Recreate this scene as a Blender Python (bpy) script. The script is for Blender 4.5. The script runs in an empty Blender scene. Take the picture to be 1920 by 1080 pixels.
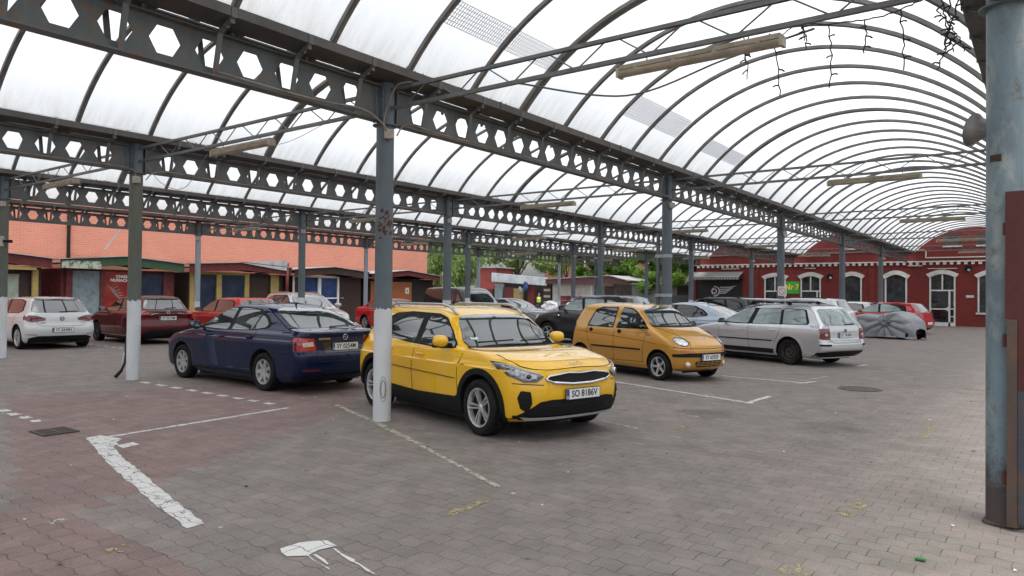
import bpy, bmesh, math, random
from mathutils import Vector, Matrix, noise
random.seed(7)
sc = bpy.context.scene
R = math.radians
# ---------------------------------------------------------------- camera
cd = bpy.data.cameras.new('camera'); cam = bpy.data.objects.new('camera', cd)
sc.collection.objects.link(cam); sc.camera = cam
cd.sensor_width = 36; cd.lens = 25.2; cd.shift_y = -0.0028; cd.clip_start = 0.05; cd.clip_end = 2000
_y, _p, _r = 0.6422, 0.0129, 0.0101
_F = Vector((-math.sin(_y)*math.cos(_p), math.cos(_y)*math.cos(_p), math.sin(_p)))
_R0 = Vector((math.cos(_y), math.sin(_y), 0)); _U0 = _R0.cross(_F)
_Rt = _R0*math.cos(_r)+_U0*math.sin(_r); _Up = _U0*math.cos(_r)-_R0*math.sin(_r)
cam.matrix_world = Matrix(((_Rt.x, _Up.x, -_F.x, 6.848), (_Rt.y, _Up.y, -_F.y, -6.394), (_Rt.z, _Up.z, -_F.z, 1.64), (0, 0, 0, 1)))
# ---------------------------------------------------------------- sky and sun (overcast)
SUN_EL, SUN_AZ = R(72), R(125)
w = bpy.data.worlds.new("World"); sc.world = w; w.use_nodes = True
nt = w.node_tree; nt.nodes.clear()
sky = nt.nodes.new('ShaderNodeTexSky'); sky.sky_type = 'NISHITA'; sky.sun_disc = False
sky.sun_elevation = SUN_EL; sky.sun_rotation = SUN_AZ; sky.dust_density = 4; sky.air_density = 1.0
hs = nt.nodes.new('ShaderNodeHueSaturation'); hs.inputs['Saturation'].default_value = 0.22
bg = nt.nodes.new('ShaderNodeBackground'); bg.inputs['Strength'].default_value = 0.15
wo = nt.nodes.new('ShaderNodeOutputWorld')
nt.links.new(sky.outputs[0], hs.inputs['Color']); nt.links.new(hs.outputs[0], bg.inputs[0]); nt.links.new(bg.outputs[0], wo.inputs[0])
sd = bpy.data.lights.new('sun', 'SUN'); sd.energy = 1.3; sd.angle = R(24); sd.color = (1, .97, .93)
so = bpy.data.objects.new('sun', sd); sc.collection.objects.link(so)
so.rotation_euler = Vector((math.sin(SUN_AZ)*math.cos(SUN_EL), math.cos(SUN_AZ)*math.cos(SUN_EL), math.sin(SUN_EL))).to_track_quat('Z', 'Y').to_euler()
sc.view_settings.view_transform = 'Standard'; sc.view_settings.look = 'None'
sc.view_settings.gamma = 1; sc.view_settings.exposure = EXPO = 0.80
sc.cycles.max_bounces = 8; sc.cycles.diffuse_bounces = 4; sc.cycles.glossy_bounces = 4; sc.cycles.transmission_bounces = 5
sc.cycles.use_denoising = True; sc.cycles.sample_clamp_indirect = 6

# ---------------------------------------------------------------- material helpers
def newmat(n):
    m = bpy.data.materials.new(n); m.use_nodes = True; t = m.node_tree
    b = t.nodes['Principled BSDF']; return m, t, b
def N(t, k, **kw):
    n = t.nodes.new(k)
    for a, v in kw.items():
        if a.startswith('i_'):
            a = a[2:]; n.inputs[int(a) if a.isdigit() else a].default_value = v
        else: setattr(n, a, v)
    return n
def L(t, a, b): t.links.new(a, b)
def math_(t, op, a, b=None, c=None):
    n = t.nodes.new('ShaderNodeMath'); n.operation = op
    for i, v in enumerate((a, b, c)):
        if v is None: continue
        if isinstance(v, (int, float)): n.inputs[i].default_value = v
        else: t.links.new(v, n.inputs[i])
    return n.outputs[0]
def c4(c): return (c[0], c[1], c[2], 1)
def mixc(t, fac, a, b):
    n = t.nodes.new('ShaderNodeMix'); n.data_type = 'RGBA'
    for s, v in ((n.inputs[0], fac), (n.inputs[6], a), (n.inputs[7], b)):
        if isinstance(v, (int, float)): s.default_value = v
        elif isinstance(v, (tuple, list)): s.default_value = c4(v)
        else: t.links.new(v, s)
    return n.outputs[2]
def ramp(t, f, lo, hi):
    n = t.nodes.new('ShaderNodeMapRange'); n.inputs[1].default_value = lo; n.inputs[2].default_value = hi
    t.links.new(f, n.inputs[0]); return n.outputs[0]
def noisef(t, scale, detail=4, rough=.55, coord='Object', stretch=None):
    tc = t.nodes.new('ShaderNodeTexCoord'); n = t.nodes.new('ShaderNodeTexNoise')
    n.inputs['Scale'].default_value = scale; n.inputs['Detail'].default_value = detail; n.inputs['Roughness'].default_value = rough
    src = tc.outputs[coord]
    if stretch:
        mp = t.nodes.new('ShaderNodeMapping'); mp.inputs['Scale'].default_value = stretch; L(t, src, mp.inputs[0]); src = mp.outputs[0]
    L(t, src, n.inputs['Vector']); return n.outputs['Fac']
def worldpos(t):
    g = t.nodes.new('ShaderNodeNewGeometry'); return g.outputs['Position']
MATS = {}
def plain(name, col, rough=.6, metal=0, coat=0, var=0.0, vscale=6, spec=.5, bump=0, bscale=40, col2=None, lo=.45, hi=.65):
    if name in MATS: return MATS[name]
    m, t, b = newmat(name); b.inputs['Base Color'].default_value = c4(col); b.inputs['Roughness'].default_value = rough
    b.inputs['Metallic'].default_value = metal; b.inputs['Coat Weight'].default_value = coat; b.inputs['Coat Roughness'].default_value = .04
    b.inputs['Specular IOR Level'].default_value = spec
    if col2 is None and var: col2 = tuple(max(0, c*(1-var)) for c in col)
    if col2 is not None:
        f = noisef(t, vscale, 6, .62); L(t, mixc(t, ramp(t, f, lo, hi), col, col2), b.inputs['Base Color'])
    if bump:
        f = noisef(t, bscale, 4); bn = t.nodes.new('ShaderNodeBump'); bn.inputs['Strength'].default_value = bump; bn.inputs['Distance'].default_value = .01
        L(t, f, bn.inputs['Height']); L(t, bn.outputs[0], b.inputs['Normal'])
    MATS[name] = m; return m
def carpaint(name, col, flake=0.25, rough=.35, spec=.15, dirtk=.05):
    if name in MATS: return MATS[name]
    m, t, b = newmat(name)
    b.inputs['Roughness'].default_value = rough; b.inputs['Metallic'].default_value = flake
    b.inputs['Coat Weight'].default_value = 1; b.inputs['Coat Roughness'].default_value = .03; b.inputs['Coat IOR'].default_value = 1.6 if max(col) > .1 else 1.45
    f = noisef(t, 3.5, 5, .6); dirt = ramp(t, f, .5, .85)
    b.inputs['Specular IOR Level'].default_value = spec
    L(t, mixc(t, math_(t, 'MULTIPLY', dirt, dirtk if max(col) > .1 else .008), col, (.22, .2, .17)), b.inputs['Base Color'])
    L(t, math_(t, 'MULTIPLY_ADD', noisef(t, 9, 4), .05, -.008), b.inputs['Coat Roughness'])
    MATS[name] = m; return m

# ---------------------------------------------------------------- mesh helpers
def obj(name, bm, mat, parent=None, smooth=False, angle=None, loc=None):
    if isinstance(bm, bmesh.types.BMesh):
        me = bpy.data.meshes.new(name); bmesh.ops.recalc_face_normals(bm, faces=bm.faces) if not getattr(bm, 'tag_keep', 0) else None
        bm.to_mesh(me); bm.free()
    else: me = bm
    if mat is not None:
        for x in (mat if isinstance(mat, (list, tuple)) else [mat]): me.materials.append(x)
    if smooth:
        me.polygons.foreach_set('use_smooth', [True]*len(me.polygons))
        if angle: me.set_sharp_from_angle(angle=R(angle))
    o = bpy.data.objects.new(name, me); sc.collection.objects.link(o)
    if parent is not None: o.parent = parent
    if loc is not None: o.location = loc
    return o
def inst(name, me, parent=None, loc=(0, 0, 0), rz=0, mat4=None):
    o = bpy.data.objects.new(name, me); sc.collection.objects.link(o)
    if parent is not None: o.parent = parent
    if mat4 is not None: o.matrix_local = mat4
    else: o.location = loc; o.rotation_euler = (0, 0, rz)
    return o
def thing(name, label, cat, loc=(0, 0, 0), rz=0, group=None):
    o = bpy.data.objects.new(name, None); sc.collection.objects.link(o); o.empty_display_size = .2
    o.location = loc; o.rotation_euler = (0, 0, rz); tag(o, label, cat, group); return o
def tag(o, label, cat, group=None):
    o['label'] = label; o['category'] = cat
    if group: o['group'] = group
    return o
def struct(o, kind='structure'): o['kind'] = kind; return o
def dup(root, label=None, loc=None, rz=None):
    def cp(o, par):
        c = o.copy(); sc.collection.objects.link(c)
        if par is not None: c.parent = par
        for ch in o.children: cp(ch, c)
        return c
    r = cp(root, None)
    if label: r['label'] = label
    if loc is not None: r.location = loc
    if rz is not None: r.rotation_euler = (0, 0, rz)
    return r
def BM(): return bmesh.new()
def box(bm, x0, x1, y0, y1, z0, z1, bev=0):
    r = bmesh.ops.create_cube(bm, size=1)
    for v in r['verts']:
        v.co = Vector((x0+(v.co.x+.5)*(x1-x0), y0+(v.co.y+.5)*(y1-y0), z0+(v.co.z+.5)*(z1-z0)))
    if bev:
        es = list({e for v in r['verts'] for e in v.link_edges}); bmesh.ops.bevel(bm, geom=es, offset=bev, segments=2, affect='EDGES')
    return bm
def obox(bm, c, ax, sx, sy, sz):
    """box centred at c; ax = (X,Y,Z) unit axes"""
    X, Y, Z = [Vector(a) for a in ax]; c = Vector(c); vs = []
    for a in (-1, 1):
        for b_ in (-1, 1):
            for d in (-1, 1): vs.append(bm.verts.new(c+X*a*sx/2+Y*b_*sy/2+Z*d*sz/2))
    for q in ((0, 1, 3, 2), (4, 6, 7, 5), (0, 4, 5, 1), (2, 3, 7, 6), (0, 2, 6, 4), (1, 5, 7, 3)): bm.faces.new([vs[i] for i in q])
def bar(bm, a, b, w_, h_, up=(0, 0, 1)):
    a = Vector(a); b = Vector(b); Z = (b-a).normalized(); X = Z.cross(Vector(up))
    if X.length < 1e-3: X = Z.cross(Vector((1, 0, 0)))
    X.normalize(); Y = Z.cross(X); obox(bm, (a+b)/2, (X, Y, Z), w_, h_, (b-a).length)
def tube(bm, pts, r, seg=6, cap=True, radii=None):
    pts = [Vector(p) for p in pts]; rings = []; up = Vector((0, 0, 1)); X = None
    for i, p in enumerate(pts):
        d = (pts[min(i+1, len(pts)-1)]-pts[max(i-1, 0)])
        if d.length < 1e-9: d = Vector((0, 0, 1))
        d.normalize()
        if X is None:
            X = d.cross(up if abs(d.z) < .95 else Vector((1, 0, 0))).normalized()
        else:
            X = (X-d*X.dot(d))
            if X.length < 1e-5: X = d.cross(Vector((1, 0, 0)))
            X.normalize()
        Y = d.cross(X); rr = radii[i] if radii else r
        rings.append([bm.verts.new(p+(X*math.cos(2*math.pi*k/seg)+Y*math.sin(2*math.pi*k/seg))*rr) for k in range(seg)])
    for a, b in zip(rings, rings[1:]):
        for k in range(seg): bm.faces.new((a[k], a[(k+1) % seg], b[(k+1) % seg], b[k]))
    if cap and seg > 2: bm.faces.new(rings[0][::-1]); bm.faces.new(rings[-1])
def lathe(bm, prof, seg=24, M=None, close=False):
    """prof [(r,z)], around z; M optional matrix"""
    M = M or Matrix.Identity(4); rings = []
    for r, z in prof:
        if r < 1e-6: rings.append([bm.verts.new(M @ Vector((0, 0, z)))])
        else: rings.append([bm.verts.new(M @ Vector((r*math.cos(2*math.pi*k/seg), r*math.sin(2*math.pi*k/seg), z))) for k in range(seg)])
    for a, b in zip(rings, rings[1:]):
        for k in range(seg):
            k2 = (k+1) % seg
            if len(a) == 1 and len(b) == 1: continue
            if len(a) == 1: bm.faces.new((a[0], b[k2], b[k]))
            elif len(b) == 1: bm.faces.new((a[k], a[k2], b[0]))
            else: bm.faces.new((a[k], a[k2], b[k2], b[k]))
def prism(bm, poly, f0, f1):
    """poly 2D list, f0/f1 map (a,b)->3D for the two faces"""
    A = [bm.verts.new(f0(*p)) for p in poly]; B = [bm.verts.new(f1(*p)) for p in poly]
    bm.faces.new(A[::-1]); bm.faces.new(B); n = len(poly)
    for i in range(n): bm.faces.new((A[i], A[(i+1) % n], B[(i+1) % n], B[i]))
def textmesh(s, size, sx=1.0, ext=.0005, bold=.0, align='CENTER'):
    cu = bpy.data.curves.new('txt', 'FONT'); cu.body = s; cu.size = size; cu.align_x = align; cu.align_y = 'CENTER'; cu.extrude = ext; cu.offset = bold; cu.resolution_u = 3
    o = bpy.data.objects.new('txt', cu); sc.collection.objects.link(o)
    dg = bpy.context.evaluated_depsgraph_get(); me = bpy.data.meshes.new_from_object(o.evaluated_get(dg))
    bpy.data.objects.remove(o); bpy.data.curves.remove(cu)
    me.transform(Matrix.Diagonal((sx, 1, 1, 1))); return me
# ================================================================ materials of the canopy and ground
def mk_metal(name, base, dark, rust=(.13, .06, .03), rlo=.56, rhi=.7, rough=.6, sc_=3.0, streak=(1, 1, .35), light=None, foot=0):
    m, t, b = newmat(name)
    f1 = noisef(t, sc_, 7, .65, stretch=streak); f2 = noisef(t, sc_*2.3, 8, .7); f3 = noisef(t, sc_*9, 4, .6)
    c = mixc(t, ramp(t, f1, .35, .65), base, dark)
    if light: c = mixc(t, ramp(t, noisef(t, sc_*1.4, 6, .6, stretch=(1, 1, .5)), .5, .66), c, light)
    c = mixc(t, math_(t, 'MULTIPLY', ramp(t, f2, rlo, rhi), .85), c, rust)
    c = mixc(t, math_(t, 'MULTIPLY', ramp(t, f3, .62, .75), .5), c, tuple(x*.4 for x in dark))
    if foot:   # rust that creeps up from the wet foot of the post
        sp = N(t, 'ShaderNodeSeparateXYZ'); L(t, worldpos(t), sp.inputs[0]); h = math_(t, 'ADD', sp.outputs[2], math_(t, 'MULTIPLY', f2, -1.1)); c = mixc(t, math_(t, 'MULTIPLY', ramp(t, h, foot-.55, foot-.85), .9), c, (.055, .035, .03))
    L(t, c, b.inputs['Base Color']); b.inputs['Roughness'].default_value = rough
    bn = N(t, 'ShaderNodeBump', i_Strength=.25, i_Distance=.01); L(t, f3, bn.inputs['Height']); L(t, bn.outputs[0], b.inputs['Normal'])
    return m
M_steel = mk_metal('painted_steel', (.115, .145, .165), (.075, .095, .108), rlo=.58)
M_beam = mk_metal('beam_steel', (.105, .125, .128), (.065, .075, .075), rust=(.16, .085, .045), rlo=.50, rhi=.64)
M_gut = mk_metal('gutter_metal', (.085, .078, .074), (.052, .048, .045), rlo=.56)
M_rib = mk_metal('rib_metal', (.165, .158, .148), (.105, .10, .092), rlo=.64, rhi=.8)
M_truss = mk_metal('truss_steel', (.13, .138, .14), (.08, .085, .085), rlo=.54)
M_colblue = mk_metal('weathered_blue_paint', (.165, .235, .27), (.105, .145, .165), rust=(.11, .085, .04), rlo=.56, rhi=.70, light=(.27, .31, .30), sc_=3.5, foot=.55)
M_colpale = mk_metal('pale_blue_paint', (.33, .39, .43), (.22, .27, .30), rlo=.62)
M_colgreen = mk_metal('weathered_green_grey_paint', (.10, .125, .115), (.075, .08, .06), rust=(.14, .085, .04), rlo=.5, rhi=.66)
M_white = mk_metal('old_white_paint', (.62, .64, .66), (.52, .54, .56), rust=(.25, .23, .2), rlo=.68, rhi=.76, sc_=4)
M_red_rust = mk_metal('red_gate_paint', (.085, .012, .011), (.055, .011, .010), rust=(.06, .03, .02), rlo=.6)
M_boxpl = plain('pale_plastic_box', (.42, .38, .34), .6, var=.25)
M_black = plain('black_rubber', (.012, .012, .013), .6)
M_cable = plain('grey_cable', (.25, .22, .19), .6, var=.5, vscale=3)
M_fix = plain('dusty_light_housing', (.27, .225, .165), .5, var=.35, vscale=9)
M_tube = plain('frosted_light_cover', (.33, .29, .22), .35, var=.3, vscale=5)
def mk_poly():
    m, t, b = newmat('translucent_roof_sheet')
    out = t.nodes['Material Output']; t.nodes.remove(b)
    tr = N(t, 'ShaderNodeBsdfTranslucent'); df = N(t, 'ShaderNodeBsdfDiffuse'); tp = N(t, 'ShaderNodeBsdfTransparent')
    f = noisef(t, .55, 6, .6, stretch=(1, 1, 1)); f2 = noisef(t, 3, 7, .7, stretch=(.5, 2.5, .5)); f3 = noisef(t, .23, 3, .5)
    g = N(t, 'ShaderNodeNewGeometry'); sp = N(t, 'ShaderNodeSeparateXYZ'); L(t, g.outputs['Position'], sp.inputs[0])
    low = ramp(t, sp.outputs[2], 4.95, 4.45)
    dirt = math_(t, 'MULTIPLY', low, ramp(t, f2, .35, .75))
    c = mixc(t, ramp(t, f, .35, .75), (.83, .862, .89), (.74, .78, .81)); c = mixc(t, math_(t, 'MULTIPLY', ramp(t, f3, .5, .7), .55), c, (.77, .81, .82))
    c = mixc(t, math_(t, 'MULTIPLY', dirt, .6), c, (.40, .37, .29))
    fl = math_(t, 'SINE', math_(t, 'MULTIPLY', sp.outputs[1], 2*math.pi/.035)); fl = math_(t, 'MULTIPLY_ADD', fl, .035, .965)
    vm = N(t, 'ShaderNodeVectorMath'); vm.operation = 'SCALE'; L(t, c, vm.inputs[0]); L(t, fl, vm.inputs[3])
    L(t, vm.outputs[0], tr.inputs[0]); L(t, c, df.inputs[0])
    m1 = N(t, 'ShaderNodeMixShader'); m1.inputs[0].default_value = .22; L(t, tr.outputs[0], m1.inputs[1]); L(t, df.outputs[0], m1.inputs[2])
    m2 = N(t, 'ShaderNodeMixShader'); m2.inputs[0].default_value = .06; L(t, m1.outputs[0], m2.inputs[1]); L(t, tp.outputs[0], m2.inputs[2])
    L(t, m2.outputs[0], out.inputs[0]); return m
M_poly = mk_poly()

# ---- interlocking pavers
def paver_joints(t):
    P = worldpos(t); sp = N(t, 'ShaderNodeSeparateXYZ'); L(t, P, sp.inputs[0]); X, Y = sp.outputs[0], sp.outputs[1]
    BW, BH = .188, .152
    # slow unevenness of the laid rows
    wn = N(t, 'ShaderNodeTexNoise', i_Scale=.35, i_Detail=2.0); L(t, P, wn.inputs['Vector']); wob = math_(t, 'MULTIPLY_ADD', wn.outputs['Fac'], .10, -.05)
    Yw = math_(t, 'ADD', Y, wob)
    rowf = math_(t, 'DIVIDE', Yw, BH)
    # zigzag edges : rows shift with a smooth triangle wave in x
    tri = math_(t, 'PINGPONG', X, BW/2); zz = math_(t, 'MULTIPLY_ADD', ramp(t, tri, BW*.13, BW*.37), .018, -.009)
    rowz = math_(t, 'DIVIDE', math_(t, 'ADD', Yw, zz), BH)
    row = math_(t, 'FLOOR', rowz); fy = math_(t, 'FRACT', rowz)
    off = math_(t, 'MULTIPLY', math_(t, 'MODULO', math_(t, 'ADD', row, 4000), 2), .5)
    zy = math_(t, 'MULTIPLY_ADD', math_(t, 'PINGPONG', fy, .5), .06, 0)
    colf = math_(t, 'ADD', math_(t, 'ADD', math_(t, 'DIVIDE', X, BW), off), zy); col = math_(t, 'FLOOR', colf); fx = math_(t, 'FRACT', colf)
    dy = math_(t, 'MULTIPLY', math_(t, 'PINGPONG', math_(t, 'ADD', fy, 0), .5), BH); ex = math_(t, 'MULTIPLY', math_(t, 'PINGPONG', fx, .5), BW)
    edge = math_(t, 'MINIMUM', dy, ex)
    nz = N(t, 'ShaderNodeTexNoise', i_Scale=7.0, i_Detail=5.0, i_Roughness=.65); L(t, P, nz.inputs['Vector'])
    jw = math_(t, 'MULTIPLY_ADD', nz.outputs['Fac'], .011, -.0025)       # joint half width varies
    wn1 = N(t, 'ShaderNodeTexWhiteNoise'); wn1.noise_dimensions = '2D'; cb = N(t, 'ShaderNodeCombineXYZ'); L(t, col, cb.inputs[0]); L(t, row, cb.inputs[1]); L(t, cb.outputs[0], wn1.inputs['Vector'])
    joint = math_(t, 'SUBTRACT', 1, N_sm(t, edge, math_(t, 'MULTIPLY', jw, .55), math_(t, 'ADD', jw, .0012)))
    return P, joint, wn1, col, row, BW, BH
def mk_pavers():
    m, t, b = newmat('interlocking_concrete_pavers')
    P, joint, wn1, col, row, BW, BH = paver_joints(t)
    # red clay-coloured fields (stepped along the pavers)
    cx = math_(t, 'MULTIPLY', col, BW); cy = math_(t, 'MULTIPLY', row, BH)
    def half(ax, ay, bx, by):   # >0 left of a->b
        dx, dy_ = bx-ax, by-ay; n = math.hypot(dx, dy_)
        a = math_(t, 'MULTIPLY', math_(t, 'SUBTRACT', cy, ay), dx/n); c = math_(t, 'MULTIPLY', math_(t, 'SUBTRACT', cx, ax), dy_/n)
        return math_(t, 'GREATER_THAN', math_(t, 'SUBTRACT', a, c), 0)
    def poly(pts):              # convex, counter-clockwise
        r = None
        for i in range(len(pts)):
            h = half(*pts[i], *pts[(i+1) % len(pts)]); r = h if r is None else math_(t, 'MULTIPLY', r, h)
        return r
    red = None
    for pg in REDS:
        q = poly(pg); red = q if red is None else math_(t, 'MAXIMUM', red, q)
    f1 = N(t, 'ShaderNodeTexNoise', i_Scale=.45, i_Detail=5.0, i_Roughness=.6); L(t, P, f1.inputs['Vector'])
    f2 = N(t, 'ShaderNodeTexNoise', i_Scale=2.6, i_Detail=6.0, i_Roughness=.7); L(t, P, f2.inputs['Vector'])
    f3 = N(t, 'ShaderNodeTexNoise', i_Scale=90.0, i_Detail=3.0); L(t, P, f3.inputs['Vector'])
    grey = mixc(t, ramp(t, f1.outputs['Fac'], .35, .65), GREY1, GREY2)
    redc = mixc(t, ramp(t, f1.outputs['Fac'], .35, .65), (.21, .136, .124), (.185, .125, .116))
    c = mixc(t, math_(t, 'MULTIPLY', red, .78), grey, redc)
    # odd reddish tint in some grey stones to the right
    tint = math_(t, 'MULTIPLY', math_(t, 'GREATER_THAN', wn1.outputs['Value'], .72), .22); c = mixc(t, tint, c, (.205, .15, .138))
    # per stone value
    vv = math_(t, 'MULTIPLY_ADD', wn1.outputs['Value'], .15, .92)
    fine = math_(t, 'MULTIPLY_ADD', f3.outputs['Fac'], 1.1, .45); v2 = math_(t, 'MULTIPLY_ADD', ramp(t, f2.outputs['Fac'], .3, .7), .40, .78)
    k = math_(t, 'MULTIPLY', math_(t, 'MULTIPLY', vv, fine), v2)
    vm = N(t, 'ShaderNodeVectorMath'); vm.operation = 'SCALE'; L(t, c, vm.inputs[0]); L(t, k, vm.inputs[3]); c = vm.outputs[0]
    # oil stains with soft rims
    for sx, sy, r0, st in STAINS:
        d = N(t, 'ShaderNodeVectorMath'); d.operation = 'DISTANCE'; L(t, P, d.inputs[0]); d.inputs[1].default_value = (sx, sy, 0)
        q = math_(t, 'ADD', d.outputs['Value'], math_(t, 'MULTIPLY_ADD', f2.outputs['Fac'], r0*1.5, -r0*.75))
        c = mixc(t, math_(t, 'MULTIPLY', ramp(t, q, r0, r0*.3), st), c, (.03, .028, .027))
    # white droppings and gum
    vo = N(t, 'ShaderNodeTexVoronoi', i_Scale=1.3); L(t, P, vo.inputs['Vector']); gum = math_(t, 'LESS_THAN', vo.outputs['Distance'], .028)
    c = mixc(t, math_(t, 'MULTIPLY', gum, .7), c, (.5, .49, .46))
    vo2 = N(t, 'ShaderNodeTexVoronoi', i_Scale=2.1); L(t, P, vo2.inputs['Vector']); g2 = math_(t, 'LESS_THAN', vo2.outputs['Distance'], .05)
    c = mixc(t, math_(t, 'MULTIPLY', g2, .45), c, (.035, .033, .03))
    jc = mixc(t, ramp(t, f2.outputs['Fac'], .42, .62), (.030, .027, .025), (.085, .080, .070))
    jn = N(t, 'ShaderNodeTexNoise', i_Scale=1.9, i_Detail=6.0, i_Roughness=.7); L(t, P, jn.inputs['Vector']); c = mixc(t, math_(t, 'MULTIPLY', joint, math_(t, 'MULTIPLY_ADD', ramp(t, jn.outputs['Fac'], .42, .62), .62, .30)), c, jc)
    L(t, c, b.inputs['Base Color']); b.inputs['Roughness'].default_value = .78; b.inputs['Specular IOR Level'].default_value = .35
    h = math_(t, 'ADD', math_(t, 'MULTIPLY', joint, -1.0), math_(t, 'ADD', math_(t, 'MULTIPLY', wn1.outputs['Value'], .35), math_(t, 'MULTIPLY', f3.outputs['Fac'], .25)))
    bn = N(t, 'ShaderNodeBump', i_Strength=.55, i_Distance=.006); L(t, h, bn.inputs['Height']); L(t, bn.outputs[0], b.inputs['Normal'])
    return m
def N_sm(t, v, lo, hi):
    n = t.nodes.new('ShaderNodeMapRange'); n.interpolation_type = 'SMOOTHSTEP'
    for s, x in ((0, v), (1, lo), (2, hi)):
        if isinstance(x, (int, float)): n.inputs[s].default_value = x
        else: t.links.new(x, n.inputs[s])
    return n.outputs[0]
GREY1, GREY2 = (.215, .184, .168), (.184, .166, .146)
REDS = [[(1.02, -4.51), (1.10, -4.14), (-1.02, 0.19), (-4.75, 0.64), (-5.89, -2.31)], [(0.49, -4.54), (2.35, -5.57), (4.29, -5.40), (2.97, -4.16), (1.10, -4.14)], [(-3.92, 0.19), (-0.95, 0.13), (-1.59, 0.88), (-3.18, 2.75), (-5.81, 1.56)]]
STAINS = [(3.04, 3.34, 0.55, 0.40), (2.03, 4.14, 0.40, 0.20), (1.78, 0.96, 0.90, 0.45), (-2.76, 1.20, 0.80, 0.45), (4.65, 3.36, 0.50, 0.30), (1.27, 7.04, 0.80, 0.40)]

bm = BM(); bmesh.ops.create_grid(bm, x_segments=8, y_segments=8, size=400); g = obj('ground', bm, mk_pavers()); struct(g)

# ================================================================ canopy
RX = [6.6, 0, -6.6, -13.1, -19.55]; PY = 8.55
ZC, ZB0, ZB1, ZG = 3.80, 3.84, 4.27, 4.46
NB = 5          # bays seen, y=0..42.75 ; one bay towards the camera
RN = ['the row nearest the camera, beside the big blue pillar', 'the row with the yellow car', 'the row beside the navy saloon', 'the row beside the white hatchback', 'the far row in front of the pink brick wall']
RS = ['the blue pillar row', 'the row with the yellow car', 'the row beside the navy saloon', 'the row beside the white hatchback', 'the far row before the pink wall']
ORD = ['frontmost', 'second', 'third', 'fourth', 'fifth', 'last']
def hexweb(y0, y1, lod=0):
    """castellated web between two columns: plate with hexagonal openings; returns bm and hole centres"""
    bm = BM(); Lh = y1-y0; n = 17; pitch = .462; s0 = (y0+y1)/2-(n-1)/2*pitch
    T = .009; cz = (ZB0+ZB1)/2+.005; hh = .135; hw1, hw2 = .078, .155
    # half strips: ring quads around each hexagon cell
    for sx in (-T/2, T/2):
        def V(y, z): return bm.verts.new((sx, y, z))
        def quad(pts): bm.faces.new([V(*p) for p in pts])
        quad([(y0, ZB0), (s0-pitch/2, ZB0), (s0-pitch/2, ZB1), (y0, ZB1)])
        e = s0+(n-1)*pitch+pitch/2; quad([(e, ZB0), (y1, ZB0), (y1, ZB1), (e, ZB1)])
        for i in range(n):
            c = s0+i*pitch; a, b_ = c-pitch/2, c+pitch/2
            quad([(a, ZB0), (b_, ZB0), (c+hw1, cz-hh), (c-hw1, cz-hh)]); quad([(c-hw1, cz+hh), (c+hw1, cz+hh), (b_, ZB1), (a, ZB1)])
            bm.faces.new([V(a, ZB0), V(c-hw1, cz-hh), V(c-hw2, cz), V(c-hw1, cz+hh), V(a, ZB1)])
            bm.faces.new([V(b_, ZB0), V(b_, ZB1), V(c+hw1, cz+hh), V(c+hw2, cz), V(c+hw1, cz-hh)])
    for i in range(n):
        c = s0+i*pitch; P_ = [(c-hw1, cz-hh), (c+hw1, cz-hh), (c+hw2, cz), (c+hw1, cz+hh), (c-hw1, cz+hh), (c-hw2, cz)]
        for k in range(6):
            p, q = P_[k], P_[(k+1) % 6]; bm.faces.new([bm.verts.new((-T/2, *p)), bm.verts.new((T/2, *p)), bm.verts.new((T/2, *q)), bm.verts.new((-T/2, *q))])
    bmesh.ops.remove_doubles(bm, verts=bm.verts, dist=1e-5)
    return bm, [s0+i*pitch for i in range(0, n, 2)]
wb, HC = hexweb(0, PY); web_me = bpy.data.meshes.new('web'); wb.to_mesh(web_me); wb.free(); web_me.materials.append(M_beam)
def mesh_of(f, mat, smooth=False):
    bm = BM(); f(bm); bmesh.ops.recalc_face_normals(bm, faces=bm.faces); me = bpy.data.meshes.new('m'); bm.to_mesh(me); bm.free()
    for x in (mat if isinstance(mat, (list, tuple)) else [mat]): me.materials.append(x)
    if smooth: me.polygons.foreach_set('use_smooth', [True]*len(me.polygons)); me.set_sharp_from_angle(angle=R(40))
    return me
def flange(z0, z1, hw):
    def f(bm): box(bm, -hw, hw, 0.12, PY-.12, z0, z1); 
    return f
bf_me = mesh_of(flange(ZB0-.014, ZB0+.002, .075), M_beam); tf_me = mesh_of(flange(ZB1-.002, ZB1+.012, .075), M_beam)
def brk(bm):     # bracket: flat bar rising from the bottom flange outwards to the gutter lip, with a short tie
    bar(bm, (.07, 0, ZB0+.0), (.16, 0, ZB1-.02), .010, .058, (0, 1, 0)); bar(bm, (.155, 0, ZB1-.03), (.40, 0, ZB1+.10), .010, .058, (0, 1, 0)); bar(bm, (.405, 0, ZB1+.08), (.405, 0, ZG-.01), .010, .058, (0, 1, 0))
    bar(bm, (.372, 0, ZB1+.03), (.372, 0, ZG-.03), .012, .05, (0, 1, 0)); bar(bm, (.06, 0, ZB1+.01), (.30, 0, ZB1+.012), .03, .02)
brk_me = mesh_of(brk, M_beam)
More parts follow.
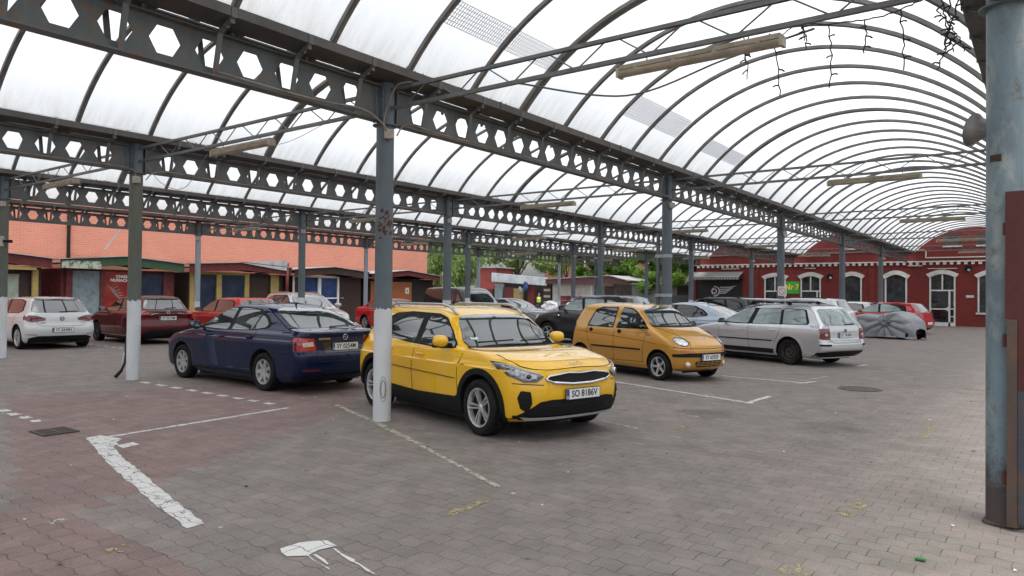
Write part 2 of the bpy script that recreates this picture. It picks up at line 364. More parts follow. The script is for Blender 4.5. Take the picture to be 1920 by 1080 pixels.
def gut(bm):  # tray split by an added slot so roof light shows as dashes
    for P_ in ([(-.40, ZG), (-.36, ZG), (-.36, ZB1+.105), (.0, ZB1+.082), (.0, ZB1+.066), (-.40, ZB1+.09)], [(.052, ZB1+.080), (.12, ZB1+.082), (.36, ZB1+.105), (.36, ZG), (.40, ZG), (.40, ZB1+.09), (.12, ZB1+.066), (.052, ZB1+.066)]):
        prism(bm, P_, lambda a, b_: (a, 0, b_), lambda a, b_: (a, PY, b_))
    for y in [h+.231 for h in HC[:-1]]+[.3, PY-.3]: box(bm, .0, .052, y-.13, y+.13, ZB1+.064, ZB1+.084)
    for y in (.15, PY-.15): box(bm, .0, .052, y-.15, y+.15, ZB1+.064, ZB1+.084)
    for y in (1.9, 5.6): box(bm, .355, .41, y, y+.015, ZB1+.1, ZG+.01); box(bm, -.41, -.355, y, y+.015, ZB1+.1, ZG+.01)
gut_me = mesh_of(gut, M_gut)
def pack(bm):    # small distance pieces between flange and gutter
    for y in [h+.231 for h in HC[:-1]]: box(bm, -.05, .05, y-.02, y+.02, ZB1+.012, ZB1+.066)
pack_me = mesh_of(pack, M_beam)
for ri, x in enumerate(RX):
    for k in range(-2 if ri > 1 else -1, NB):
        t_ = thing('castellated_beam', '', 'steel beam', (x, k*PY, 0), 0, 'castellated roof beams with hexagonal openings')
        if k >= 0: t_['label'] = f'pierced hexagon beam, bay {ORD[k]} from the camera, along {RS[ri]}'
        else: t_['label'] = f'pierced hexagon beam leaving the picture, on {RS[ri]}' + (', outermost' if k < -1 else '')
        inst('web', web_me, t_); inst('bottom_flange', bf_me, t_); inst('top_flange', tf_me, t_); inst('gutter', gut_me, t_); inst('packing_piece', pack_me, t_)
        for h in HC:
            inst('bracket', brk_me, t_, (0, h+.02, 0)); inst('bracket', brk_me, t_, (0, h-.02, 0), math.pi)
# columns
def col_me(r, z0, z1, mat, seg=28, disp=0):
    def f(bm): lathe(bm, [(0, z0), (r, z0), (r, z1), (0, z1)], seg)
    return mesh_of(f, mat, True)
def cap_f(r, mat):
    def f(bm):
        lathe(bm, [(0, ZC-.012), (r+.05, ZC-.012), (r+.05, ZC), (r, ZC), (r, ZG-.05), (0, ZG-.05)], 28)
        for s in (-1, 1):
            box(bm, -.09, .09, s*(r+.012)-.006, s*(r+.012)+.006, ZC+.02, ZB1); box(bm, -.012, .012, *sorted((s*r*.9, s*.19)), ZC+.02, ZB1)
            for z in (ZC+.1, ZC+.2, ZC+.3, ZC+.4):
                for q in (-.065, .065): box(bm, q-.012, q+.012, s*(r+.02)-.012, s*(r+.02)+.012, z-.012, z+.012)
        box(bm, -.12, .12, -.012, .012, ZC-.012, ZC+.0)
    return mesh_of(f, mat, True)
def jbox(bm): box(bm, -.055, .055, -.035, .035, -.055, .055, .006); box(bm, -.06, .06, -.04, -.03, -.06, .06, .004)
jb_me = mesh_of(jbox, M_boxpl)
def paint_me(r, ztop, rag, seed):
    def f(bm):
        rr = random.Random(seed); n = 40; rings = []
        for z in (0.004, .3, .7, 1.1, None):
            rings.append([bm.verts.new((r*math.cos(2*math.pi*k/n), r*math.sin(2*math.pi*k/n), z if z is not None else ztop+rr.uniform(-rag, rag))) for k in range(n)])
        for a, b_ in zip(rings, rings[1:]):
            for k in range(n): bm.faces.new((a[k], a[(k+1) % n], b_[(k+1) % n], b_[k]))
    return mesh_of(f, M_white, True)
for ri, x in enumerate(RX):
    for k in range(0, NB):
        y = k*PY; r = .113 if ri < 4 else .10
        if ri == 0: r = .125
        pm = [M_colblue, M_steel, M_steel, M_steel, M_colpale][ri]
        if (ri, k) in ((2, 0), (3, 0)): pm = M_colgreen
        nm = {(0, 0): 'thick weathered blue round pillar with rusty foot beside the red gate', (1, 0): 'dark grey round column on a white painted base in front of the yellow hatchback',
              (2, 0): 'greenish grey column with white base and bent black guard before the dark red car', (3, 0): 'greenish column with white base and small camera at the left edge'}.get((ri, k))
        t_ = thing('roof_column', nm or f'{ORD[k]} round steel column of {RS[ri]}', 'column', (x, y, 0), 0, 'round columns of the market canopy')
        s = inst('shaft', col_me(r, 0, ZC-.01, pm), t_)
        c = inst('capital', cap_f(r, M_steel if ri != 4 else M_beam), t_)
        if ri > 0 and (ri, k) not in ((4, 2),):
            zt = {1: 1.44, 2: 1.46, 3: 1.46, 4: 1.25}[ri]; me = paint_me(r+.002, zt, .02 if k == 0 else .006, ri*10+k); inst('painted_base', me, t_)
        if ri > 0: inst('junction_box', jb_me, t_, (r+.03, -.06, ZC-.14), R(35))
        if ri == 1 and k == 0:
            bm = BM(); a0 = math.atan2(-6.4, 6.85)+R(6)
            for rr_, th_ in ((.16, .008), (.11, .012)): tube(bm, [((r+.001)*math.cos(a0+.35*math.cos(q)*rr_/.16), (r+.001)*math.sin(a0+.35*math.cos(q)*rr_/.16), .42+rr_*math.sin(q)) for q in [2*math.pi*i/20 for i in range(21)]], th_*.5, 4)
            obj('scuff_mark', bm, plain('dark_scuff', (.14, .14, .14), .9), t_)
            bm = BM(); rnd = random.Random(2)
            for _ in range(34):
                a_ = a0+rnd.uniform(-.9, .9); z_ = 2.52+rnd.gauss(0, .09); w_ = rnd.uniform(.006, .028); h_ = rnd.uniform(.008, .035)
                bm.faces.new([bm.verts.new(((r+.0015)*math.cos(a_+dx/r), (r+.0015)*math.sin(a_+dx/r), z_+dz)) for dx, dz in ((-w_, -h_*.3), (-w_*.2, -h_), (w_, -h_*.2), (w_*.5, h_), (-w_*.6, h_*.8))])
            obj('rust_flakes', bm, plain('red_rust', (.10, .028, .018), .9, col2=(.05, .025, .02), vscale=30), t_)
for (x, y, z, lab) in (): pass
# drain pipe clipped beside two columns
for k, lab in ((1, 'grey drain pipe clipped to the second column behind the old gold car'),):
    bm = BM(); tube(bm, [(-.21, 0, .0), (-.21, 0, 3.05)], .045, 14); o = obj('drain_pipe', bm, M_steel, None, True, 40, (0, k*PY, 0)); tag(o, lab, 'drain pipe')
    for z in (1.62, 2.5): bm = BM(); lathe(bm, [(.118, z), (.122, z), (.122, z+.07), (.118, z+.07)], 24); box(bm, -.26, -.1, -.05, .05, z, z+.07); obj('pipe_clip', bm, M_colpale, o)
bm = BM(); tube(bm, [(-.2, 0, 0), (-.2, 0, 3.3)], .04, 14); o = obj('drain_pipe', bm, M_steel, None, True, 40, (-6.6, 2*PY, 0)); tag(o, 'grey drain pipe clipped to a column before the beige kiosk', 'drain pipe')
for z in (2.3, 3.0): obj('pipe_clip', box(BM(), -.25, -.08, -.05, .05, z, z+.06), M_colpale, o)
# trusses between the rows at every column line
def truss_parts(Lx):
    def top(bm):
        box(bm, .12, Lx-.12, -.022, .022, 4.255, 4.263); box(bm, .12, Lx-.12, -.022, -.017, 4.222, 4.255); box(bm, .12, Lx-.12, .017, .022, 4.222, 4.255)
    def bot(bm): box(bm, .12, Lx-.12, -.022, .022, 3.985, 3.992); box(bm, .12, Lx-.12, -.022, -.017, 3.992, 4.03); box(bm, .12, Lx-.12, .017, .022, 3.992, 4.03)
    def rods(bm):
        n = 7; p = (Lx-.7)/n
        for i in range(n):
            a = .35+i*p; pts = [(a, 0, 4.0), (a+p*.40, 0, 4.225), (a+p*.47, 0, 4.245), (a+p*.53, 0, 4.245), (a+p*.60, 0, 4.225), (a+p, 0, 4.0)]; tube(bm, pts, .0085, 6)
    return mesh_of(top, M_truss), mesh_of(bot, M_truss), mesh_of(rods, M_truss)
TR = {}
def fixture_me():
    def body(bm):
        box(bm, -.8, .8, -.045, .045, .0, .06, .012)
        for q in (-.6, -.2, .2, .6): box(bm, q-.02, q+.02, -.055, .055, -.01, .03)
    def cov(bm):
        n = 10; prof = [(.058*math.cos(math.pi*k/n), -.058*math.sin(math.pi*k/n)) for k in range(n+1)]
        prism(bm, prof, lambda a, b_: (-.79, a, b_), lambda a, b_: (.79, a, b_))
        for e in (-.8, .8): obox(bm, (e, 0, -.012), ((1, 0, 0), (0, 1, 0), (0, 0, 1)), .03, .115, .09)
    def hang(bm):
        for q in (-.5, .5): tube(bm, [(q, 0, .05), (q, 0, .10)], .006, 5)
    return mesh_of(body, M_fix), mesh_of(cov, M_tube, True), mesh_of(hang, M_truss)
FX = fixture_me()
for ri in range(4):
    x0, x1 = RX[ri+1], RX[ri]; Lx = x1-x0
    if round(Lx, 3) not in TR: TR[round(Lx, 3)] = truss_parts(Lx)
    A, B_, C_ = TR[round(Lx, 3)]
    nm2 = ['above the driving lane', 'above the yellow car aisle', 'above the navy saloon aisle', 'above the kiosk lane'][ri]
    for k in range(0, NB):
        t_ = thing('lattice_truss', f'light lattice truss {nm2}, {ORD[k]} from the camera', 'truss', (x0, k*PY, 0), 0, 'lattice trusses tying the column rows')
        inst('top_chord', A, t_); inst('bottom_chord', B_, t_); inst('zigzag_rods', C_, t_)
        fx = thing('strip_light', f'dusty strip light under the {ORD[k]} lattice truss {nm2}', 'strip light', (x0+{0: 4.19, 1: 3.36, 2: 3.2, 3: 3.25}[ri], k*PY, 3.885), R(random.uniform(-1, 1)), 'strip lights under the trusses')
        inst('housing', FX[0], fx); inst('cover', FX[1], fx); inst('hanger', FX[2], fx)
# vaulted roofs
def arc(Lx, n=28, dr=0, off=.38):
    half = Lx/2-off; sag = 5.82-ZG; rad = (half*half+sag*sag)/(2*sag); cz = 5.82-rad; a0 = math.asin(half/rad)
    return [((rad+dr)*math.sin(-a0+2*a0*i/n)+Lx/2, cz+(rad+dr)*math.cos(-a0+2*a0*i/n)) for i in range(n+1)]
def rib_mesh(Lx, wd=.068, hd=.05, thick=False):
    A0 = arc(Lx, 28, 0); A1 = arc(Lx, 28, hd)
    def f(bm):
        prev = None
        for (x, z), (x2, z2) in zip(A0, A1):
            cur = [bm.verts.new(p) for p in ((x, -wd/2, z), (x, wd/2, z), (x2, wd/2, z2), (x2, -wd/2, z2))]
            if prev:
                for q in range(4): bm.faces.new((prev[q], prev[(q+1) % 4], cur[(q+1) % 4], cur[q]))
            prev = cur
        # central raised bead on the underside
        prev = None
        for (x, z), (x2, z2) in zip(arc(Lx, 28, -.012), A0):
            cur = [bm.verts.new(p) for p in ((x, -.009, z), (x, .009, z), (x2, .009, z2), (x2, -.009, z2))]
            if prev:
                for q in range(4): bm.faces.new((prev[q], prev[(q+1) % 4], cur[(q+1) % 4], cur[q]))
            prev = cur
        if thick:
            prev = None
            for (x, z), (x2, z2) in zip(arc(Lx, 28, -.07), arc(Lx, 28, -.013)):
                cur = [bm.verts.new(p) for p in ((x, .03, z), (x, .1, z), (x2, .1, z2), (x2, .03, z2))]
                if prev:
                    for q in range(4): bm.faces.new((prev[q], prev[(q+1) % 4], cur[(q+1) % 4], cur[q]))
                prev = cur
    return mesh_of(f, M_rib, True)
def panel_mesh(Lx, y0, y1):
    A = arc(Lx, 32, .05)
    def f(bm):
        ny = 24; rows = [[bm.verts.new((x, y0+(y1-y0)*j/ny, z)) for x, z in A] for j in range(ny+1)]
        for a, b_ in zip(rows, rows[1:]):
            for i in range(len(A)-1): bm.faces.new((a[i], a[i+1], b_[i+1], b_[i]))
    return mesh_of(f, M_poly, True)
YE = 43.6; RP = PY/7
for ri in range(4):
    x0, x1 = RX[ri+1], RX[ri]; Lx = x1-x0; ks = -8 if ri < 2 else -14
    nm2 = ['over the driving lane nearest the camera', 'over the yellow and gold cars', 'over the navy saloon', 'in front of the kiosks'][ri]
    t_ = thing('barrel_roof', f'translucent white barrel vault on curved grey ribs {nm2}', 'roof', (x0, 0, 0), 0, 'parallel barrel vaults of the canopy')
    RM = rib_mesh(Lx); RT = rib_mesh(Lx, .15, .075)
    inst('roof_sheet', panel_mesh(Lx, 2.51+RP*ks-.3, YE), t_)
    for k in range(ks, 34): inst('rib', RT if k % 7 == 0 else RM, t_, (0, 2.51+RP*k, 0))
# mesh-patched repairs in the roof sheet (printed reinforcement grid showing through)
def mk_grid():
    m, t, b = newmat('reinforcing_mesh'); b.inputs['Base Color'].default_value = (.62, .66, .70, 1); b.inputs['Roughness'].default_value = .7; return m
M_grid = mk_grid()
def patch_grid(y0, y1, a0, a1, lab, Lx=6.6):
    A = arc(Lx, 120, .044); i0, i1 = int(a0*120), int(a1*120); bm = BM(); n = int((y1-y0)/.045)
    for j in range(n+1):
        y = y0+(y1-y0)*j/n; tube(bm, [(x, y, z) for x, z in A[i0:i1+1:2]], .006, 3, False)
    for i in range(i0, i1+1): tube(bm, [(A[i][0], y0, A[i][1]), (A[i][0], y1, A[i][1])], .006, 3, False)
    o = obj('mesh_patch', bm, M_grid); tag(o, lab, 'mesh patch', 'reinforcing mesh strips in the roof')
patch_grid(.15, 2.42, .115, .165, 'dark reinforcing mesh strip in the roof above the column by the yellow car')
patch_grid(5.05, 7.3, .09, .15, 'middle faint reinforcing mesh strip in the driving lane roof')
patch_grid(8.7, 10.9, .08, .13, 'farthest faint strip of reinforcing mesh in the lane roof')
# moss and leaf debris caught along the gutter lips
rnd = random.Random(31); bm = BM()
for x in (.37, -6.23, -12.73):
    for _ in range(900):
        y = rnd.uniform(-8, 30); k = max(0, noise.noise(Vector((x, y*.6, 0))))*1.4
        if k < .12: continue
        h = rnd.uniform(.01, .05)*k*1.6; c = Vector((x+rnd.uniform(-.02, .02), y, ZG)); d = Vector((rnd.uniform(-.02, .03), rnd.uniform(-.03, .03), 0))
        bm.faces.new([bm.verts.new(c+Vector((0, -.008, -.01))), bm.verts.new(c+Vector((0, .008, -.01))), bm.verts.new(c+d+Vector((0, 0, h)))])
o = obj('gutter_moss', bm, plain('brown_moss', (.14, .11, .05), .9, col2=(.06, .05, .025), vscale=10)); o['kind'] = 'stuff'
# cables
def cable(pts, r, lab, mat=None, n=10, name='cable'):
    P_ = [Vector(p) for p in pts]; out = []
    for i in range(len(P_)-1):
        a, b_, c, d = P_[max(i-1, 0)], P_[i], P_[i+1], P_[min(i+2, len(P_)-1)]
        for k in range(n):
            s = k/n; out.append(.5*((2*b_)+(-a+c)*s+(2*a-5*b_+4*c-d)*s*s+(-a+3*b_-3*c+d)*s**3))
    out.append(P_[-1]); bm = BM(); tube(bm, out, r, 6); o = obj(name, bm, mat or M_cable, None, True); tag(o, lab, 'cable'); return o
cable([(.09, -2.4, 3.87), (.09, -1.2, 3.86), (.1, -.5, 3.9), (.12, -.2, 3.8), (.14, -.1, 3.69)], .012, 'beige cable from the nearer beam foot down to the yellow car column box')
cable([(.5, -.03, 4.27), (.3, -.1, 4.24), (.15, -.12, 3.98), (.12, -.14, 3.78), (.14, -.09, 3.66)], .012, 'beige cable looping from the truss to the yellow car column box')
cable([(.16, .05, 3.66), (.1, .3, 3.86), (.08, .9, 3.86), (.08, 2.5, 3.865), (.08, 5, 3.865), (.08, 8.2, 3.87), (.14, 8.45, 3.68)], .01, 'thin beige cable lying along the beam foot behind the yellow car column')
cable([(-6.5, -.1, 3.66), (-6.45, -.2, 3.85), (-6.5, -1.4, 3.86), (-6.5, -4, 3.86)], .01, 'beige cable along the beam foot to the greenish column')
cable([(-6.45, .1, 3.68), (-6.45, .4, 3.87), (-6.5, 1.6, 3.865), (-6.5, 4.5, 3.865), (-6.5, 8.3, 3.87)], .01, 'beige cable along the beam foot above the navy saloon')
cable([(-6.3, 0, 4.0), (-5.7, 0, 3.55), (-4.9, .0, 3.4), (-4.2, 0, 3.9)], .005, 'thin slack wire drooping under the truss left of the white-footed column')
cable([(-3.6, 0, 3.92), (-2.6, .3, 3.93), (-1.2, .1, 4.05), (-.2, 0, 4.1)], .004, 'thin wire from the strip light towards the column by the yellow car')
cable([(2.1, 0.02, 4.0), (3.0, .9, 3.92), (4.1, 1.0, 4.15), (5.2, .2, 4.0)], .011, 'thick dark cable sagging below the vault near the first lane strip light', M_beam)
# ================================================================ cars
def glassmat(name, col, rough=.02, ior=1.75, inner=None):
    m, t, b = newmat(name); b.inputs['Roughness'].default_value = rough; b.inputs['IOR'].default_value = ior
    f = noisef(t, 1.7, 3, .5); L(t, mixc(t, ramp(t, f, .40, .62), col, inner or tuple(c*2.6+.01 for c in col)), b.inputs['Base Color'])
    b.inputs['Coat Weight'].default_value = .6; b.inputs['Coat Roughness'].default_value = .02; return m
G_dark = glassmat('dark_car_glass', (.012, .015, .017), ior=2.1); G_screen = glassmat('windscreen_glass', (.012, .018, .018), ior=2.4)
G_teal = glassmat('greenish_car_glass', (.05, .085, .085), inner=(.16, .24, .235), ior=1.9)
G_blk = glassmat('tinted_car_glass', (.006, .007, .008), ior=1.6)
P_trim = plain('black_plastic_trim', (.009, .0095, .010), .65, spec=.25, var=.3, vscale=12)
P_gloss = plain('gloss_black_trim', (.008, .008, .009), .15, coat=.6)
P_rub = plain('tyre_rubber', (.010, .010, .011), .85, col2=(.022, .021, .019), vscale=7, spec=.2)
P_void = plain('dark_recess', (.006, .006, .006), .9)
P_chrome = plain('chrome', (.72, .73, .75), .12, 1)
P_silverpl = plain('satin_silver_trim', (.45, .46, .47), .3, .8)
P_alloy = plain('alloy_wheel', (.66, .67, .69), .3, .7, var=.2, vscale=20)
P_alloyd = plain('dark_alloy', (.10, .10, .105), .35, .7)
P_hub = plain('silver_hubcap', (.42, .42, .43), .4, .3, var=.4, vscale=14)
P_steelw = plain('rusty_steel_wheel', (.045, .038, .034), .6, .2, var=.5, vscale=16)
P_lens = plain('headlamp_glass', (.74, .77, .80), .08, .25, coat=1, col2=(.42, .45, .48), vscale=18)
P_lensk = plain('clear_lamp_cover', (.40, .42, .45), .06, .2, coat=1, col2=(.07, .075, .08), vscale=22)
P_blade = plain('silver_bumper_blade', (.52, .53, .54), .4, .1)
P_lensin = plain('headlamp_inside', (.03, .032, .035), .15, .3, coat=1)
P_lampring = plain('headlamp_reflector', (.7, .72, .75), .1, .9)
P_tail = plain('red_lamp_lens', (.42, .012, .014), .12, coat=1, col2=(.24, .006, .008), vscale=25)
P_taild = plain('dark_red_lamp_lens', (.13, .006, .012), .1, coat=1)
P_taill = plain('clear_lamp_lens', (.62, .60, .58), .12, coat=1, col2=(.4, .25, .22), vscale=40)
P_orange = plain('orange_lamp_lens', (.62, .15, .03), .15, coat=1)
P_plate = plain('number_plate_white', (.72, .72, .70), .35)
P_ink = plain('number_plate_black', (.012, .012, .012), .4)
P_eu = plain('number_plate_blue', (.01, .05, .28), .35)
P_badge = plain('badge_silver', (.75, .76, .78), .2, .9)
P_line = plain('door_gap', (.008, .008, .008), .8)
P_papery = plain('windscreen_sticker', (.55, .60, .62), .5)

def pchip(pts):
    """monotone cubic interpolation of [(t,v)]"""
    pts = sorted(pts); T = [p[0] for p in pts]; V = [p[1] for p in pts]; n = len(T)
    h = [max(1e-6, T[i+1]-T[i]) for i in range(n-1)]; d = [(V[i+1]-V[i])/h[i] for i in range(n-1)]
    m = [0.]*n; m[0] = d[0]; m[-1] = d[-1]
    for i in range(1, n-1):
        if d[i-1]*d[i] > 0:
            w1, w2 = 2*h[i]+h[i-1], h[i]+2*h[i-1]; m[i] = (w1+w2)/(w1/d[i-1]+w2/d[i])
    def f(t):
        if t <= T[0]: return V[0]
        if t >= T[-1]: return V[-1]
        lo, hi = 0, n-1
        while hi-lo > 1:
            k = (lo+hi)//2
            if T[k] <= t: lo = k
            else: hi = k
        s = (t-T[lo])/h[lo]; s2 = s*s; s3 = s2*s
        return V[lo]*(2*s3-3*s2+1)+m[lo]*h[lo]*(s3-2*s2+s)+V[hi]*(-2*s3+3*s2)+m[hi]*h[lo]*(s3-s2)
    return f
class Shape:
    def __init__(s, S):
        s.S = S; s.xf = pchip([(z, x) for x, z in S['front']]); s.xr = pchip([(z, x) for x, z in S['rear']]); s.w = pchip([(z, x) for x, z in S['width']])
        s.rf = pchip(S.get('Rf', [(.2, .38), (.8, .42), (.95, .30), (1.02, .17), (1.5, .17)])); s.rr = pchip(S.get('Rr', [(.2, .26), (.8, .26), (1.0, .2), (1.1, .17), (1.5, .17)]))
        s.n = S.get('n', 2.6); s.z0 = S['front'][0][1]; s.z1 = S['front'][-1][1]; s.tp = S.get('taper', (.10, .07))
    def ext(s, z):
        f, r = s.xf(z), s.xr(z); h = (f-r)/2; return f, r, min(s.rf(z), h*.98), min(s.rr(z), h*.98)
    def tap(s, x):
        S = s.S; a = max(0, x-.2)/(S['L']/2); b = max(0, -x-.4)/(S['L']/2); return 1-s.tp[0]*a*a-s.tp[1]*b*b
    def yside(s, x, z):
        f, r, a, b = s.ext(z); w_ = s.w(z)*s.tap(x); n = s.n
        if x > f-a: u = min(1, (x-f+a)/a); return w_*(1-u**n)**(1/n)
        if x < r+b: u = min(1, (r+b-x)/b); return w_*(1-u**n)**(1/n)
        return w_
    def xfront(s, y, z):
        f, r, a, b = s.ext(z); x = f-a*.3; n = s.n
        for _ in range(4):
            q = min(.9995, abs(y)/max(1e-4, s.w(z)*s.tap(x))); x = f-a+a*(1-q**n)**(1/n)
        return x
    def xrear(s, y, z):
        f, r, a, b = s.ext(z); x = r+b*.3; n = s.n
        for _ in range(4):
            q = min(.9995, abs(y)/max(1e-4, s.w(z)*s.tap(x))); x = r+b-b*(1-q**n)**(1/n)
        return x
    def ztop(s, x, y):
        lo, hi = .5, s.z1
        for _ in range(30):
            m = (lo+hi)/2; f, r, a, b = s.ext(m)
            if r < x < f and s.yside(x, m) >= abs(y): lo = m
            else: hi = m
        return lo
    def P(s, kind, a, b, off=0):
        if kind == 'L': return (a, s.yside(a, b)+off, b)
        if kind == 'R': return (a, -s.yside(a, b)-off, b)
        if kind == 'F': return (s.xfront(a, b)+off, a, b)
        if kind == 'B': return (s.xrear(a, b)-off, a, b)
        return (a, b, s.ztop(a, b)+off)
def clampside(sh, poly, k=.62):
    out = []; n = len(poly)
    for i in range(n):
        (a, b), (c, d) = poly[i], poly[(i+1) % n]; m = max(1, int(math.hypot(c-a, d-b)/.05))
        for j in range(m):
            x, z = a+(c-a)*j/m, b+(d-b)*j/m; f, r, p, q = sh.ext(z); x = max(min(x, f-p*k), r+q*k)
            if not out or math.hypot(out[-1][0]-x, out[-1][1]-z) > .004: out.append((x, z))
    return out
def rpoly(poly, r, k=4):
    """rounds the corners of a polygon"""
    out = []; n = len(poly)
    for i in range(n):
        p0, p, p1 = Vector(poly[i-1]), Vector(poly[i]), Vector(poly[(i+1) % n]); a, b = (p0-p), (p1-p)
        q = min(r, a.length*.45, b.length*.45)
        if a.length < 1e-6 or b.length < 1e-6: continue
        A, B = p+a.normalized()*q, p+b.normalized()*q
        for j in range(k+1):
            s = j/k; out.append(tuple(A*(1-s)**2+p*2*s*(1-s)+B*s*s))
    return out
def patch(bm, sh, kind, poly, off=.004, grid=.06, skirt=.008, mi=0):
    b2 = BM(); vs = [b2.verts.new((p[0], p[1], 0)) for p in poly]; b2.faces.new(vs)
    xs = [p[0] for p in poly]; ys = [p[1] for p in poly]
    for ax, lo, hi in ((0, min(xs), max(xs)), (1, min(ys), max(ys))):
        n = max(1, int((hi-lo)/grid)); no = (1, 0, 0) if ax == 0 else (0, 1, 0)
        for i in range(1, n):
            q = lo+(hi-lo)*i/n; bmesh.ops.bisect_plane(b2, geom=b2.verts[:]+b2.edges[:]+b2.faces[:], plane_co=(q, 0, 0) if ax == 0 else (0, q, 0), plane_no=no)
    bmesh.ops.triangulate(b2, faces=[f for f in b2.faces if len(f.verts) > 4])
    mp = {}
    for v in b2.verts: mp[v] = bm.verts.new(sh.P(kind, v.co.x, v.co.y, off))
    for f in b2.faces:
        try: nf = bm.faces.new([mp[v] for v in f.verts]); nf.material_index = mi
        except ValueError: pass
    if skirt:
        for e in b2.edges:
            if len(e.link_faces) == 1:
                a, b = e.verts; A = bm.verts.new(sh.P(kind, a.co.x, a.co.y, off-skirt)); B = bm.verts.new(sh.P(kind, b.co.x, b.co.y, off-skirt))
                nf = bm.faces.new((mp[a], mp[b], B, A)); nf.material_index = mi
    b2.free()
def sline(bm, sh, kind, pts, r=.004, off=0, step=.05):
    out = []
    for (a, b), (c, d) in zip(pts, pts[1:]):
        n = max(1, int(math.hypot(c-a, d-b)/step))
        for i in range(n): out.append(sh.P(kind, a+(c-a)*i/n, b+(d-b)*i/n, off))
    out.append(sh.P(kind, *pts[-1], off)); tube(bm, out, r, 4)
def body_mesh(sh, res=1.0):
    S = sh.S; bm = BM(); z0, z1 = sh.z0, sh.z1
    # layers: finer where the profile is flat
    zs = set()
    for key in ('front', 'rear', 'width'):
        P_ = sorted((z, x) for x, z in S[key])
        for (za, xa), (zb, xb) in zip(P_, P_[1:]):
            n = max(1, int(math.hypot(zb-za, xb-xa)/(.07/res)))
            for i in range(n+1): zs.add(round(za+(zb-za)*i/n, 4))
    for i in range(6): zs.add(round(z1-.0008*i*i, 4))
    Z = sorted(zs); zz = [Z[0]]
    for z in Z[1:]:
        if z-zz[-1] > .0022 or z == Z[-1]: zz.append(z)
    n = sh.n; nc = int(12*res)+3; ns = int(26*res); rings = []
    for z in zz:
        f, r, a, b = sh.ext(z); pts = []
        for i in range(nc):
            th = (i/nc)*math.pi/2; x = f-a+a*math.cos(th)**(2/n) if i else f
            u = (x-f+a)/a if a > 0 else 0; pts.append((x, sh.w(z)*sh.tap(x)*max(0, math.sin(th))**(2/n)))
        for i in range(ns+1):
            x = (f-a)+((r+b)-(f-a))*i/ns; pts.append((x, sh.w(z)*sh.tap(x)))
        for i in range(1, nc+1):
            th = (1-i/nc)*math.pi/2; x = r+b-b*max(0, math.cos(th))**(2/n); pts.append((x, sh.w(z)*sh.tap(x)*max(0, math.sin(th))**(2/n)))
        ring = [bm.verts.new((x, y, z)) for x, y in pts]+[bm.verts.new((x, -y, z)) for x, y in pts[-2:0:-1]]; rings.append(ring)
    m = len(rings[0])
    for A, B in zip(rings, rings[1:]):
        for k in range(m): bm.faces.new((A[k], A[(k+1) % m], B[(k+1) % m], B[k]))
    bm.faces.new(rings[0][::-1]); bm.faces.new(rings[-1])
    bmesh.ops.recalc_face_normals(bm, faces=bm.faces); me = bpy.data.meshes.new('body'); bm.to_mesh(me); bm.free()
    # wheel wells
    c = BM(); ws = []
    for wx in (S['wf'], S['wr']):
        rr = S['wrad']+S.get('well', .055)
        for s in (-1, 1):
            y0 = S['track']-.30; M = Matrix.Translation((wx, s*(y0+.35), S['wrad']+.01)) @ Matrix.Rotation(math.pi/2, 4, 'X')
            lathe(c, [(0, -.35), (rr, -.35), (rr, .35), (0, .35)], 40, M); ws.append((wx, rr))
    bmesh.ops.recalc_face_normals(c, faces=c.faces)
    cm = bpy.data.meshes.new('c'); c.to_mesh(cm); c.free()
    o = bpy.data.objects.new('b', me); oc = bpy.data.objects.new('c', cm); sc.collection.objects.link(o); sc.collection.objects.link(oc)
    md = o.modifiers.new('b', 'BOOLEAN'); md.operation = 'DIFFERENCE'; md.object = oc; md.solver = 'EXACT'
    dg = bpy.context.evaluated_depsgraph_get(); out = bpy.data.meshes.new_from_object(o.evaluated_get(dg))
    bpy.data.objects.remove(o); bpy.data.objects.remove(oc)
    lim = S['track']-.30
    for p in out.polygons:
        cx, cy, cz = p.center
        for wx, rr in ws:
            d = math.hypot(cx-wx, cz-S['wrad']-.01)
            if (d < rr+.002 and abs(abs(cy)-lim) < .01) or (abs(d-rr) < .012 and abs(p.normal.y) < .35 and abs(cy) > lim-.01 and cz > .1): p.material_index = 1
        if abs(p.normal.z+1) < .01 and cz < z0+.01: p.material_index = 1
    return out
def mk_tyre(r, wd, ri):
    def f(bm):
        M = Matrix.Rotation(math.pi/2, 4, 'X'); h = wd/2
        pr = [(ri, -h*.80), (ri+.01, -h*.86), ((r+ri)/2, -h*1.0), (r-.03, -h*.97), (r-.012, -h*.88), (r-.002, -h*.7)]
        for q in (-.45, 0, .45): pr += [(r, h*(q-.14)), (r-.007, h*(q-.12)), (r-.007, h*(q-.06)), (r, h*(q-.04))]
        pr += [(r-.002, h*.7), (r-.012, h*.88), (r-.03, h*.97), ((r+ri)/2, h), (ri+.01, h*.86), (ri, h*.8), (ri-.01, h*.3), (ri-.01, -h*.7), (0, -h*.7)]
        lathe(bm, pr, 44, M)
    return mesh_of(f, P_rub, True)
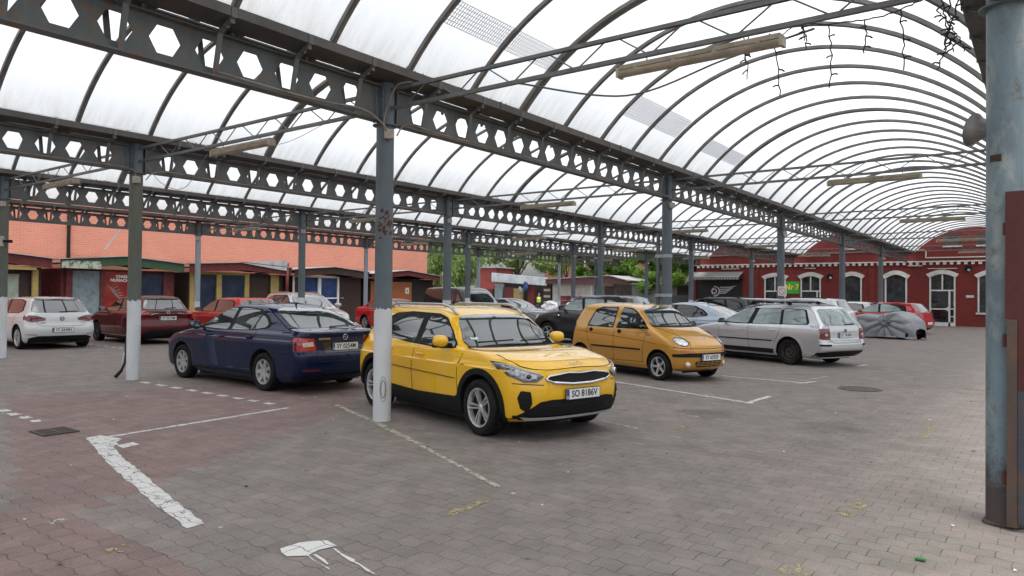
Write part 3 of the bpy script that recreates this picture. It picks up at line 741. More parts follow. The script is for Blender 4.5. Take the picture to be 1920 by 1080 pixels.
def mk_rim(ri, wd, style, mat, dark=None):
    """outer face at +h in local -y ... built facing -Y (rotated for the left side)"""
    h = wd/2
    def f(bm):
        M = Matrix.Rotation(math.pi/2, 4, 'X')   # local z -> -y
        lathe(bm, [(ri-.004, h*.30), (ri+.004, h*.84), (ri+.001, h*.90), (ri-.014, h*.86), (ri-.022, h*.5), (ri-.024, h*.3)], 44, M)
        k, pair, w0, w1, fill = style
        if k:
            for i in range(k):
                for s in ((-1, 1) if pair else (0,)):
                    a = 2*math.pi*(i+.5)/k; d0 = s*pair*.4; d1 = s*pair
                    def pt(rad, off, z):
                        return M @ Vector((rad*math.cos(a)-off*math.sin(a), rad*math.sin(a)+off*math.cos(a), z))
                    prof = [(.035, d0-w0, d0+w0), (ri*.55, (d0+d1)/2-(w0+w1)/2, (d0+d1)/2+(w0+w1)/2), (ri-.012, d1-w1, d1+w1)]; zt = [h*.62, h*.72, h*.80]; rows = []
                    for (rad, lo, hi), z in zip(prof, zt):
                        rows.append([bm.verts.new(pt(rad, lo, z-.03)), bm.verts.new(pt(rad, lo+.004, z)), bm.verts.new(pt(rad, hi-.004, z)), bm.verts.new(pt(rad, hi, z-.03))])
                    for A, B in zip(rows, rows[1:]):
                        for j in range(3): bm.faces.new((A[j], A[j+1], B[j+1], B[j]))
            lathe(bm, [(0, h*.70), (.028, h*.70), (.036, h*.62), (.05, h*.56), (.052, h*.2)], 20, M)
        if fill == 'cap':      # hub cap: disc with cut-outs around the edge
            lathe(bm, [(0, h*.62), (.03, h*.64), (.034, h*.54), (ri*.50, h*.60), (ri*.56, h*.70)], 40, M)
        if fill == 'steel':
            lathe(bm, [(0, h*.35), (.04, h*.35), (.045, h*.5), (.07, h*.5), (.09, h*.25), (ri*.62, h*.42), (ri*.70, h*.44), (ri*.78, h*.30), (ri-.02, h*.25)], 40, M)
    return mesh_of(f, mat, True)
def mk_back(ri, wd):
    def f(bm): lathe(bm, [(0, wd*.1), (ri-.01, wd*.1), (ri-.01, -wd*.3), (0, -wd*.3)], 28, Matrix.Rotation(math.pi/2, 4, 'X'))
    return mesh_of(f, P_void)
_wc = {}
def wheel_set(S, root):
    r, wd, ri = S['wrad'], S.get('tw', .205), S['rim']; key = (r, ri, S['wheel'])
    if key not in _wc:
        st, mt = WH[S['wheel']]; _wc[key] = (mk_tyre(r, wd, ri), mk_rim(ri, wd, st, mt), mk_back(ri, wd))
    ty, rm, bk = _wc[key]
    for wx in (S['wf'], S['wr']):
        for s in (-1, 1):
            steer = S.get('steer', 0) if wx == S['wf'] else 0
            wo_ = inst('wheel', ty, root, (wx, s*(S['track']-wd/2-.0), r-.004), (math.pi if s > 0 else 0)+steer)
            inst('rim', rm, wo_, (0, 0, 0)); inst('hub_back', bk, wo_, (0, 0, 0))
WH = {'kia': ((5, .030, .010, .013, 0), P_alloy), 'five': ((5, 0, .026, .022, 0), P_alloy), 'cap': ((7, 0, .030, .034, 'cap'), P_hub), 'twin': ((5, .022, .010, .010, 0), P_alloy),
      'steel': ((0, 0, 0, 0, 'steel'), P_steelw), 'multi': ((10, 0, .011, .012, 0), P_alloyd), 'golf': ((5, .036, .009, .010, 0), P_alloy), 'eight': ((8, 0, .013, .017, 0), P_alloy)}
def plate(root, loc, rot, text, w_=.52, h=.114, lab=None):
    """number plate facing local +X"""
    bm = BM(); box(bm, -.004, .002, -w_/2-.008, w_/2+.008, -h/2-.008, h/2+.008); fr = obj('number_plate_holder', bm, P_trim, root); fr.location = loc; fr.rotation_euler = rot
    bm = BM(); box(bm, 0, .005, -w_/2, w_/2, -h/2, h/2, .001); pl = obj('number_plate', bm, P_plate, root); pl.location = loc; pl.rotation_euler = rot
    Mx = Matrix(((0, 0, 1, .0062), (1, 0, 0, .018), (0, 1, 0, 0), (0, 0, 0, 1)))
    if text:
        me = textmesh(text, .105, .92, .0006, .0022); me.transform(Mx); me.materials.append(P_ink); inst('plate_lettering', me, pl)
        bm = BM(); box(bm, .0045, .0058, -w_/2+.002, -w_/2+.042, -h/2+.002, h/2-.002); obj('country_band', bm, P_eu, pl)
        me = textmesh('PL', .03, 1, .0004, .001); me.transform(Matrix(((0, 0, 1, .0064), (1, 0, 0, -w_/2+.022), (0, 1, 0, -.034), (0, 0, 0, 1)))); me.materials.append(P_plate); inst('country_letters', me, pl)
def mirror_part(root, S, mat, x, z, sgn, sh, scale=1.0, capmat=None):
    y = sh.yside(x, z)
    bm = BM(); bmesh.ops.create_uvsphere(bm, u_segments=20, v_segments=12, radius=1)
    for v in bm.verts:
        c = v.co; k = (abs(c.y)**2.6+abs(c.z)**2.6)**(1/2.6); q = math.hypot(c.y, c.z)
        if k > 1e-6: c.y *= q/k; c.z *= q/k
        c.x = c.x*.085 if c.x > 0 else c.x*.03
        c.y *= .115; c.z *= .075+.012*c.y*8*0
    o = obj('wing_mirror', bm, capmat or mat, root, True); o.location = (x-.02, sgn*(y+.155*scale), z+.075); o.scale = (scale, scale, scale); o.rotation_euler = (0, 0, sgn*R(-8))
    bm = BM(); bar(bm, (0, -sgn*.17, -.05), (0, 0, -.05), .05, .035, (0, 0, 1)); box(bm, -.045, .03, -.10, .10, -.078, -.055, .008); obj('mirror_foot', bm, P_trim, o)
    bm = BM(); prism(bm, rpoly([(-.095, -.055), (.095, -.055), (.095, .055), (-.095, .055)], .03), lambda a, b: (-.027, a, b), lambda a, b: (-.034, a, b)); obj('mirror_glass', bm, G_screen, o)
def make_car(S, name, label, loc, head, group=None, cat='car'):
    root = thing(name, label, cat, (loc[0], loc[1], 0), R(head), group); sh = Shape(S); root_parts = S
    pm = S['paint']; b = inst('body', None, root) if 0 else None
    me = body_mesh(sh, S.get('res', 1.0)); me.materials.append(pm); me.materials.append(P_void)
    me.polygons.foreach_set('use_smooth', [True]*len(me.polygons)); me.set_sharp_from_angle(angle=R(38)); body = inst('body', me, root)
    wheel_set(S, root)
    bm = BM(); box(bm, S['wr']+.42, S['wf']-.42, -S['track']+.14, S['track']-.14, sh.z0-.07, sh.z0+.02); box(bm, S['wf']+.36, sh.xf(sh.z0)-.12, -S['track']+.3, S['track']-.3, sh.z0-.04, sh.z0+.02); box(bm, sh.xr(sh.z0)+.12, S['wr']-.36, -S['track']+.3, S['track']-.3, sh.z0-.03, sh.z0+.02); obj('underbody_light_block', bm, P_void, root)  # unseen black floor boxes, added to block side light and deepen the shadow
    sides = ('R', 'L')
    def part(name, mat, items, par=root, smooth=True, off=.004, grid=.06, skirt=.008):
        bm = BM()
        for kind, poly in items: patch(bm, sh, kind, poly, off, grid, skirt)
        return obj(name, bm, mat, par, smooth, 40)
    gm = S.get('glass', G_dark)
    if 'trim' in S:
        for s in sides:
            for q in S['trim']: part('window_surround', S.get('trimmat', P_trim), [(s, clampside(sh, q, .85))], off=.0035)
    if 'chrome' in S:
        for s in sides: bm = BM(); [sline(bm, sh, s, q, .007, .006) for q in S['chrome']]; obj('chrome_strip', bm, P_chrome, root, True)
    for s in sides:
        for q in S['win']: part('side_window', gm, [(s, clampside(sh, rpoly(q, .045), 1.0))], off=.007)
    part('windscreen', S.get('gscreen', G_screen), [('F', rpoly(S['screen'], .05))], off=S.get('soff', .014), grid=.07, skirt=.012)
    rw = part('rear_window', S.get('grear', gm), [('B', rpoly(S['rearw'], .05))], off=.010, grid=.06)
    # panel gaps
    bm = BM()
    for s in sides:
        for q in S.get('gaps', []): sline(bm, sh, s, q, .0052, -.0005)
    for q in S.get('fgaps', []): sline(bm, sh, 'F', q, .0052, -.0005, .03); sline(bm, sh, 'F', [(-a, c) for a, c in q], .0052, -.0005, .03)
    for q in S.get('bgaps', []): sline(bm, sh, 'B', q, .0052, -.0005, .03); sline(bm, sh, 'B', [(-a, c) for a, c in q], .0052, -.0005, .03)
    for q in S.get('tgaps', []): sline(bm, sh, 'T', q, .004, -.0005, .03); sline(bm, sh, 'T', [(a, -c) for a, c in q], .004, -.0005, .03)
    if bm.verts: obj('panel_gaps', bm, P_line, body, True)
    else: bm.free()
    for x, z in S.get('handles', []):
        for sg, s in ((-1, 'R'), (1, 'L')):
            y = sh.yside(x, z); h_ = BM()
            if S.get('roundhandle'):
                lathe(h_, [(0, .012), (.045, .010), (.052, 0)], 20, Matrix.Translation((x, sg*y, z)) @ Matrix.Rotation(-sg*math.pi/2, 4, 'X') @ Matrix.Diagonal((1.15, .9, 1, 1))); obj('door_handle', h_, P_trim, root, True)
            else:
                tube(h_, [(x-.09, sg*(y+.002), z), (x-.06, sg*(y+.026), z), (x+.06, sg*(y+.028), z), (x+.09, sg*(y+.002), z)], .013, 8); obj('door_handle', h_, S.get('handlemat', pm), root, True)
    for q in S.get('mould', []):
        for s in sides: part('side_moulding', S.get('mouldmat', P_trim), [(s, q)], off=.014, skirt=.02)
    for q in S.get('arches', []):      # (wheel x, inner r, outer r, a0, a1)
        wx, r0, r1, a0, a1 = q; n = 22; pts = []
        pts = [(wx+r1*math.cos(R(a0+(a1-a0)*i/n)), S['wrad']+.01+r1*math.sin(R(a0+(a1-a0)*i/n))) for i in range(n+1)]+[(wx+r0*math.cos(R(a1+(a0-a1)*i/n)), S['wrad']+.01+r0*math.sin(R(a1+(a0-a1)*i/n))) for i in range(n+1)]
        for s in sides: part('arch_trim', S.get('archmat', P_trim), [(s, pts)], off=.016, skirt=.03, grid=.08)
    for nm, mat, kind, poly, off in S.get('extra', []):
        items = []
        mirror = nm.endswith('*'); nm = nm.rstrip('*')
        if kind in 'FB':
            if mirror:
                part(nm, mat, [(kind, poly)], off=off, grid=.04); part(nm, mat, [(kind, [(-a, c) for a, c in poly])], off=off, grid=.04); continue
            items = [(kind, poly)]
        elif kind == 'S':
            for s in sides: part(nm, mat, [(s, poly)], off=off, grid=.05)
            continue
        else: items = [(kind, poly)]
        part(nm, mat, items, off=off, grid=.05)
    if 'mirror' in S:
        for sg in (-1, 1): mirror_part(root, S, pm, S['mirror'][0], S['mirror'][1], sg, sh, S['mirror'][2] if len(S['mirror']) > 2 else 1, S.get('mirrormat'))
    if 'rails' in S:
        x0, x1, y, h, mt = S['rails']
        for sg in (-1, 1):
            bm = BM(); P_ = []
            for i in range(17):
                u = i/16; x = x0+(x1-x0)*u; e = min(1, math.sin(math.pi*u)*2.6)**.6 if 0 < u < 1 else 0; P_.append((x, sg*(y-.02*abs(2*u-1)), sh.ztop(x, y)+.012+h*e))
            tube(bm, P_, .017, 8); o = obj('roof_rail', bm, mt, root, True)
    if 'plateF' in S: z, tx = S['plateF']; plate(root, (sh.xfront(0, z)+.018, 0, z), (0, 0, 0), tx)
    if 'plateB' in S: z, tx = S['plateB'][:2]; yy = 0; plate(root, (sh.xrear(0, z)-.014, yy, z), (0, 0, math.pi), tx)
    if 'wipers' in S:
        bm = BM()
        for (a, b_), (c, d) in S['wipers']: sline(bm, sh, 'F', [(a, b_), (c, d)], .008, .03, .08)
        obj('wiper', bm, P_trim, root, True)
    if 'rwiper' in S: bm = BM(); sline(bm, sh, 'B', S['rwiper'], .009, .022, .08); obj('rear_wiper', bm, P_trim, root, True)
    if 'ant' in S:
        x = S['ant']; z = sh.ztop(x, 0); bm = BM(); tube(bm, [(x+.03, 0, z-.005), (x, 0, z+.02), (x-.06, 0, z+S.get('antl', .05))], .008, 5, radii=[.02, .014, .003]); obj('aerial', bm, P_trim, root, True)
    return root, sh
def text_on(root, sh, kind, s, size, a, b, mat, name='badge_lettering', off=.006, sx=1.0, bold=.001, sub=None):
    me = textmesh(s, size, sx, .001, bold)
    for v in me.vertices:
        u, h_ = v.co.x, v.co.y
        if kind == 'F': p = sh.P('F', a+u, b+h_, off+v.co.z)
        elif kind == 'B': p = sh.P('B', a-u, b+h_, off+v.co.z)
        v.co = p
    me.materials.append(mat); return inst(name, me, sub or root)
def ring_badge(root, sh, kind, a, b, r, mat=None, tw=.006, off=.012):
    bm = BM(); n = 20; tube(bm, [sh.P(kind, a+r*math.cos(2*math.pi*i/n), b+r*math.sin(2*math.pi*i/n), off) for i in range(n+1)], tw, 6); return obj('emblem', bm, mat or P_badge, root, True)
# ---------------------------------------------------------------- car descriptions (x forward, z up, metres)
def mirz(half):   # half outline given for y>=0 from top centre round to bottom centre -> full polygon
    return half+[(-a, b) for a, b in half[::-1] if abs(a) > 1e-6]
YEL = carpaint('yellow_car_paint', (.80, .45, .010), .0); GOLD = carpaint('gold_car_paint', (.56, .285, .045), .35, .4); NAVY = carpaint('navy_car_paint', (.002, .008, .040), .0, .3, 0)
SILV = carpaint('silver_car_paint', (.54, .55, .57), .6, .35); WHT = carpaint('white_car_paint', (.62, .64, .65), 0); DRED = carpaint('dark_red_car_paint', (.095, .003, .008), .0, .3, .05)
RED = carpaint('red_car_paint', (.50, .010, .014), 0); SIL2 = carpaint('light_silver_car_paint', (.50, .49, .48), .5); BLK = carpaint('black_car_paint', (.012, .012, .014), .1)
GRY = carpaint('grey_car_paint', (.155, .165, .185), .5); DGRY = carpaint('dark_grey_car_paint', (.030, .033, .040), .4); SBLUE = carpaint('silver_blue_car_paint', (.27, .33, .40), .55); BRED = carpaint('bright_red_car_paint', (.42, .008, .010), 0)

# 1 yellow crossover hatchback (length 4.14)
KIA = dict(L=4.14, paint=YEL, wf=1.29, wr=-1.29, wrad=.328, rim=.225, tw=.215, track=.875, wheel='kia', well=.06, n=2.7, taper=(.09, .06), steer=R(-2),
  front=[(1.90, .20), (2.04, .26), (2.10, .40), (2.12, .54), (2.105, .70), (2.07, .80), (1.97, .87), (1.70, .93), (1.40, .97), (1.08, .975), (.97, .99), (.64, 1.205), (.35, 1.39), (.08, 1.452), (-.2, 1.477), (-.45, 1.485)],
  rear=[(-1.75, .20), (-1.88, .26), (-2.0, .40), (-2.02, .60), (-1.98, .80), (-1.93, .92), (-1.88, 1.0), (-1.78, 1.12), (-1.62, 1.28), (-1.52, 1.38), (-1.42, 1.43), (-1.15, 1.465), (-.8, 1.485)],
  width=[(.80, .20), (.85, .27), (.865, .38), (.872, .50), (.880, .66), (.886, .79), (.868, .806), (.858, .87), (.84, .94), (.805, .985), (.765, 1.04), (.70, 1.22), (.635, 1.37), (.585, 1.425), (.50, 1.46), (.33, 1.48), (.2, 1.485)],
  Rf=[(.2, .40), (.5, .44), (.8, .50), (.90, .48), (.99, .30), (1.03, .18), (1.3, .17), (1.485, .2)], Rr=[(.2, .3), (.8, .34), (1.0, .26), (1.1, .18), (1.485, .18)],
  trim=[rpoly([(1.02, 1.0), (.74, 1.17), (.42, 1.315), (.10, 1.382), (-.60, 1.395), (-1.02, 1.365), (-1.38, 1.23), (-1.46, 1.13), (-1.30, 1.05), (-.45, .985), (.45, .955)], .03)],
  win=[[(.70, .985), (.60, 1.17), (.40, 1.28), (.12, 1.35), (-.10, 1.362), (-.16, .985)], [(-.30, .995), (-.25, 1.362), (-.62, 1.365), (-.95, 1.335), (-1.12, 1.23), (-1.08, 1.055), (-.95, 1.02)], [(-1.16, 1.075), (-1.19, 1.21), (-1.30, 1.20), (-1.37, 1.14), (-1.26, 1.08)]],
  screen=mirz([(0, 1.378), (.40, 1.372), (.54, 1.352), (.60, 1.28), (.665, 1.14), (.715, 1.03), (.69, 1.0), (.0, .995)]), rearw=mirz([(0, 1.39), (.48, 1.37), (.58, 1.10), (.50, 1.07), (0, 1.06)]),
  gaps=[[(.86, .42), (.84, .60), (.86, .80), (.93, .93)], [(-.20, .36), (-.22, .60), (-.20, .97)], [(-1.0, .99), (-.95, .80), (-.92, .68)], [(.85, .40), (-.20, .37), (-.80, .37)]],
  fgaps=[[(0, .815), (.45, .80), (.60, .81), (.70, .84)], [(.70, .84), (.735, .90), (.72, .985)], [(.52, .64), (.80, .655)]], handles=[(-.02, .86), (-.85, .89)], mirror=(.62, .985), mirrormat=YEL,
  mould=[[(.93, .203), (.93, .47), (.80, .40), (.0, .375), (-.80, .40), (-.93, .48), (-.93, .203)], [(.80, .62), (.80, .625), (-.75, .665), (-.75, .66)]],
  arches=[(1.29, .375, .445, -22, 202), (-1.29, .375, .445, -25, 205)],
  rails=(.35, -1.42, .555, .045, P_silverpl), plateF=(.525, 'SO 8186V'), wipers=[((.10, 1.045), (.62, 1.06)), ((-.55, 1.045), (.0, 1.06))], ant=-1.2, antl=.1,
  extra=[('cowl', P_trim, 'F', [(-.70, .985), (-.71, 1.0), (0, .997), (.71, 1.0), (.70, .985), (0, .982)], .008), ('lower_valance', P_trim, 'F', [(-.86, .203), (-.87, .315), (-.70, .29), (.70, .29), (.87, .315), (.86, .203)], .009), ('lower_grille', P_trim, 'F', [(-.60, .25), (-.76, .30), (-.56, .455), (-.42, .475), (.42, .475), (.56, .455), (.76, .30), (.60, .25)], .010),
         ('grille_mesh', P_void, 'F', rpoly([(-.50, .30), (-.46, .425), (.46, .425), (.50, .30)], .03), .015),
         ('upper_grille', P_void, 'F', [(-.50, .70), (-.47, .735), (-.20, .775), (-.10, .77), (.10, .77), (.20, .775), (.47, .735), (.50, .70), (.40, .665), (.15, .645), (-.15, .645), (-.40, .665)], .010),
         ('headlight_housing*', P_lensin, 'F', [(.515, .735), (.60, .675), (.72, .67), (.82, .735), (.858, .84), (.852, .885), (.80, .875), (.70, .815), (.60, .775)], .013),
         ('fog_recess*', P_trim, 'F', rpoly([(.68, .335), (.745, .38), (.775, .50), (.75, .58), (.67, .57), (.65, .44)], .012), .014),
         ('bumper_blade', P_blade, 'F', [(-.74, .285), (-.68, .245), (.68, .245), (.74, .285), (.64, .278), (-.64, .278)], .034),
         ('tail_light*', P_tail, 'B', [(.60, .92), (.86, .92), (.86, 1.02), (.60, 1.0)], .008)])
# 2 navy saloon (liftback)
OCT = dict(L=4.66, paint=NAVY, wf=1.34, wr=-1.34, wrad=.318, rim=.205, track=.885, wheel='cap', n=2.8, taper=(.08, .05),
  front=[(2.05, .18), (2.18, .24), (2.24, .40), (2.24, .55), (2.20, .70), (2.08, .78), (1.80, .86), (1.30, .94), (1.12, .965), (1.02, .99), (.60, 1.19), (.30, 1.32), (.05, 1.395), (-.2, 1.44), (-.5, 1.455)],
  rear=[(-2.15, .18), (-2.28, .25), (-2.40, .38), (-2.42, .55), (-2.415, .62), (-2.37, .70), (-2.36, .90), (-2.37, .985), (-2.335, 1.0), (-2.18, 1.018), (-2.02, 1.035), (-1.80, 1.12), (-1.45, 1.27), (-1.15, 1.37), (-.95, 1.415), (-.70, 1.455)],
  width=[(.82, .18), (.875, .27), (.89, .40), (.900, .55), (.905, .66), (.904, .80), (.897, .845), (.876, .858), (.858, .93), (.82, .97), (.775, 1.02), (.70, 1.18), (.62, 1.33), (.57, 1.39), (.45, 1.43), (.25, 1.452), (.2, 1.455)],
  Rf=[(.2, .42), (.8, .5), (.95, .32), (1.0, .18), (1.455, .2)], Rr=[(.2, .24), (.7, .25), (.95, .22), (1.0, .2), (1.06, .18), (1.455, .2)],
  trim=[rpoly([(1.06, .985), (.70, 1.17), (.42, 1.29), (.05, 1.365), (-.45, 1.375), (-.90, 1.345), (-1.22, 1.22), (-1.38, 1.10), (-1.32, 1.035), (-.9, .985), (.2, .955)], .03)],
  chrome=[], win=[[(.93, .995), (.66, 1.17), (.38, 1.285), (.06, 1.345), (-.17, 1.352), (-.13, .975)], [(-.25, .98), (-.28, 1.352), (-.55, 1.352), (-.86, 1.325), (-.98, 1.26), (-.86, .995)], [(-.90, 1.0), (-1.02, 1.25), (-1.17, 1.195), (-1.29, 1.10), (-1.24, 1.045)]],
  screen=mirz([(0, 1.39), (.42, 1.375), (.56, 1.34), (.66, 1.15), (.71, 1.03), (.65, 1.0), (0, .985)]), rearw=mirz([(0, 1.375), (.40, 1.37), (.545, 1.33), (.60, 1.22), (.665, 1.075), (.60, 1.055), (0, 1.05)]), grear=G_screen,
  gaps=[[(.93, .30), (.86, .50), (.90, .80), (1.02, .95)], [(-.20, .27), (-.20, .97)], [(-1.02, 1.0), (-1.08, .86), (-.98, .72), (-.92, .60)], [(.92, .29), (-.20, .27), (-.9, .28)], [(-1.74, .66), (-2.1, .675)]],
  bgaps=[[(0, .52), (.50, .53), (.56, .60), (.585, .72)], [(.70, .66), (.86, .68)]], tgaps=[[(-2.02, .66), (-1.15, .60)]], handles=[(-.05, .86), (-.90, .88)], handlemat=NAVY, mirror=(.72, .965, .95),
  plateB=(.755, 'SY 0254M'), ant=-1.0, steer=0, rwiper=[(.0, 1.06), (-.45, 1.075)],
  mould=[[(.9, .245), (.9, .28), (-.9, .28), (-.9, .245)]],
  extra=[('tail_light*', P_tail, 'B', [(.56, .735), (.60, .90), (.84, .915), (.872, .87), (.875, .70), (.58, .70)], .009), ('tail_lens*', P_taill, 'B', [(.60, .775), (.615, .845), (.78, .83), (.77, .765)], .012),
         ('reflector*', P_taild, 'B', [(.50, .372), (.50, .40), (.78, .41), (.78, .382)], .008), ('rear_valance', P_trim, 'B', [(-.7, .20), (-.66, .30), (.66, .30), (.7, .20)], .008),
         ('plate_recess', P_gloss, 'B', [(-.40, .66), (-.44, .83), (.44, .83), (.40, .66)], .003), ('boot_lip', NAVY, 'B', [(-.62, .975), (-.6, .99), (.6, .99), (.62, .975)], .03)])
# 3 small gold city car
MAT = dict(L=3.50, paint=GOLD, wf=1.17, wr=-1.17, wrad=.272, rim=.185, tw=.165, track=.74, wheel='five', well=.05, n=2.7, taper=(.10, .06),
  front=[(1.66, .20), (1.78, .25), (1.83, .35), (1.85, .50), (1.845, .60), (1.815, .68), (1.73, .765), (1.55, .855), (1.33, .94), (1.12, 1.015), (1.0, 1.05), (.76, 1.215), (.53, 1.36), (.28, 1.435), (-.05, 1.475), (-.35, 1.485)],
  rear=[(-1.45, .20), (-1.55, .26), (-1.63, .38), (-1.65, .52), (-1.62, .70), (-1.58, .90), (-1.55, 1.0), (-1.47, 1.16), (-1.38, 1.32), (-1.30, 1.41), (-1.15, 1.455), (-.9, 1.485)],
  width=[(.68, .20), (.72, .27), (.735, .38), (.745, .50), (.755, .60), (.752, .72), (.745, .80), (.735, .86), (.722, .93), (.70, .99), (.675, 1.05), (.62, 1.22), (.565, 1.36), (.53, 1.41), (.42, 1.455), (.25, 1.48), (.18, 1.485)],
  Rf=[(.2, .44), (.55, .50), (.85, .50), (1.03, .30), (1.07, .18), (1.485, .18)], Rr=[(.2, .3), (.95, .28), (1.05, .17), (1.485, .17)],
  win=[[(.90, 1.0), (.80, 1.14), (.52, 1.285), (.28, 1.36), (.02, 1.38), (-.02, .985)], [(-.16, .985), (-.14, 1.38), (-.62, 1.375), (-.78, 1.33), (-.93, 1.02), (-.90, .99)]],
  trim=[rpoly([(.95, .98), (.85, 1.15), (.54, 1.305), (.28, 1.385), (.03, 1.40), (-.04, 1.0), (-.04, .965)], .02), rpoly([(-.14, .965), (-.12, 1.40), (-.64, 1.395), (-.82, 1.34), (-.98, 1.02), (-.95, .97)], .03)],
  screen=mirz([(0, 1.41), (.36, 1.395), (.485, 1.355), (.56, 1.20), (.625, 1.08), (.56, 1.055), (0, 1.05)]), rearw=mirz([(0, 1.39), (.40, 1.36), (.5, 1.02), (0, 1.0)]),
  gaps=[[(.76, .33), (.76, .60), (.86, .97)], [(-.09, .31), (-.09, .97)], [(-.95, .97), (-.98, .82), (-.86, .62), (-.78, .45)], [(1.10, .70), (.76, .745), (-.1, .80), (-1.3, .86)], [(.76, .33), (-.09, .31), (-.7, .32)]],
  fgaps=[[(0, .635), (.45, .64), (.62, .65), (.72, .665)], [(.46, .64), (.42, .75), (.47, .90), (.62, 1.02)]], handles=[(.07, .90), (-.82, .90)], roundhandle=1, mirror=(.66, .975, .8), mirrormat=P_trim,
  mould=[[(.70, .555), (.70, .585), (-.78, .585), (-.78, .555)]], plateF=(.47, 'SY 6592F'), wipers=[((.05, 1.075), (.50, 1.09)), ((-.45, 1.07), (.02, 1.085))], ant=.05, antl=.03,
  extra=[('bumper_strip', P_trim, 'F', [(-.69, .475), (-.70, .53), (-.5, .555), (.5, .555), (.70, .53), (.69, .475), (.5, .48), (-.5, .48)], .018),
         ('grille', P_void, 'F', rpoly([(-.34, .285), (-.38, .40), (.38, .40), (.34, .285)], .04), .004),
         ('indicator*', P_orange, 'F', rpoly([(.40, .572), (.61, .568), (.63, .612), (.42, .620)], .012), .016), ('cowl', P_trim, 'F', [(-.62, 1.022), (-.63, 1.055), (0, 1.05), (.63, 1.055), (.62, 1.022), (0, 1.016)], .010)])
# 4 silver estate
PAS = dict(L=4.68, paint=SILV, wf=1.35, wr=-1.35, wrad=.312, rim=.195, track=.865, wheel='steel', n=2.9, taper=(.09, .03), well=.06,
  front=[(2.1, .20), (2.22, .26), (2.27, .40), (2.27, .52), (2.22, .66), (2.10, .76), (1.80, .84), (1.25, .93), (1.05, .965), (.95, .99), (.55, 1.18), (.25, 1.31), (-.05, 1.395), (-.4, 1.44), (-.7, 1.455)],
  rear=[(-2.12, .22), (-2.22, .27), (-2.33, .36), (-2.37, .42), (-2.37, .56), (-2.34, .60), (-2.29, .66), (-2.28, .85), (-2.24, .98), (-2.14, 1.10), (-1.95, 1.34), (-1.87, 1.405), (-1.75, 1.435), (-1.3, 1.455)],
  width=[(.80, .20), (.845, .27), (.855, .40), (.866, .52), (.872, .64), (.870, .76), (.860, .84), (.845, .90), (.82, .94), (.79, .98), (.72, 1.15), (.655, 1.30), (.61, 1.375), (.50, 1.425), (.33, 1.45), (.25, 1.455)],
  Rf=[(.2, .42), (.8, .5), (.95, .32), (1.0, .17), (1.455, .18)], Rr=[(.2, .22), (.58, .24), (.64, .15), (1.0, .12), (1.455, .14)],
  trim=[rpoly([(1.02, .965), (.60, 1.17), (.30, 1.285), (-.10, 1.365), (-1.0, 1.375), (-1.62, 1.35), (-1.70, 1.33), (-1.86, 1.03), (-1.82, .985), (.2, .945)], .02)],
  win=[[(.86, .985), (.55, 1.155), (.28, 1.27), (-.06, 1.345), (-.18, 1.35), (-.06, .965)], [(-.20, .965), (-.32, 1.352), (-.98, 1.355), (-1.04, .98)], [(-1.12, .985), (-1.06, 1.352), (-1.60, 1.335), (-1.66, 1.31), (-1.79, 1.03), (-1.76, 1.0)]], glass=G_teal, gscreen=G_teal,
  screen=mirz([(0, 1.385), (.44, 1.37), (.58, 1.33), (.68, 1.14), (.72, 1.03), (.65, 1.0), (0, .985)]), rearw=mirz([(0, 1.375), (.50, 1.365), (.57, 1.33), (.665, 1.03), (.62, .995), (0, .985)]), grear=G_teal,
  gaps=[[(.90, .30), (.85, .55), (.86, .80), (.95, .93)], [(-.14, .28), (-.12, .95)], [(-1.08, .97), (-1.08, .80), (-1.0, .64), (-.92, .50)], [(-1.9, .97), (-2.0, .93)], [(.9, .3), (-.14, .28), (-.95, .29)]],
  bgaps=[[(0, .57), (.52, .575), (.56, .64), (.57, .93), (.60, 1.0)]], handles=[(.02, .80), (-.88, .82)], mirror=(.72, .95, .95),
  mould=[[(.84, .545), (.84, .575), (-.86, .575), (-.86, .545)], [(.9, .245), (.9, .36), (-.9, .36), (-.9, .245)]], arches=[(-1.35, .37, .41, 5, 175)], archmat=SILV,
  plateB=(.75, 'SY 7K40N'), rails=(.35, -1.75, .545, .035, P_silverpl), rwiper=[(.0, 1.0), (-.42, 1.02)],
  extra=[('tail_light*', P_taild, 'B', [(.575, .65), (.575, .915), (.79, .915), (.842, .89), (.852, .67), (.79, .65)], .010), ('tail_lens*', P_taill, 'B', rpoly([(.64, .74), (.66, .80), (.73, .80), (.72, .73)], .03), .013),
         ('bumper_strip*', P_trim, 'B', [(.60, .50), (.60, .545), (.845, .545), (.845, .50)], .012), ('rear_valance', P_trim, 'B', [(-.84, .225), (-.855, .35), (-.5, .38), (.5, .38), (.855, .35), (.84, .225)], .008)])
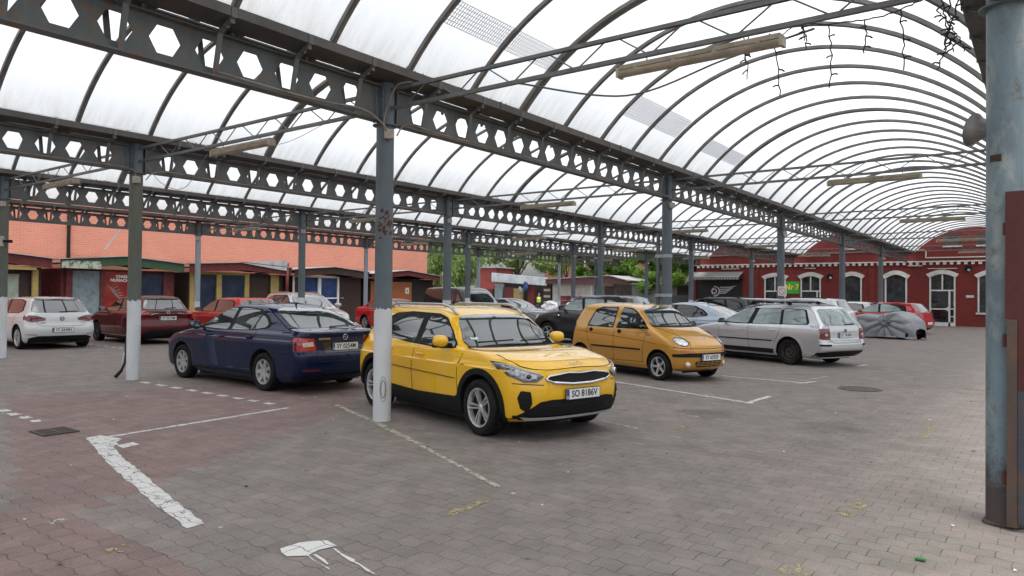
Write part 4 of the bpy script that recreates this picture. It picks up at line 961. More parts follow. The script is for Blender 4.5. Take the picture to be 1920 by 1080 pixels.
# 5 white hatchback seen from behind
GLF = dict(L=4.26, paint=WHT, wf=1.32, wr=-1.32, wrad=.318, rim=.225, track=.875, wheel='golf', n=2.8, taper=(.08, .05),
  front=[(1.95, .18), (2.08, .25), (2.13, .40), (2.13, .55), (2.08, .70), (1.95, .80), (1.65, .88), (1.2, .95), (1.0, .985), (.60, 1.18), (.25, 1.33), (0, 1.40), (-.3, 1.44), (-.5, 1.452)],
  rear=[(-1.88, .18), (-1.98, .27), (-2.08, .40), (-2.10, .55), (-2.08, .64), (-2.03, .72), (-2.01, .85), (-1.98, .95), (-1.90, 1.06), (-1.74, 1.25), (-1.64, 1.36), (-1.58, 1.405), (-1.4, 1.43), (-1.0, 1.452)],
  width=[(.80, .18), (.87, .27), (.885, .40), (.893, .52), (.895, .68), (.893, .80), (.878, .812), (.872, .87), (.85, .93), (.80, .98), (.76, 1.03), (.69, 1.20), (.63, 1.33), (.58, 1.385), (.47, 1.425), (.28, 1.448), (.2, 1.452)],
  trim=[rpoly([(.98, .975), (.62, 1.16), (.25, 1.31), (-.1, 1.365), (-.9, 1.365), (-1.3, 1.31), (-1.40, 1.05), (-1.2, .99), (.2, .95)], .04)],
  win=[[(.88, .985), (.60, 1.145), (.25, 1.29), (-.08, 1.345), (-.15, .965)], [(-.26, .97), (-.20, 1.348), (-.85, 1.348), (-1.22, 1.29), (-1.32, 1.06), (-1.18, 1.01)]], glass=G_blk,
  screen=mirz([(0, 1.385), (.42, 1.37), (.56, 1.33), (.69, 1.05), (.63, 1.01), (0, 1.0)]), rearw=mirz([(0, 1.375), (.48, 1.36), (.60, 1.32), (.70, 1.05), (.64, 1.02), (0, 1.01)]), grear=G_dark,
  gaps=[[(-.20, .28), (-.2, .96)], [(-1.2, .99), (-1.05, .75), (-.95, .5)]], bgaps=[[(0, .64), (.50, .65), (.58, .70), (.60, .80)]], handles=[(-.05, .84), (-.85, .86)], mirror=(.68, .965, .9),
  plateB=(.535, 'ST 6544N'), rwiper=[(.05, 1.03), (-.42, 1.05)], ant=-1.15, antl=.04,
  extra=[('tail_light*', P_taild, 'B', [(.40, .80), (.40, .86), (.60, .930), (.84, .945), (.868, .90), (.868, .80), (.70, .76)], .009), ('rear_valance', P_trim, 'B', [(-.76, .185), (-.78, .32), (-.6, .375), (.6, .375), (.78, .32), (.76, .185)], .010),
         ('reflector*', P_taild, 'B', [(.60, .40), (.62, .415), (.86, .43), (.86, .415)], .008), ('roof_spoiler', P_gloss, 'B', [(-.56, 1.378), (-.54, 1.398), (.54, 1.398), (.56, 1.378)], .05)])
# 6 dark red small hatch
YAR = dict(GLF, L=3.94, paint=DRED, wf=1.28, wr=-1.28, wrad=.31, rim=.21, track=.86, wheel='multi',
  front=[(1.88, .2), (2.0, .26), (2.05, .42), (2.04, .6), (1.98, .76), (1.82, .86), (1.5, .94), (1.12, 1.0), (.98, 1.03), (.6, 1.22), (.25, 1.38), (0, 1.44), (-.3, 1.485), (-.5, 1.495)],
  rear=[(-1.68, .2), (-1.78, .28), (-1.87, .42), (-1.88, .56), (-1.84, .66), (-1.80, .80), (-1.83, .92), (-1.80, 1.0), (-1.70, 1.09), (-1.52, 1.30), (-1.45, 1.40), (-1.38, 1.44), (-1.2, 1.47), (-.9, 1.495)],
  width=[(.79, .2), (.84, .28), (.86, .42), (.872, .56), (.87, .70), (.872, .84), (.86, .92), (.82, .98), (.765, 1.03), (.72, 1.08), (.66, 1.24), (.60, 1.38), (.55, 1.43), (.44, 1.468), (.25, 1.49), (.2, 1.495)],
  trim=[rpoly([(1.0, 1.0), (.62, 1.2), (.25, 1.355), (-.1, 1.405), (-.8, 1.40), (-1.2, 1.32), (-1.30, 1.12), (-.8, 1.03), (.2, .985)], .04)],
  win=[[(.86, 1.01), (.6, 1.18), (.25, 1.33), (-.08, 1.385), (-.15, 1.0)], [(-.26, 1.01), (-.2, 1.385), (-.78, 1.38), (-1.05, 1.31), (-1.12, 1.13), (-.75, 1.045)]], glass=G_blk,
  screen=mirz([(0, 1.42), (.42, 1.40), (.54, 1.36), (.66, 1.09), (.6, 1.05), (0, 1.04)]), rearw=mirz([(0, 1.405), (.44, 1.395), (.55, 1.35), (.66, 1.12), (.60, 1.085), (0, 1.075)]),
  gaps=[[(-.20, .30), (-.2, .99)]], bgaps=[[(0, .62), (.48, .64), (.56, .72)]], handles=[(-.02, .90)], mirror=(.66, 1.0, .9), mirrormat=P_gloss,
  plateB=(.80, 'SY 0573M'), rwiper=[(.05, 1.10), (-.32, 1.125)], ant=-1.0, antl=.04,
  mould=[[(.9, .25), (.9, .275), (-.9, .275), (-.9, .25)]], mouldmat=P_silverpl,
  extra=[('light_band', P_gloss, 'B', [(-.66, 1.045), (-.80, 1.02), (-.84, .95), (-.5, .90), (-.36, .955), (.36, .955), (.5, .90), (.84, .95), (.80, 1.02), (.66, 1.045)], .006), ('tail_light*', P_tail, 'B', [(.52, 1.0), (.60, .915), (.845, .90), (.858, .985), (.80, 1.02)], .011),
         ('rear_valance', P_trim, 'B', [(-.78, .205), (-.70, .38), (-.54, .46), (.54, .46), (.70, .38), (.78, .205)], .010), ('roof_spoiler', P_gloss, 'B', [(-.52, 1.405), (-.50, 1.44), (.50, 1.44), (.52, 1.405)], .06), ('roof_panel', P_gloss, 'T', rpoly([(.28, -.50), (.28, .50), (-1.2, .48), (-1.2, -.48)], .1), .003)])
# 7 bright red hatch
RHA = dict(GLF, paint=RED, wheel='multi', bgaps=[], plateB=(.55, ''), glass=G_dark); RHA['extra'] = [e for e in GLF['extra'] if e[0] != 'roof_spoiler']
# 8 silver SUV, front to the right
SUV = dict(L=4.53, paint=SIL2, wf=1.31, wr=-1.31, wrad=.345, rim=.225, track=.885, wheel='eight', n=2.7, res=.8,
  front=[(2.0, .24), (2.14, .30), (2.19, .45), (2.19, .62), (2.16, .80), (2.05, .93), (1.75, 1.01), (1.30, 1.08), (1.08, 1.12), (1.0, 1.15), (.66, 1.34), (.38, 1.50), (.1, 1.58), (-.2, 1.62), (-.5, 1.635)],
  rear=[(-1.98, .24), (-2.10, .32), (-2.2, .5), (-2.2, .7), (-2.16, .9), (-2.12, 1.05), (-2.0, 1.25), (-1.88, 1.45), (-1.83, 1.55), (-1.7, 1.59), (-1.3, 1.62), (-.9, 1.635)],
  width=[(.82, .24), (.88, .32), (.90, .5), (.91, .68), (.91, .86), (.895, .98), (.865, 1.06), (.82, 1.11), (.78, 1.16), (.71, 1.34), (.64, 1.5), (.59, 1.57), (.48, 1.61), (.28, 1.63), (.2, 1.635)],
  Rf=[(.2, .45), (.9, .6), (1.08, .40), (1.14, .18), (1.635, .18)], Rr=[(.2, .28), (1.0, .24), (1.1, .17), (1.635, .17)],
  trim=[rpoly([(1.0, 1.13), (.68, 1.34), (.38, 1.49), (0, 1.545), (-1.1, 1.53), (-1.6, 1.40), (-1.72, 1.22), (-1.5, 1.15), (.2, 1.10)], .04)],
  win=[[(.86, 1.14), (.64, 1.32), (.36, 1.46), (.02, 1.52), (-.1, 1.12)], [(-.2, 1.12), (-.1, 1.52), (-.85, 1.51), (-1.0, 1.15)], [(-1.08, 1.15), (-.96, 1.505), (-1.12, 1.50), (-1.5, 1.39), (-1.62, 1.23), (-1.45, 1.17)]], glass=G_blk,
  screen=mirz([(0, 1.565), (.42, 1.55), (.57, 1.51), (.69, 1.22), (.64, 1.165), (0, 1.15)]), rearw=mirz([(0, 1.56), (.45, 1.54), (.6, 1.2), (0, 1.15)]),
  gaps=[[(.85, .4), (.88, 1.08)], [(-.15, .4), (-.15, 1.1)], [(-1.05, 1.12), (-.95, .7)]], fgaps=[[(0, .93), (.5, .93), (.66, .96), (.74, 1.06)]], handles=[(0, .98), (-.85, 1.0)], mirror=(.66, 1.13, 1.1), rails=(.2, -1.5, .56, .04, P_silverpl),
  mould=[[(.9, .32), (.9, .44), (-.88, .44), (-.88, .32)]], plateF=(.50, ''), arches=[(1.31, .39, .43, 0, 180), (-1.31, .39, .43, 0, 180)],
  extra=[('upper_grille', P_gloss, 'F', rpoly([(-.44, .70), (-.50, .86), (.50, .86), (.44, .70)], .03), .010), ('grille_bar', P_chrome, 'F', [(-.48, .765), (-.48, .795), (.48, .795), (.48, .765)], .022), ('grille_edge', P_chrome, 'F', [(-.46, .685), (-.46, .705), (.46, .705), (.46, .685)], .02),
         ('headlight*', P_lens, 'F', [(.50, .76), (.54, .875), (.76, .96), (.86, .98), (.85, .86), (.72, .77)], .009), ('lower_grille', P_trim, 'F', rpoly([(-.62, .28), (-.66, .46), (.66, .46), (.62, .28)], .05), .008)])
# 9 red saloon
RSA = dict(L=4.5, paint=RED, wf=1.27, wr=-1.27, wrad=.31, rim=.205, track=.86, wheel='five', n=2.7, res=.8,
  front=[(2.0, .2), (2.15, .28), (2.2, .42), (2.2, .55), (2.14, .68), (2.0, .76), (1.7, .83), (1.2, .91), (1.0, .95), (.9, .98), (.5, 1.18), (.2, 1.31), (-.05, 1.38), (-.4, 1.42), (-.6, 1.43)],
  rear=[(-2.0, .2), (-2.15, .3), (-2.24, .42), (-2.24, .56), (-2.2, .66), (-2.18, .85), (-2.16, .97), (-2.1, .99), (-1.9, 1.01), (-1.72, 1.04), (-1.45, 1.16), (-1.2, 1.28), (-1.0, 1.36), (-.85, 1.40), (-.7, 1.43)],
  width=OCT['width'][:-5]+[(.62, 1.31), (.57, 1.37), (.45, 1.405), (.25, 1.425), (.2, 1.43)],
  trim=[rpoly([(.96, .965), (.5, 1.18), (.2, 1.29), (-.05, 1.345), (-.6, 1.35), (-.95, 1.30), (-1.3, 1.08), (-1.2, 1.0), (.2, .94)], .04)],
  win=[[(.82, .98), (.5, 1.15), (.2, 1.265), (-.08, 1.325), (-.15, .96)], [(-.25, .965), (-.2, 1.33), (-.6, 1.33), (-.9, 1.28), (-1.18, 1.08), (-1.1, 1.01)]],
  screen=mirz([(0, 1.365), (.42, 1.35), (.56, 1.31), (.68, 1.1), (.70, 1.03), (.64, 1.0), (0, .99)]), rearw=mirz([(0, 1.35), (.45, 1.34), (.62, 1.08), (0, 1.05)]),
  gaps=[[(.85, .35), (.9, .93)], [(-.2, .3), (-.2, .95)], [(-1.05, 1.0), (-1.02, .8), (-.9, .6)]], handles=[(-.03, .82), (-.9, .84)], mirror=(.68, .95, .95), mould=[[(.84, .50), (.84, .53), (-.86, .53), (-.86, .50)]],
  extra=[('tail_light*', P_tail, 'B', [(.58, .70), (.58, .92), (.86, .93), (.87, .72)], .009), ('headlight*', P_lens, 'F', [(.5, .6), (.54, .72), (.8, .74), (.8, .62)], .009), ('bumper_seam*', P_trim, 'B', [(.5, .58), (.5, .60), (.88, .60), (.88, .58)], .01)])
# 10 black van
VAN = dict(L=4.95, paint=BLK, wf=1.6, wr=-1.5, wrad=.34, rim=.215, track=.93, wheel='cap', n=3.2, res=.8, taper=(.10, .02),
  front=[(2.2, .25), (2.42, .33), (2.47, .5), (2.46, .7), (2.38, .88), (2.22, 1.0), (2.0, 1.1), (1.85, 1.17), (1.72, 1.24), (1.35, 1.55), (1.1, 1.76), (.85, 1.88), (.5, 1.94), (.2, 1.96)],
  rear=[(-2.35, .25), (-2.44, .4), (-2.45, .8), (-2.44, 1.2), (-2.40, 1.6), (-2.34, 1.85), (-2.2, 1.93), (-1.9, 1.96)],
  width=[(.88, .25), (.94, .35), (.955, .6), (.96, .9), (.95, 1.1), (.93, 1.2), (.87, 1.5), (.81, 1.75), (.76, 1.87), (.6, 1.93), (.35, 1.96)],
  Rf=[(.2, .5), (1.0, .7), (1.2, .5), (1.96, .45)], Rr=[(.2, .12), (1.96, .14)],
  win=[[(1.55, 1.16), (1.35, 1.42), (1.14, 1.63), (.75, 1.68), (.72, 1.14)], [(.45, 1.2), (.45, 1.66), (-.45, 1.66), (-.45, 1.2)]], trim=[],
  screen=mirz([(0, 1.80), (.55, 1.76), (.66, 1.70), (.80, 1.32), (.72, 1.26), (0, 1.24)]), rearw=mirz([(0, 1.7), (.7, 1.68), (.75, 1.2), (0, 1.2)]), grear=G_blk,
  gaps=[[(.65, .4), (.62, 1.8)], [(-.6, .4), (-.6, 1.85)], [(-.55, 1.08), (-2.3, 1.08)]], handles=[(.78, 1.02)], mirror=(1.30, 1.13, 1.35), mirrormat=P_trim,
  extra=[('headlight*', P_lens, 'F', [(.60, .80), (.66, .95), (.84, 1.04), (.86, .86)], .009), ('lower_grille', P_trim, 'F', rpoly([(-.7, .3), (-.7, .55), (.7, .55), (.7, .3)], .05), .008)])
# 11 grey fastback
HYU = dict(OCT, paint=GRY, wheel='multi', res=.8, glass=G_dark, rwiper=None, plateF=(.42, ''), chrome=[]); [HYU.pop(k) for k in ('rwiper', 'plateB')]
HYU['mirrormat'] = P_gloss; HYU['fgaps'] = [[(0, .76), (.5, .76), (.62, .78), (.72, .85), (.7, .95)]]
HYU['extra'] = [('headlight*', P_lensin, 'F', [(.48, .64), (.60, .70), (.82, .75), (.84, .70), (.66, .63)], .009), ('upper_grille', P_gloss, 'F', rpoly([(-.5, .42), (-.58, .62), (.58, .62), (.5, .42)], .05), .008)]
# 12 dark grey SUV with silver rails
DUS = dict(SUV, paint=DGRY, glass=G_teal, gscreen=G_teal, plateF=(.5, ''), mirrormat=P_trim, wheel='twin', rails=(.45, -1.55, .60, .05, P_silverpl))
DUS['extra'] = [('headlight*', P_lens, 'F', [(.52, .76), (.54, .90), (.78, .94), (.84, .86), (.78, .77)], .009), ('upper_grille', P_gloss, 'F', rpoly([(-.5, .76), (-.5, .90), (.5, .90), (.5, .76)], .03), .010), ('lower_grille', P_trim, 'F', rpoly([(-.7, .26), (-.7, .6), (.7, .6), (.7, .26)], .05), .008), ('vent_panel', P_trim, 'S', [(.90, .84), (.88, 1.06), (.76, 1.06), (.74, .84)], .006), ('vent_badge', P_badge, 'S', [(.84, .93), (.84, .98), (.78, .98), (.78, .93)], .012)]
# 13 silver-blue big fastback
AUD = dict(OCT, L=4.9, paint=SBLUE, glass=G_blk, wheel='twin', res=.8, handlemat=SBLUE); [AUD.pop(k) for k in ('rwiper', 'plateB')]
AUD['chrome'] = [[(1.04, .965), (.70, 1.17), (.42, 1.295), (.05, 1.37), (-.45, 1.38), (-.90, 1.345), (-1.22, 1.22), (-1.40, 1.09), (-1.32, 1.03), (-.9, .98), (.2, .948), (1.0, .965)]]
AUD['extra'] = [('tail_light*', P_tail, 'B', [(.50, .80), (.52, .92), (.86, .92), (.87, .80)], .009)]
# 14 dark crossover, 15/16 white cars, 17 red sport hatch
DSU = dict(SUV, paint=DGRY, glass=G_blk, wheel='twin', rails=(.3, -1.5, .57, .03, P_trim))
WH1 = dict(SUV, paint=WHT, glass=G_dark, rails=(.3, -1.5, .57, .03, P_trim)); WH2 = dict(GLF, paint=WHT, glass=G_dark, res=.7, plateB=(.535, ''))
LEO = dict(GLF, paint=BRED, wheel='five', glass=G_teal, grear=G_dark, res=.9, plateB=(.50, ''), bgaps=[[(0, .60), (.5, .62), (.6, .70)]])
LEO['extra'] = [('tail_light*', P_taild, 'B', rpoly([(.50, .84), (.52, .92), (.82, .93), (.855, .88), (.80, .83)], .02), .009), ('rear_valance', P_trim, 'B', [(-.72, .20), (-.70, .28), (.70, .28), (.72, .20)], .008)]
LEO['win'] = [[(.88, .985), (.60, 1.145), (.25, 1.29), (-.08, 1.345), (-.12, .985)], [(-.22, .99), (-.18, 1.348), (-.55, 1.34), (-.95, 1.24), (-1.15, 1.10), (-1.1, 1.05)]]
def wheelpose(S, px, py, head, which):
    """car origin so that the outer contact point of a wheel ('FR','RR','FL','RL') sits at px,py"""
    wx = S['wf'] if which[0] == 'F' else S['wr']; wy = -S['track'] if which[1] == 'R' else S['track']; a = R(head)
    return (px-(wx*math.cos(a)-wy*math.sin(a)), py-(wx*math.sin(a)+wy*math.cos(a)))
GC = 'cars parked under the canopy'
def car(S, nm, lab, px, py, head, which, group=GC, cat='car'):
    return make_car(S, nm, lab, wheelpose(S, px, py, head, which) if which else (px, py), head, group, cat)
k_, ks = car(KIA, 'crossover_hatchback', 'bright yellow crossover hatchback parked behind the white-footed column', 1.56, .03, -15, 'FR')
# its front details
def on(sh, kind, pts, off): return [sh.P(kind, a, b, off) for a, b in pts]
def chrome_frame(root, sh, pts, r, mat=P_chrome, name='grille_frame', off=.016):
    bm = BM(); out = []
    for (a, b), (c, d) in zip(pts, pts[1:]):
        for i in range(4): out.append(sh.P('F', a+(c-a)*i/4, b+(d-b)*i/4, off))
    out.append(sh.P('F', *pts[-1], off)); tube(bm, out, r, 6); return obj(name, bm, mat, root, True)
chrome_frame(k_, ks, [(-.50, .70), (-.46, .735), (-.20, .765), (0, .755), (.20, .765), (.46, .735), (.50, .70), (.40, .665), (.15, .643), (-.15, .643), (-.40, .665), (-.50, .70)], .011)
chrome_frame(k_, ks, [(-.41, .665), (-.15, .640), (.15, .640), (.41, .665)], .018, name='grille_chin')
for s in (-1, 1):
    bm = BM(); patch(bm, ks, 'F', [(s*a, b) for a, b in [(.54, .742), (.61, .692), (.72, .687), (.805, .745), (.845, .84), (.838, .87), (.80, .865), (.70, .805), (.60, .768)]], .018, .03); o = obj('headlight', bm, P_lensk, k_, True)
    p = Vector(ks.P('F', s*.67, .732, .0)); bm = BM(); M = Matrix.Translation(p) @ Matrix.Rotation(s*R(32), 4, 'Z') @ Matrix.Rotation(math.pi/2, 4, 'Y')
    lathe(bm, [(.034, -.03), (.038, .022), (.032, .026), (.028, .016), (.0, .022)], 20, M); obj('projector_lens', bm, P_lampring, o, True)
    bm = BM(); M2 = Matrix.Translation(p) @ Matrix.Rotation(s*R(32), 4, 'Z') @ Matrix.Rotation(math.pi/2, 4, 'Y'); lathe(bm, [(0, .034), (.018, .030), (.025, .022)], 16, M2); obj('projector_bulb', bm, P_gloss, o, True)
    bm = BM(); sline(bm, ks, 'F', [(s*.555, .757), (s*.70, .80), (s*.80, .858), (s*.84, .862)], .007, .022, .03); obj('lamp_strip', bm, P_blade, o, True)
    bm = BM()
    for z in (.42, .49): sline(bm, ks, 'F', [(s*.67, z), (s*.755, z+.015)], .008, .018)
    obj('fog_fin', bm, P_trim, k_, True)
bm = BM()
for z in (.325, .35, .375, .40): sline(bm, ks, 'F', [(-.47, z), (.47, z)], .005, .019, .1)
obj('grille_bars', bm, P_trim, k_, True)
bm = BM()   # windscreen sticker
patch(bm, ks, 'F', [(-.60, 1.075), (-.60, 1.105), (-.50, 1.105), (-.50, 1.075)], .018, .1, 0); obj('sticker', bm, P_papery, k_)
def strokes(root, sh, kind, segs, r, mat, name='emblem', off=.008):
    bm = BM()
    for sgm in segs: tube(bm, [sh.P(kind, a, b, off) for a, b in sgm], r, 4)
    return obj(name, bm, mat, root, True)
q = .085   # slanted letter emblem on the bonnet edge
strokes(k_, ks, 'F', [[(-q, .842), (-q, .868)], [(-q, .853), (-q*.45, .868), (-q*.45, .842)], [(-q*.95, .856), (-q*.45, .842), (.0, .868), (.0, .842)], [(.0, .842), (q*.45, .868)], [(q*.45, .868), (q, .842)]], .0035, P_badge)
strokes(k_, ks, 'R', [[(.93, .80), (.99, .80)]], .012, P_orange, 'side_repeater', .004)
o_, os_ = car(OCT, 'saloon_car', 'dark navy saloon seen from its rear quarter beside the yellow car', -3.58, .66, 178.5, 'RL')
ring_badge(o_, os_, 'B', 0, .905, .045); strokes(o_, os_, 'B', [[(-.02, .885), (.02, .915), (-.01, .925)], [(-.03, .905), (.02, .905)]], .005, P_badge)
text_on(o_, os_, 'B', 'OCTAVIA', .042, .40, .885, P_badge, sx=1.2); text_on(o_, os_, 'B', '1.6 TDI', .03, -.45, .90, P_badge)
m_, ms = car(MAT, 'small_hatchback', 'small old gold five-door hatchback with round headlights', .77, 6.47, -19, 'FR')
for s in (-1, 1):
    bm = BM(); patch(bm, ms, 'F', [(s*(.545+.098*math.cos(a)), .765+.078*math.sin(a)) for a in [2*math.pi*i/28 for i in range(28)]], .006, .03, .02); hd = obj('headlight', bm, P_lens, m_, True)
    bm = BM(); tube(bm, [ms.P('F', s*(.545+.100*math.cos(a)), .765+.080*math.sin(a), .006) for a in [2*math.pi*i/28 for i in range(29)]], .006, 5); obj('headlight_rim', bm, P_line, hd, True)
    bm = BM(); tube(bm, [ms.P('F', s*(.545+.05*math.cos(a)), .760+.042*math.sin(a), .008) for a in [2*math.pi*i/20 for i in range(21)]], .004, 5); obj('reflector_ring', bm, P_chrome, hd, True)
    p = Vector(ms.P('F', s*.50, .335, .0)); bm = BM(); M = Matrix.Translation(p) @ Matrix.Rotation(s*R(22), 4, 'Z') @ Matrix.Rotation(math.pi/2, 4, 'Y'); lathe(bm, [(.066, -.02), (.070, .010), (.046, .012)], 22, M); f_ = obj('fog_light', bm, GOLD, m_, True)
    bm = BM(); lathe(bm, [(.046, .010), (.034, .026), (0, .030)], 20, M); obj('fog_lens', bm, P_lens, f_, True)
bm = BM()
for z in (.315, .345, .375): sline(bm, ms, 'F', [(-.34, z), (.34, z)], .005, .007, .1)
for a in (-.2, -.07, .07, .2): sline(bm, ms, 'F', [(a, .29), (a, .40)], .005, .007)
obj('grille_bars', bm, GOLD, m_, True)
strokes(m_, ms, 'R', [[(.88, .865), (.94, .865)]], .013, P_orange, 'side_repeater', .002); strokes(m_, ms, 'R', [[(.80, .905), (.92, .905)]], .005, P_ink, 'side_badge', .001)
bm = BM(); patch(bm, ms, 'F', [(-.045, .635), (-.045, .65), (.045, .65), (.045, .635)], .005, .05); obj('emblem', bm, GOLD, m_, True)
p_, ps = car(PAS, 'estate_car', 'silver estate car with roof bars seen from its left rear corner', 1.80, 11.57, 158, 'RL')
# roof bars and the ski carrier
bm = BM()
for x in (-.05, -1.15): bar(bm, (x, -.60, 1.515), (x, .60, 1.515), .05, .03, (0, 0, 1))
rb = obj('roof_bars', bm, P_trim, p_)
for x in (-.05, -1.15):
    for s in (-1, 1): bm = BM(); box(bm, x-.05, x+.05, s*.56-.03, s*.56+.03, 1.44, 1.53, .01); obj('bar_foot', bm, P_trim, p_)
for y in (.34, .05, -.28):
    bm = BM(); pts = [(.55, y, 1.56), (.3, y, 1.575), (-.05, y, 1.565), (-.6, y, 1.555), (-1.15, y, 1.565), (-1.45, y, 1.56)]; tube(bm, pts, .028, 8, radii=[.008, .03, .03, .03, .03, .01]); obj('rack_profile', bm, P_silverpl if y > 0 else P_alloy, p_, True)
ring_badge(p_, ps, 'B', 0, .86, .03, P_gloss, .008)
g_, gs = car(GLF, 'hatchback', 'white hatchback at the left edge seen from behind', -15.78, 1.22, 178, 'RL')
ring_badge(g_, gs, 'B', 0, .845, .05, P_gloss, .008); strokes(g_, gs, 'B', [[(-.03, .87), (-.012, .82), (0, .85), (.012, .82), (.03, .87)]], .005, P_gloss)
text_on(g_, gs, 'B', 'GOLF', .045, .46, .73, P_alloyd, sx=1.2); text_on(g_, gs, 'B', 'TSI', .04, -.50, .735, P_tail, sx=1.2)
y_, ys = car(YAR, 'hatchback', 'dark crimson hatchback with gloss black roof behind the white-footed column', -16.65, 5.01, 178, None)
ring_badge(y_, ys, 'B', 0, .985, .045, P_badge, .006)
for s in (-1, 1): strokes(y_, ys, 'B', [[(s*.30, .955), (s*.42, .935), (s*.52, .905)]], .008, P_chrome, 'light_strip', .012)
car(RHA, 'hatchback', 'bright red hatchback between the crimson hatchback and the silver off-roader', -15.85, 7.8, 176, None)
car(SUV, 'off_roader', 'light silver tall off-roader facing right in front of the kiosk with blue tarpaulins', -13.82, 9.19, -14, None)
car(RSA, 'saloon_car', 'red saloon facing right, half hidden by the column of the yellow car', -16.6, 16.33, -8, None)
car(VAN, 'van', 'black panel van facing right behind the yellow car', -14.8, 18.9, -18, None, cat='van')
car(HYU, 'fastback_car', 'grey fastback car facing right beyond the yellow car roof', -15.0, 23.0, -12, None)
car(DUS, 'off_roader', 'dark grey off-roader with silver roof rails behind the small gold car', -5.62, 14.95, 176, None)
car(AUD, 'fastback_car', 'silver blue coupe-like car with chrome window line left of the estate', -2.75, 15.6, 174, None)
car(DSU, 'off_roader', 'almost black crossover in front of the black shutter with the winged wheel', -4.3, 22.33, 174, None)
car(WH1, 'off_roader', 'white car of which only the roof shows above the silver estate', -1.1, 22.6, 170, None)
car(WH2, 'hatchback', 'white hatchback behind the column next to the red hatchback', -1.87, 34.3, 172, None)
l_, ls = car(LEO, 'hatchback', 'red sporty hatchback behind the grey dust cover near the white door', 0.48, 32.0, 165, None)
# ================================================================ walls, kiosks and the brick hall
def brickmat(name, c1, c2, mort, bw=.25, bh=.077, msz=.008, var=.25, bump=.3, horiz='xz', blot=None):
    m, t, b = newmat(name); P = worldpos(t); sp = N(t, 'ShaderNodeSeparateXYZ'); L(t, P, sp.inputs[0])
    cb = N(t, 'ShaderNodeCombineXYZ'); L(t, sp.outputs[0 if horiz == 'xz' else 1], cb.inputs[0]); L(t, sp.outputs[2], cb.inputs[1])
    br = N(t, 'ShaderNodeTexBrick'); br.inputs['Scale'].default_value = 1; br.inputs['Brick Width'].default_value = bw; br.inputs['Row Height'].default_value = bh; br.inputs['Mortar Size'].default_value = msz
    br.inputs['Color1'].default_value = c4(c1); br.inputs['Color2'].default_value = c4(c2); br.inputs['Mortar'].default_value = c4(mort); br.inputs['Bias'].default_value = 0
    L(t, cb.outputs[0], br.inputs['Vector'])
    nz = N(t, 'ShaderNodeTexNoise', i_Scale=.8, i_Detail=6.0, i_Roughness=.6); L(t, P, nz.inputs['Vector'])
    c = mixc(t, math_(t, 'MULTIPLY', ramp(t, nz.outputs['Fac'], .35, .7), var), br.outputs['Color'], tuple(x*.55 for x in c1))
    if blot:
        n2 = N(t, 'ShaderNodeTexNoise', i_Scale=2.2, i_Detail=7.0, i_Roughness=.7); L(t, P, n2.inputs['Vector']); c = mixc(t, math_(t, 'MULTIPLY', ramp(t, n2.outputs['Fac'], .56, .7), .5), c, blot)
    L(t, c, b.inputs['Base Color']); b.inputs['Roughness'].default_value = .85
    bn = N(t, 'ShaderNodeBump', i_Strength=bump, i_Distance=.008); L(t, math_(t, 'SUBTRACT', 1, br.outputs['Fac']), bn.inputs['Height']); L(t, bn.outputs[0], b.inputs['Normal']); return m
B_pink = brickmat('pink_facing_brick', (.60, .225, .155), (.54, .195, .13), (.61, .33, .25), .26, .085, .009, .22, horiz='yz')
B_red = brickmat('dark_red_painted_brick', (.22, .028, .022), (.17, .022, .018), (.10, .016, .014), .25, .077, .010, .4, .8, blot=(.19, .045, .035))
B_white = plain('white_painted_stone', (.62, .60, .56), .7, var=.2, vscale=4)
W_frame = plain('white_window_frame', (.62, .62, .60), .5, var=.15, vscale=5)
W_glass = glassmat('dark_window_glass', (.012, .013, .015), ior=1.5, rough=.05); 
K_dred = plain('dark_red_board', (.115, .018, .018), .65, var=.45, vscale=5); K_brown = plain('dark_brown_board', (.040, .022, .018), .6, var=.4, vscale=6)
K_green = plain('weathered_green_board', (.025, .07, .03), .6, col2=(.05, .075, .045), vscale=3); K_peel = plain('peeled_white_paint', (.40, .42, .37), .8, col2=(.05, .12, .05), vscale=5, lo=.47, hi=.55)
K_yel = plain('faded_yellow_paint', (.33, .245, .08), .6, var=.25, vscale=5); K_tarp = plain('blue_tarpaulin', (.012, .035, .12), .35, col2=(.03, .07, .2), vscale=2.2, bump=.6, bscale=3)
K_dtarp = plain('dark_navy_sheet', (.010, .020, .045), .3, col2=(.02, .04, .08), vscale=1.8, bump=.5, bscale=3); K_curt = plain('grey_curtain', (.20, .26, .28), .6, col2=(.12, .16, .18), vscale=5)
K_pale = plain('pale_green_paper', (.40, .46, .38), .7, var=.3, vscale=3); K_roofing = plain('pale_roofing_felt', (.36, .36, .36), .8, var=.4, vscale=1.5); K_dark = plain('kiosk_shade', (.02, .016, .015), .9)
K_wood = plain('orange_wood_board', (.26, .085, .026), .5, col2=(.24, .075, .02), vscale=4); K_beige = plain('beige_plaster', (.46, .42, .38), .8, var=.3, vscale=1.5); K_poster = plain('red_poster', (.19, .012, .010), .35, col2=(.30, .04, .015), vscale=2.0)
K_fasc = plain('maroon_fascia', (.10, .035, .04), .6, var=.35, vscale=3); K_shut = plain('grey_shutter', (.22, .23, .22), .6, var=.3, vscale=2); K_tarpg = plain('grey_white_tarp', (.42, .44, .47), .6, var=.3, vscale=3)
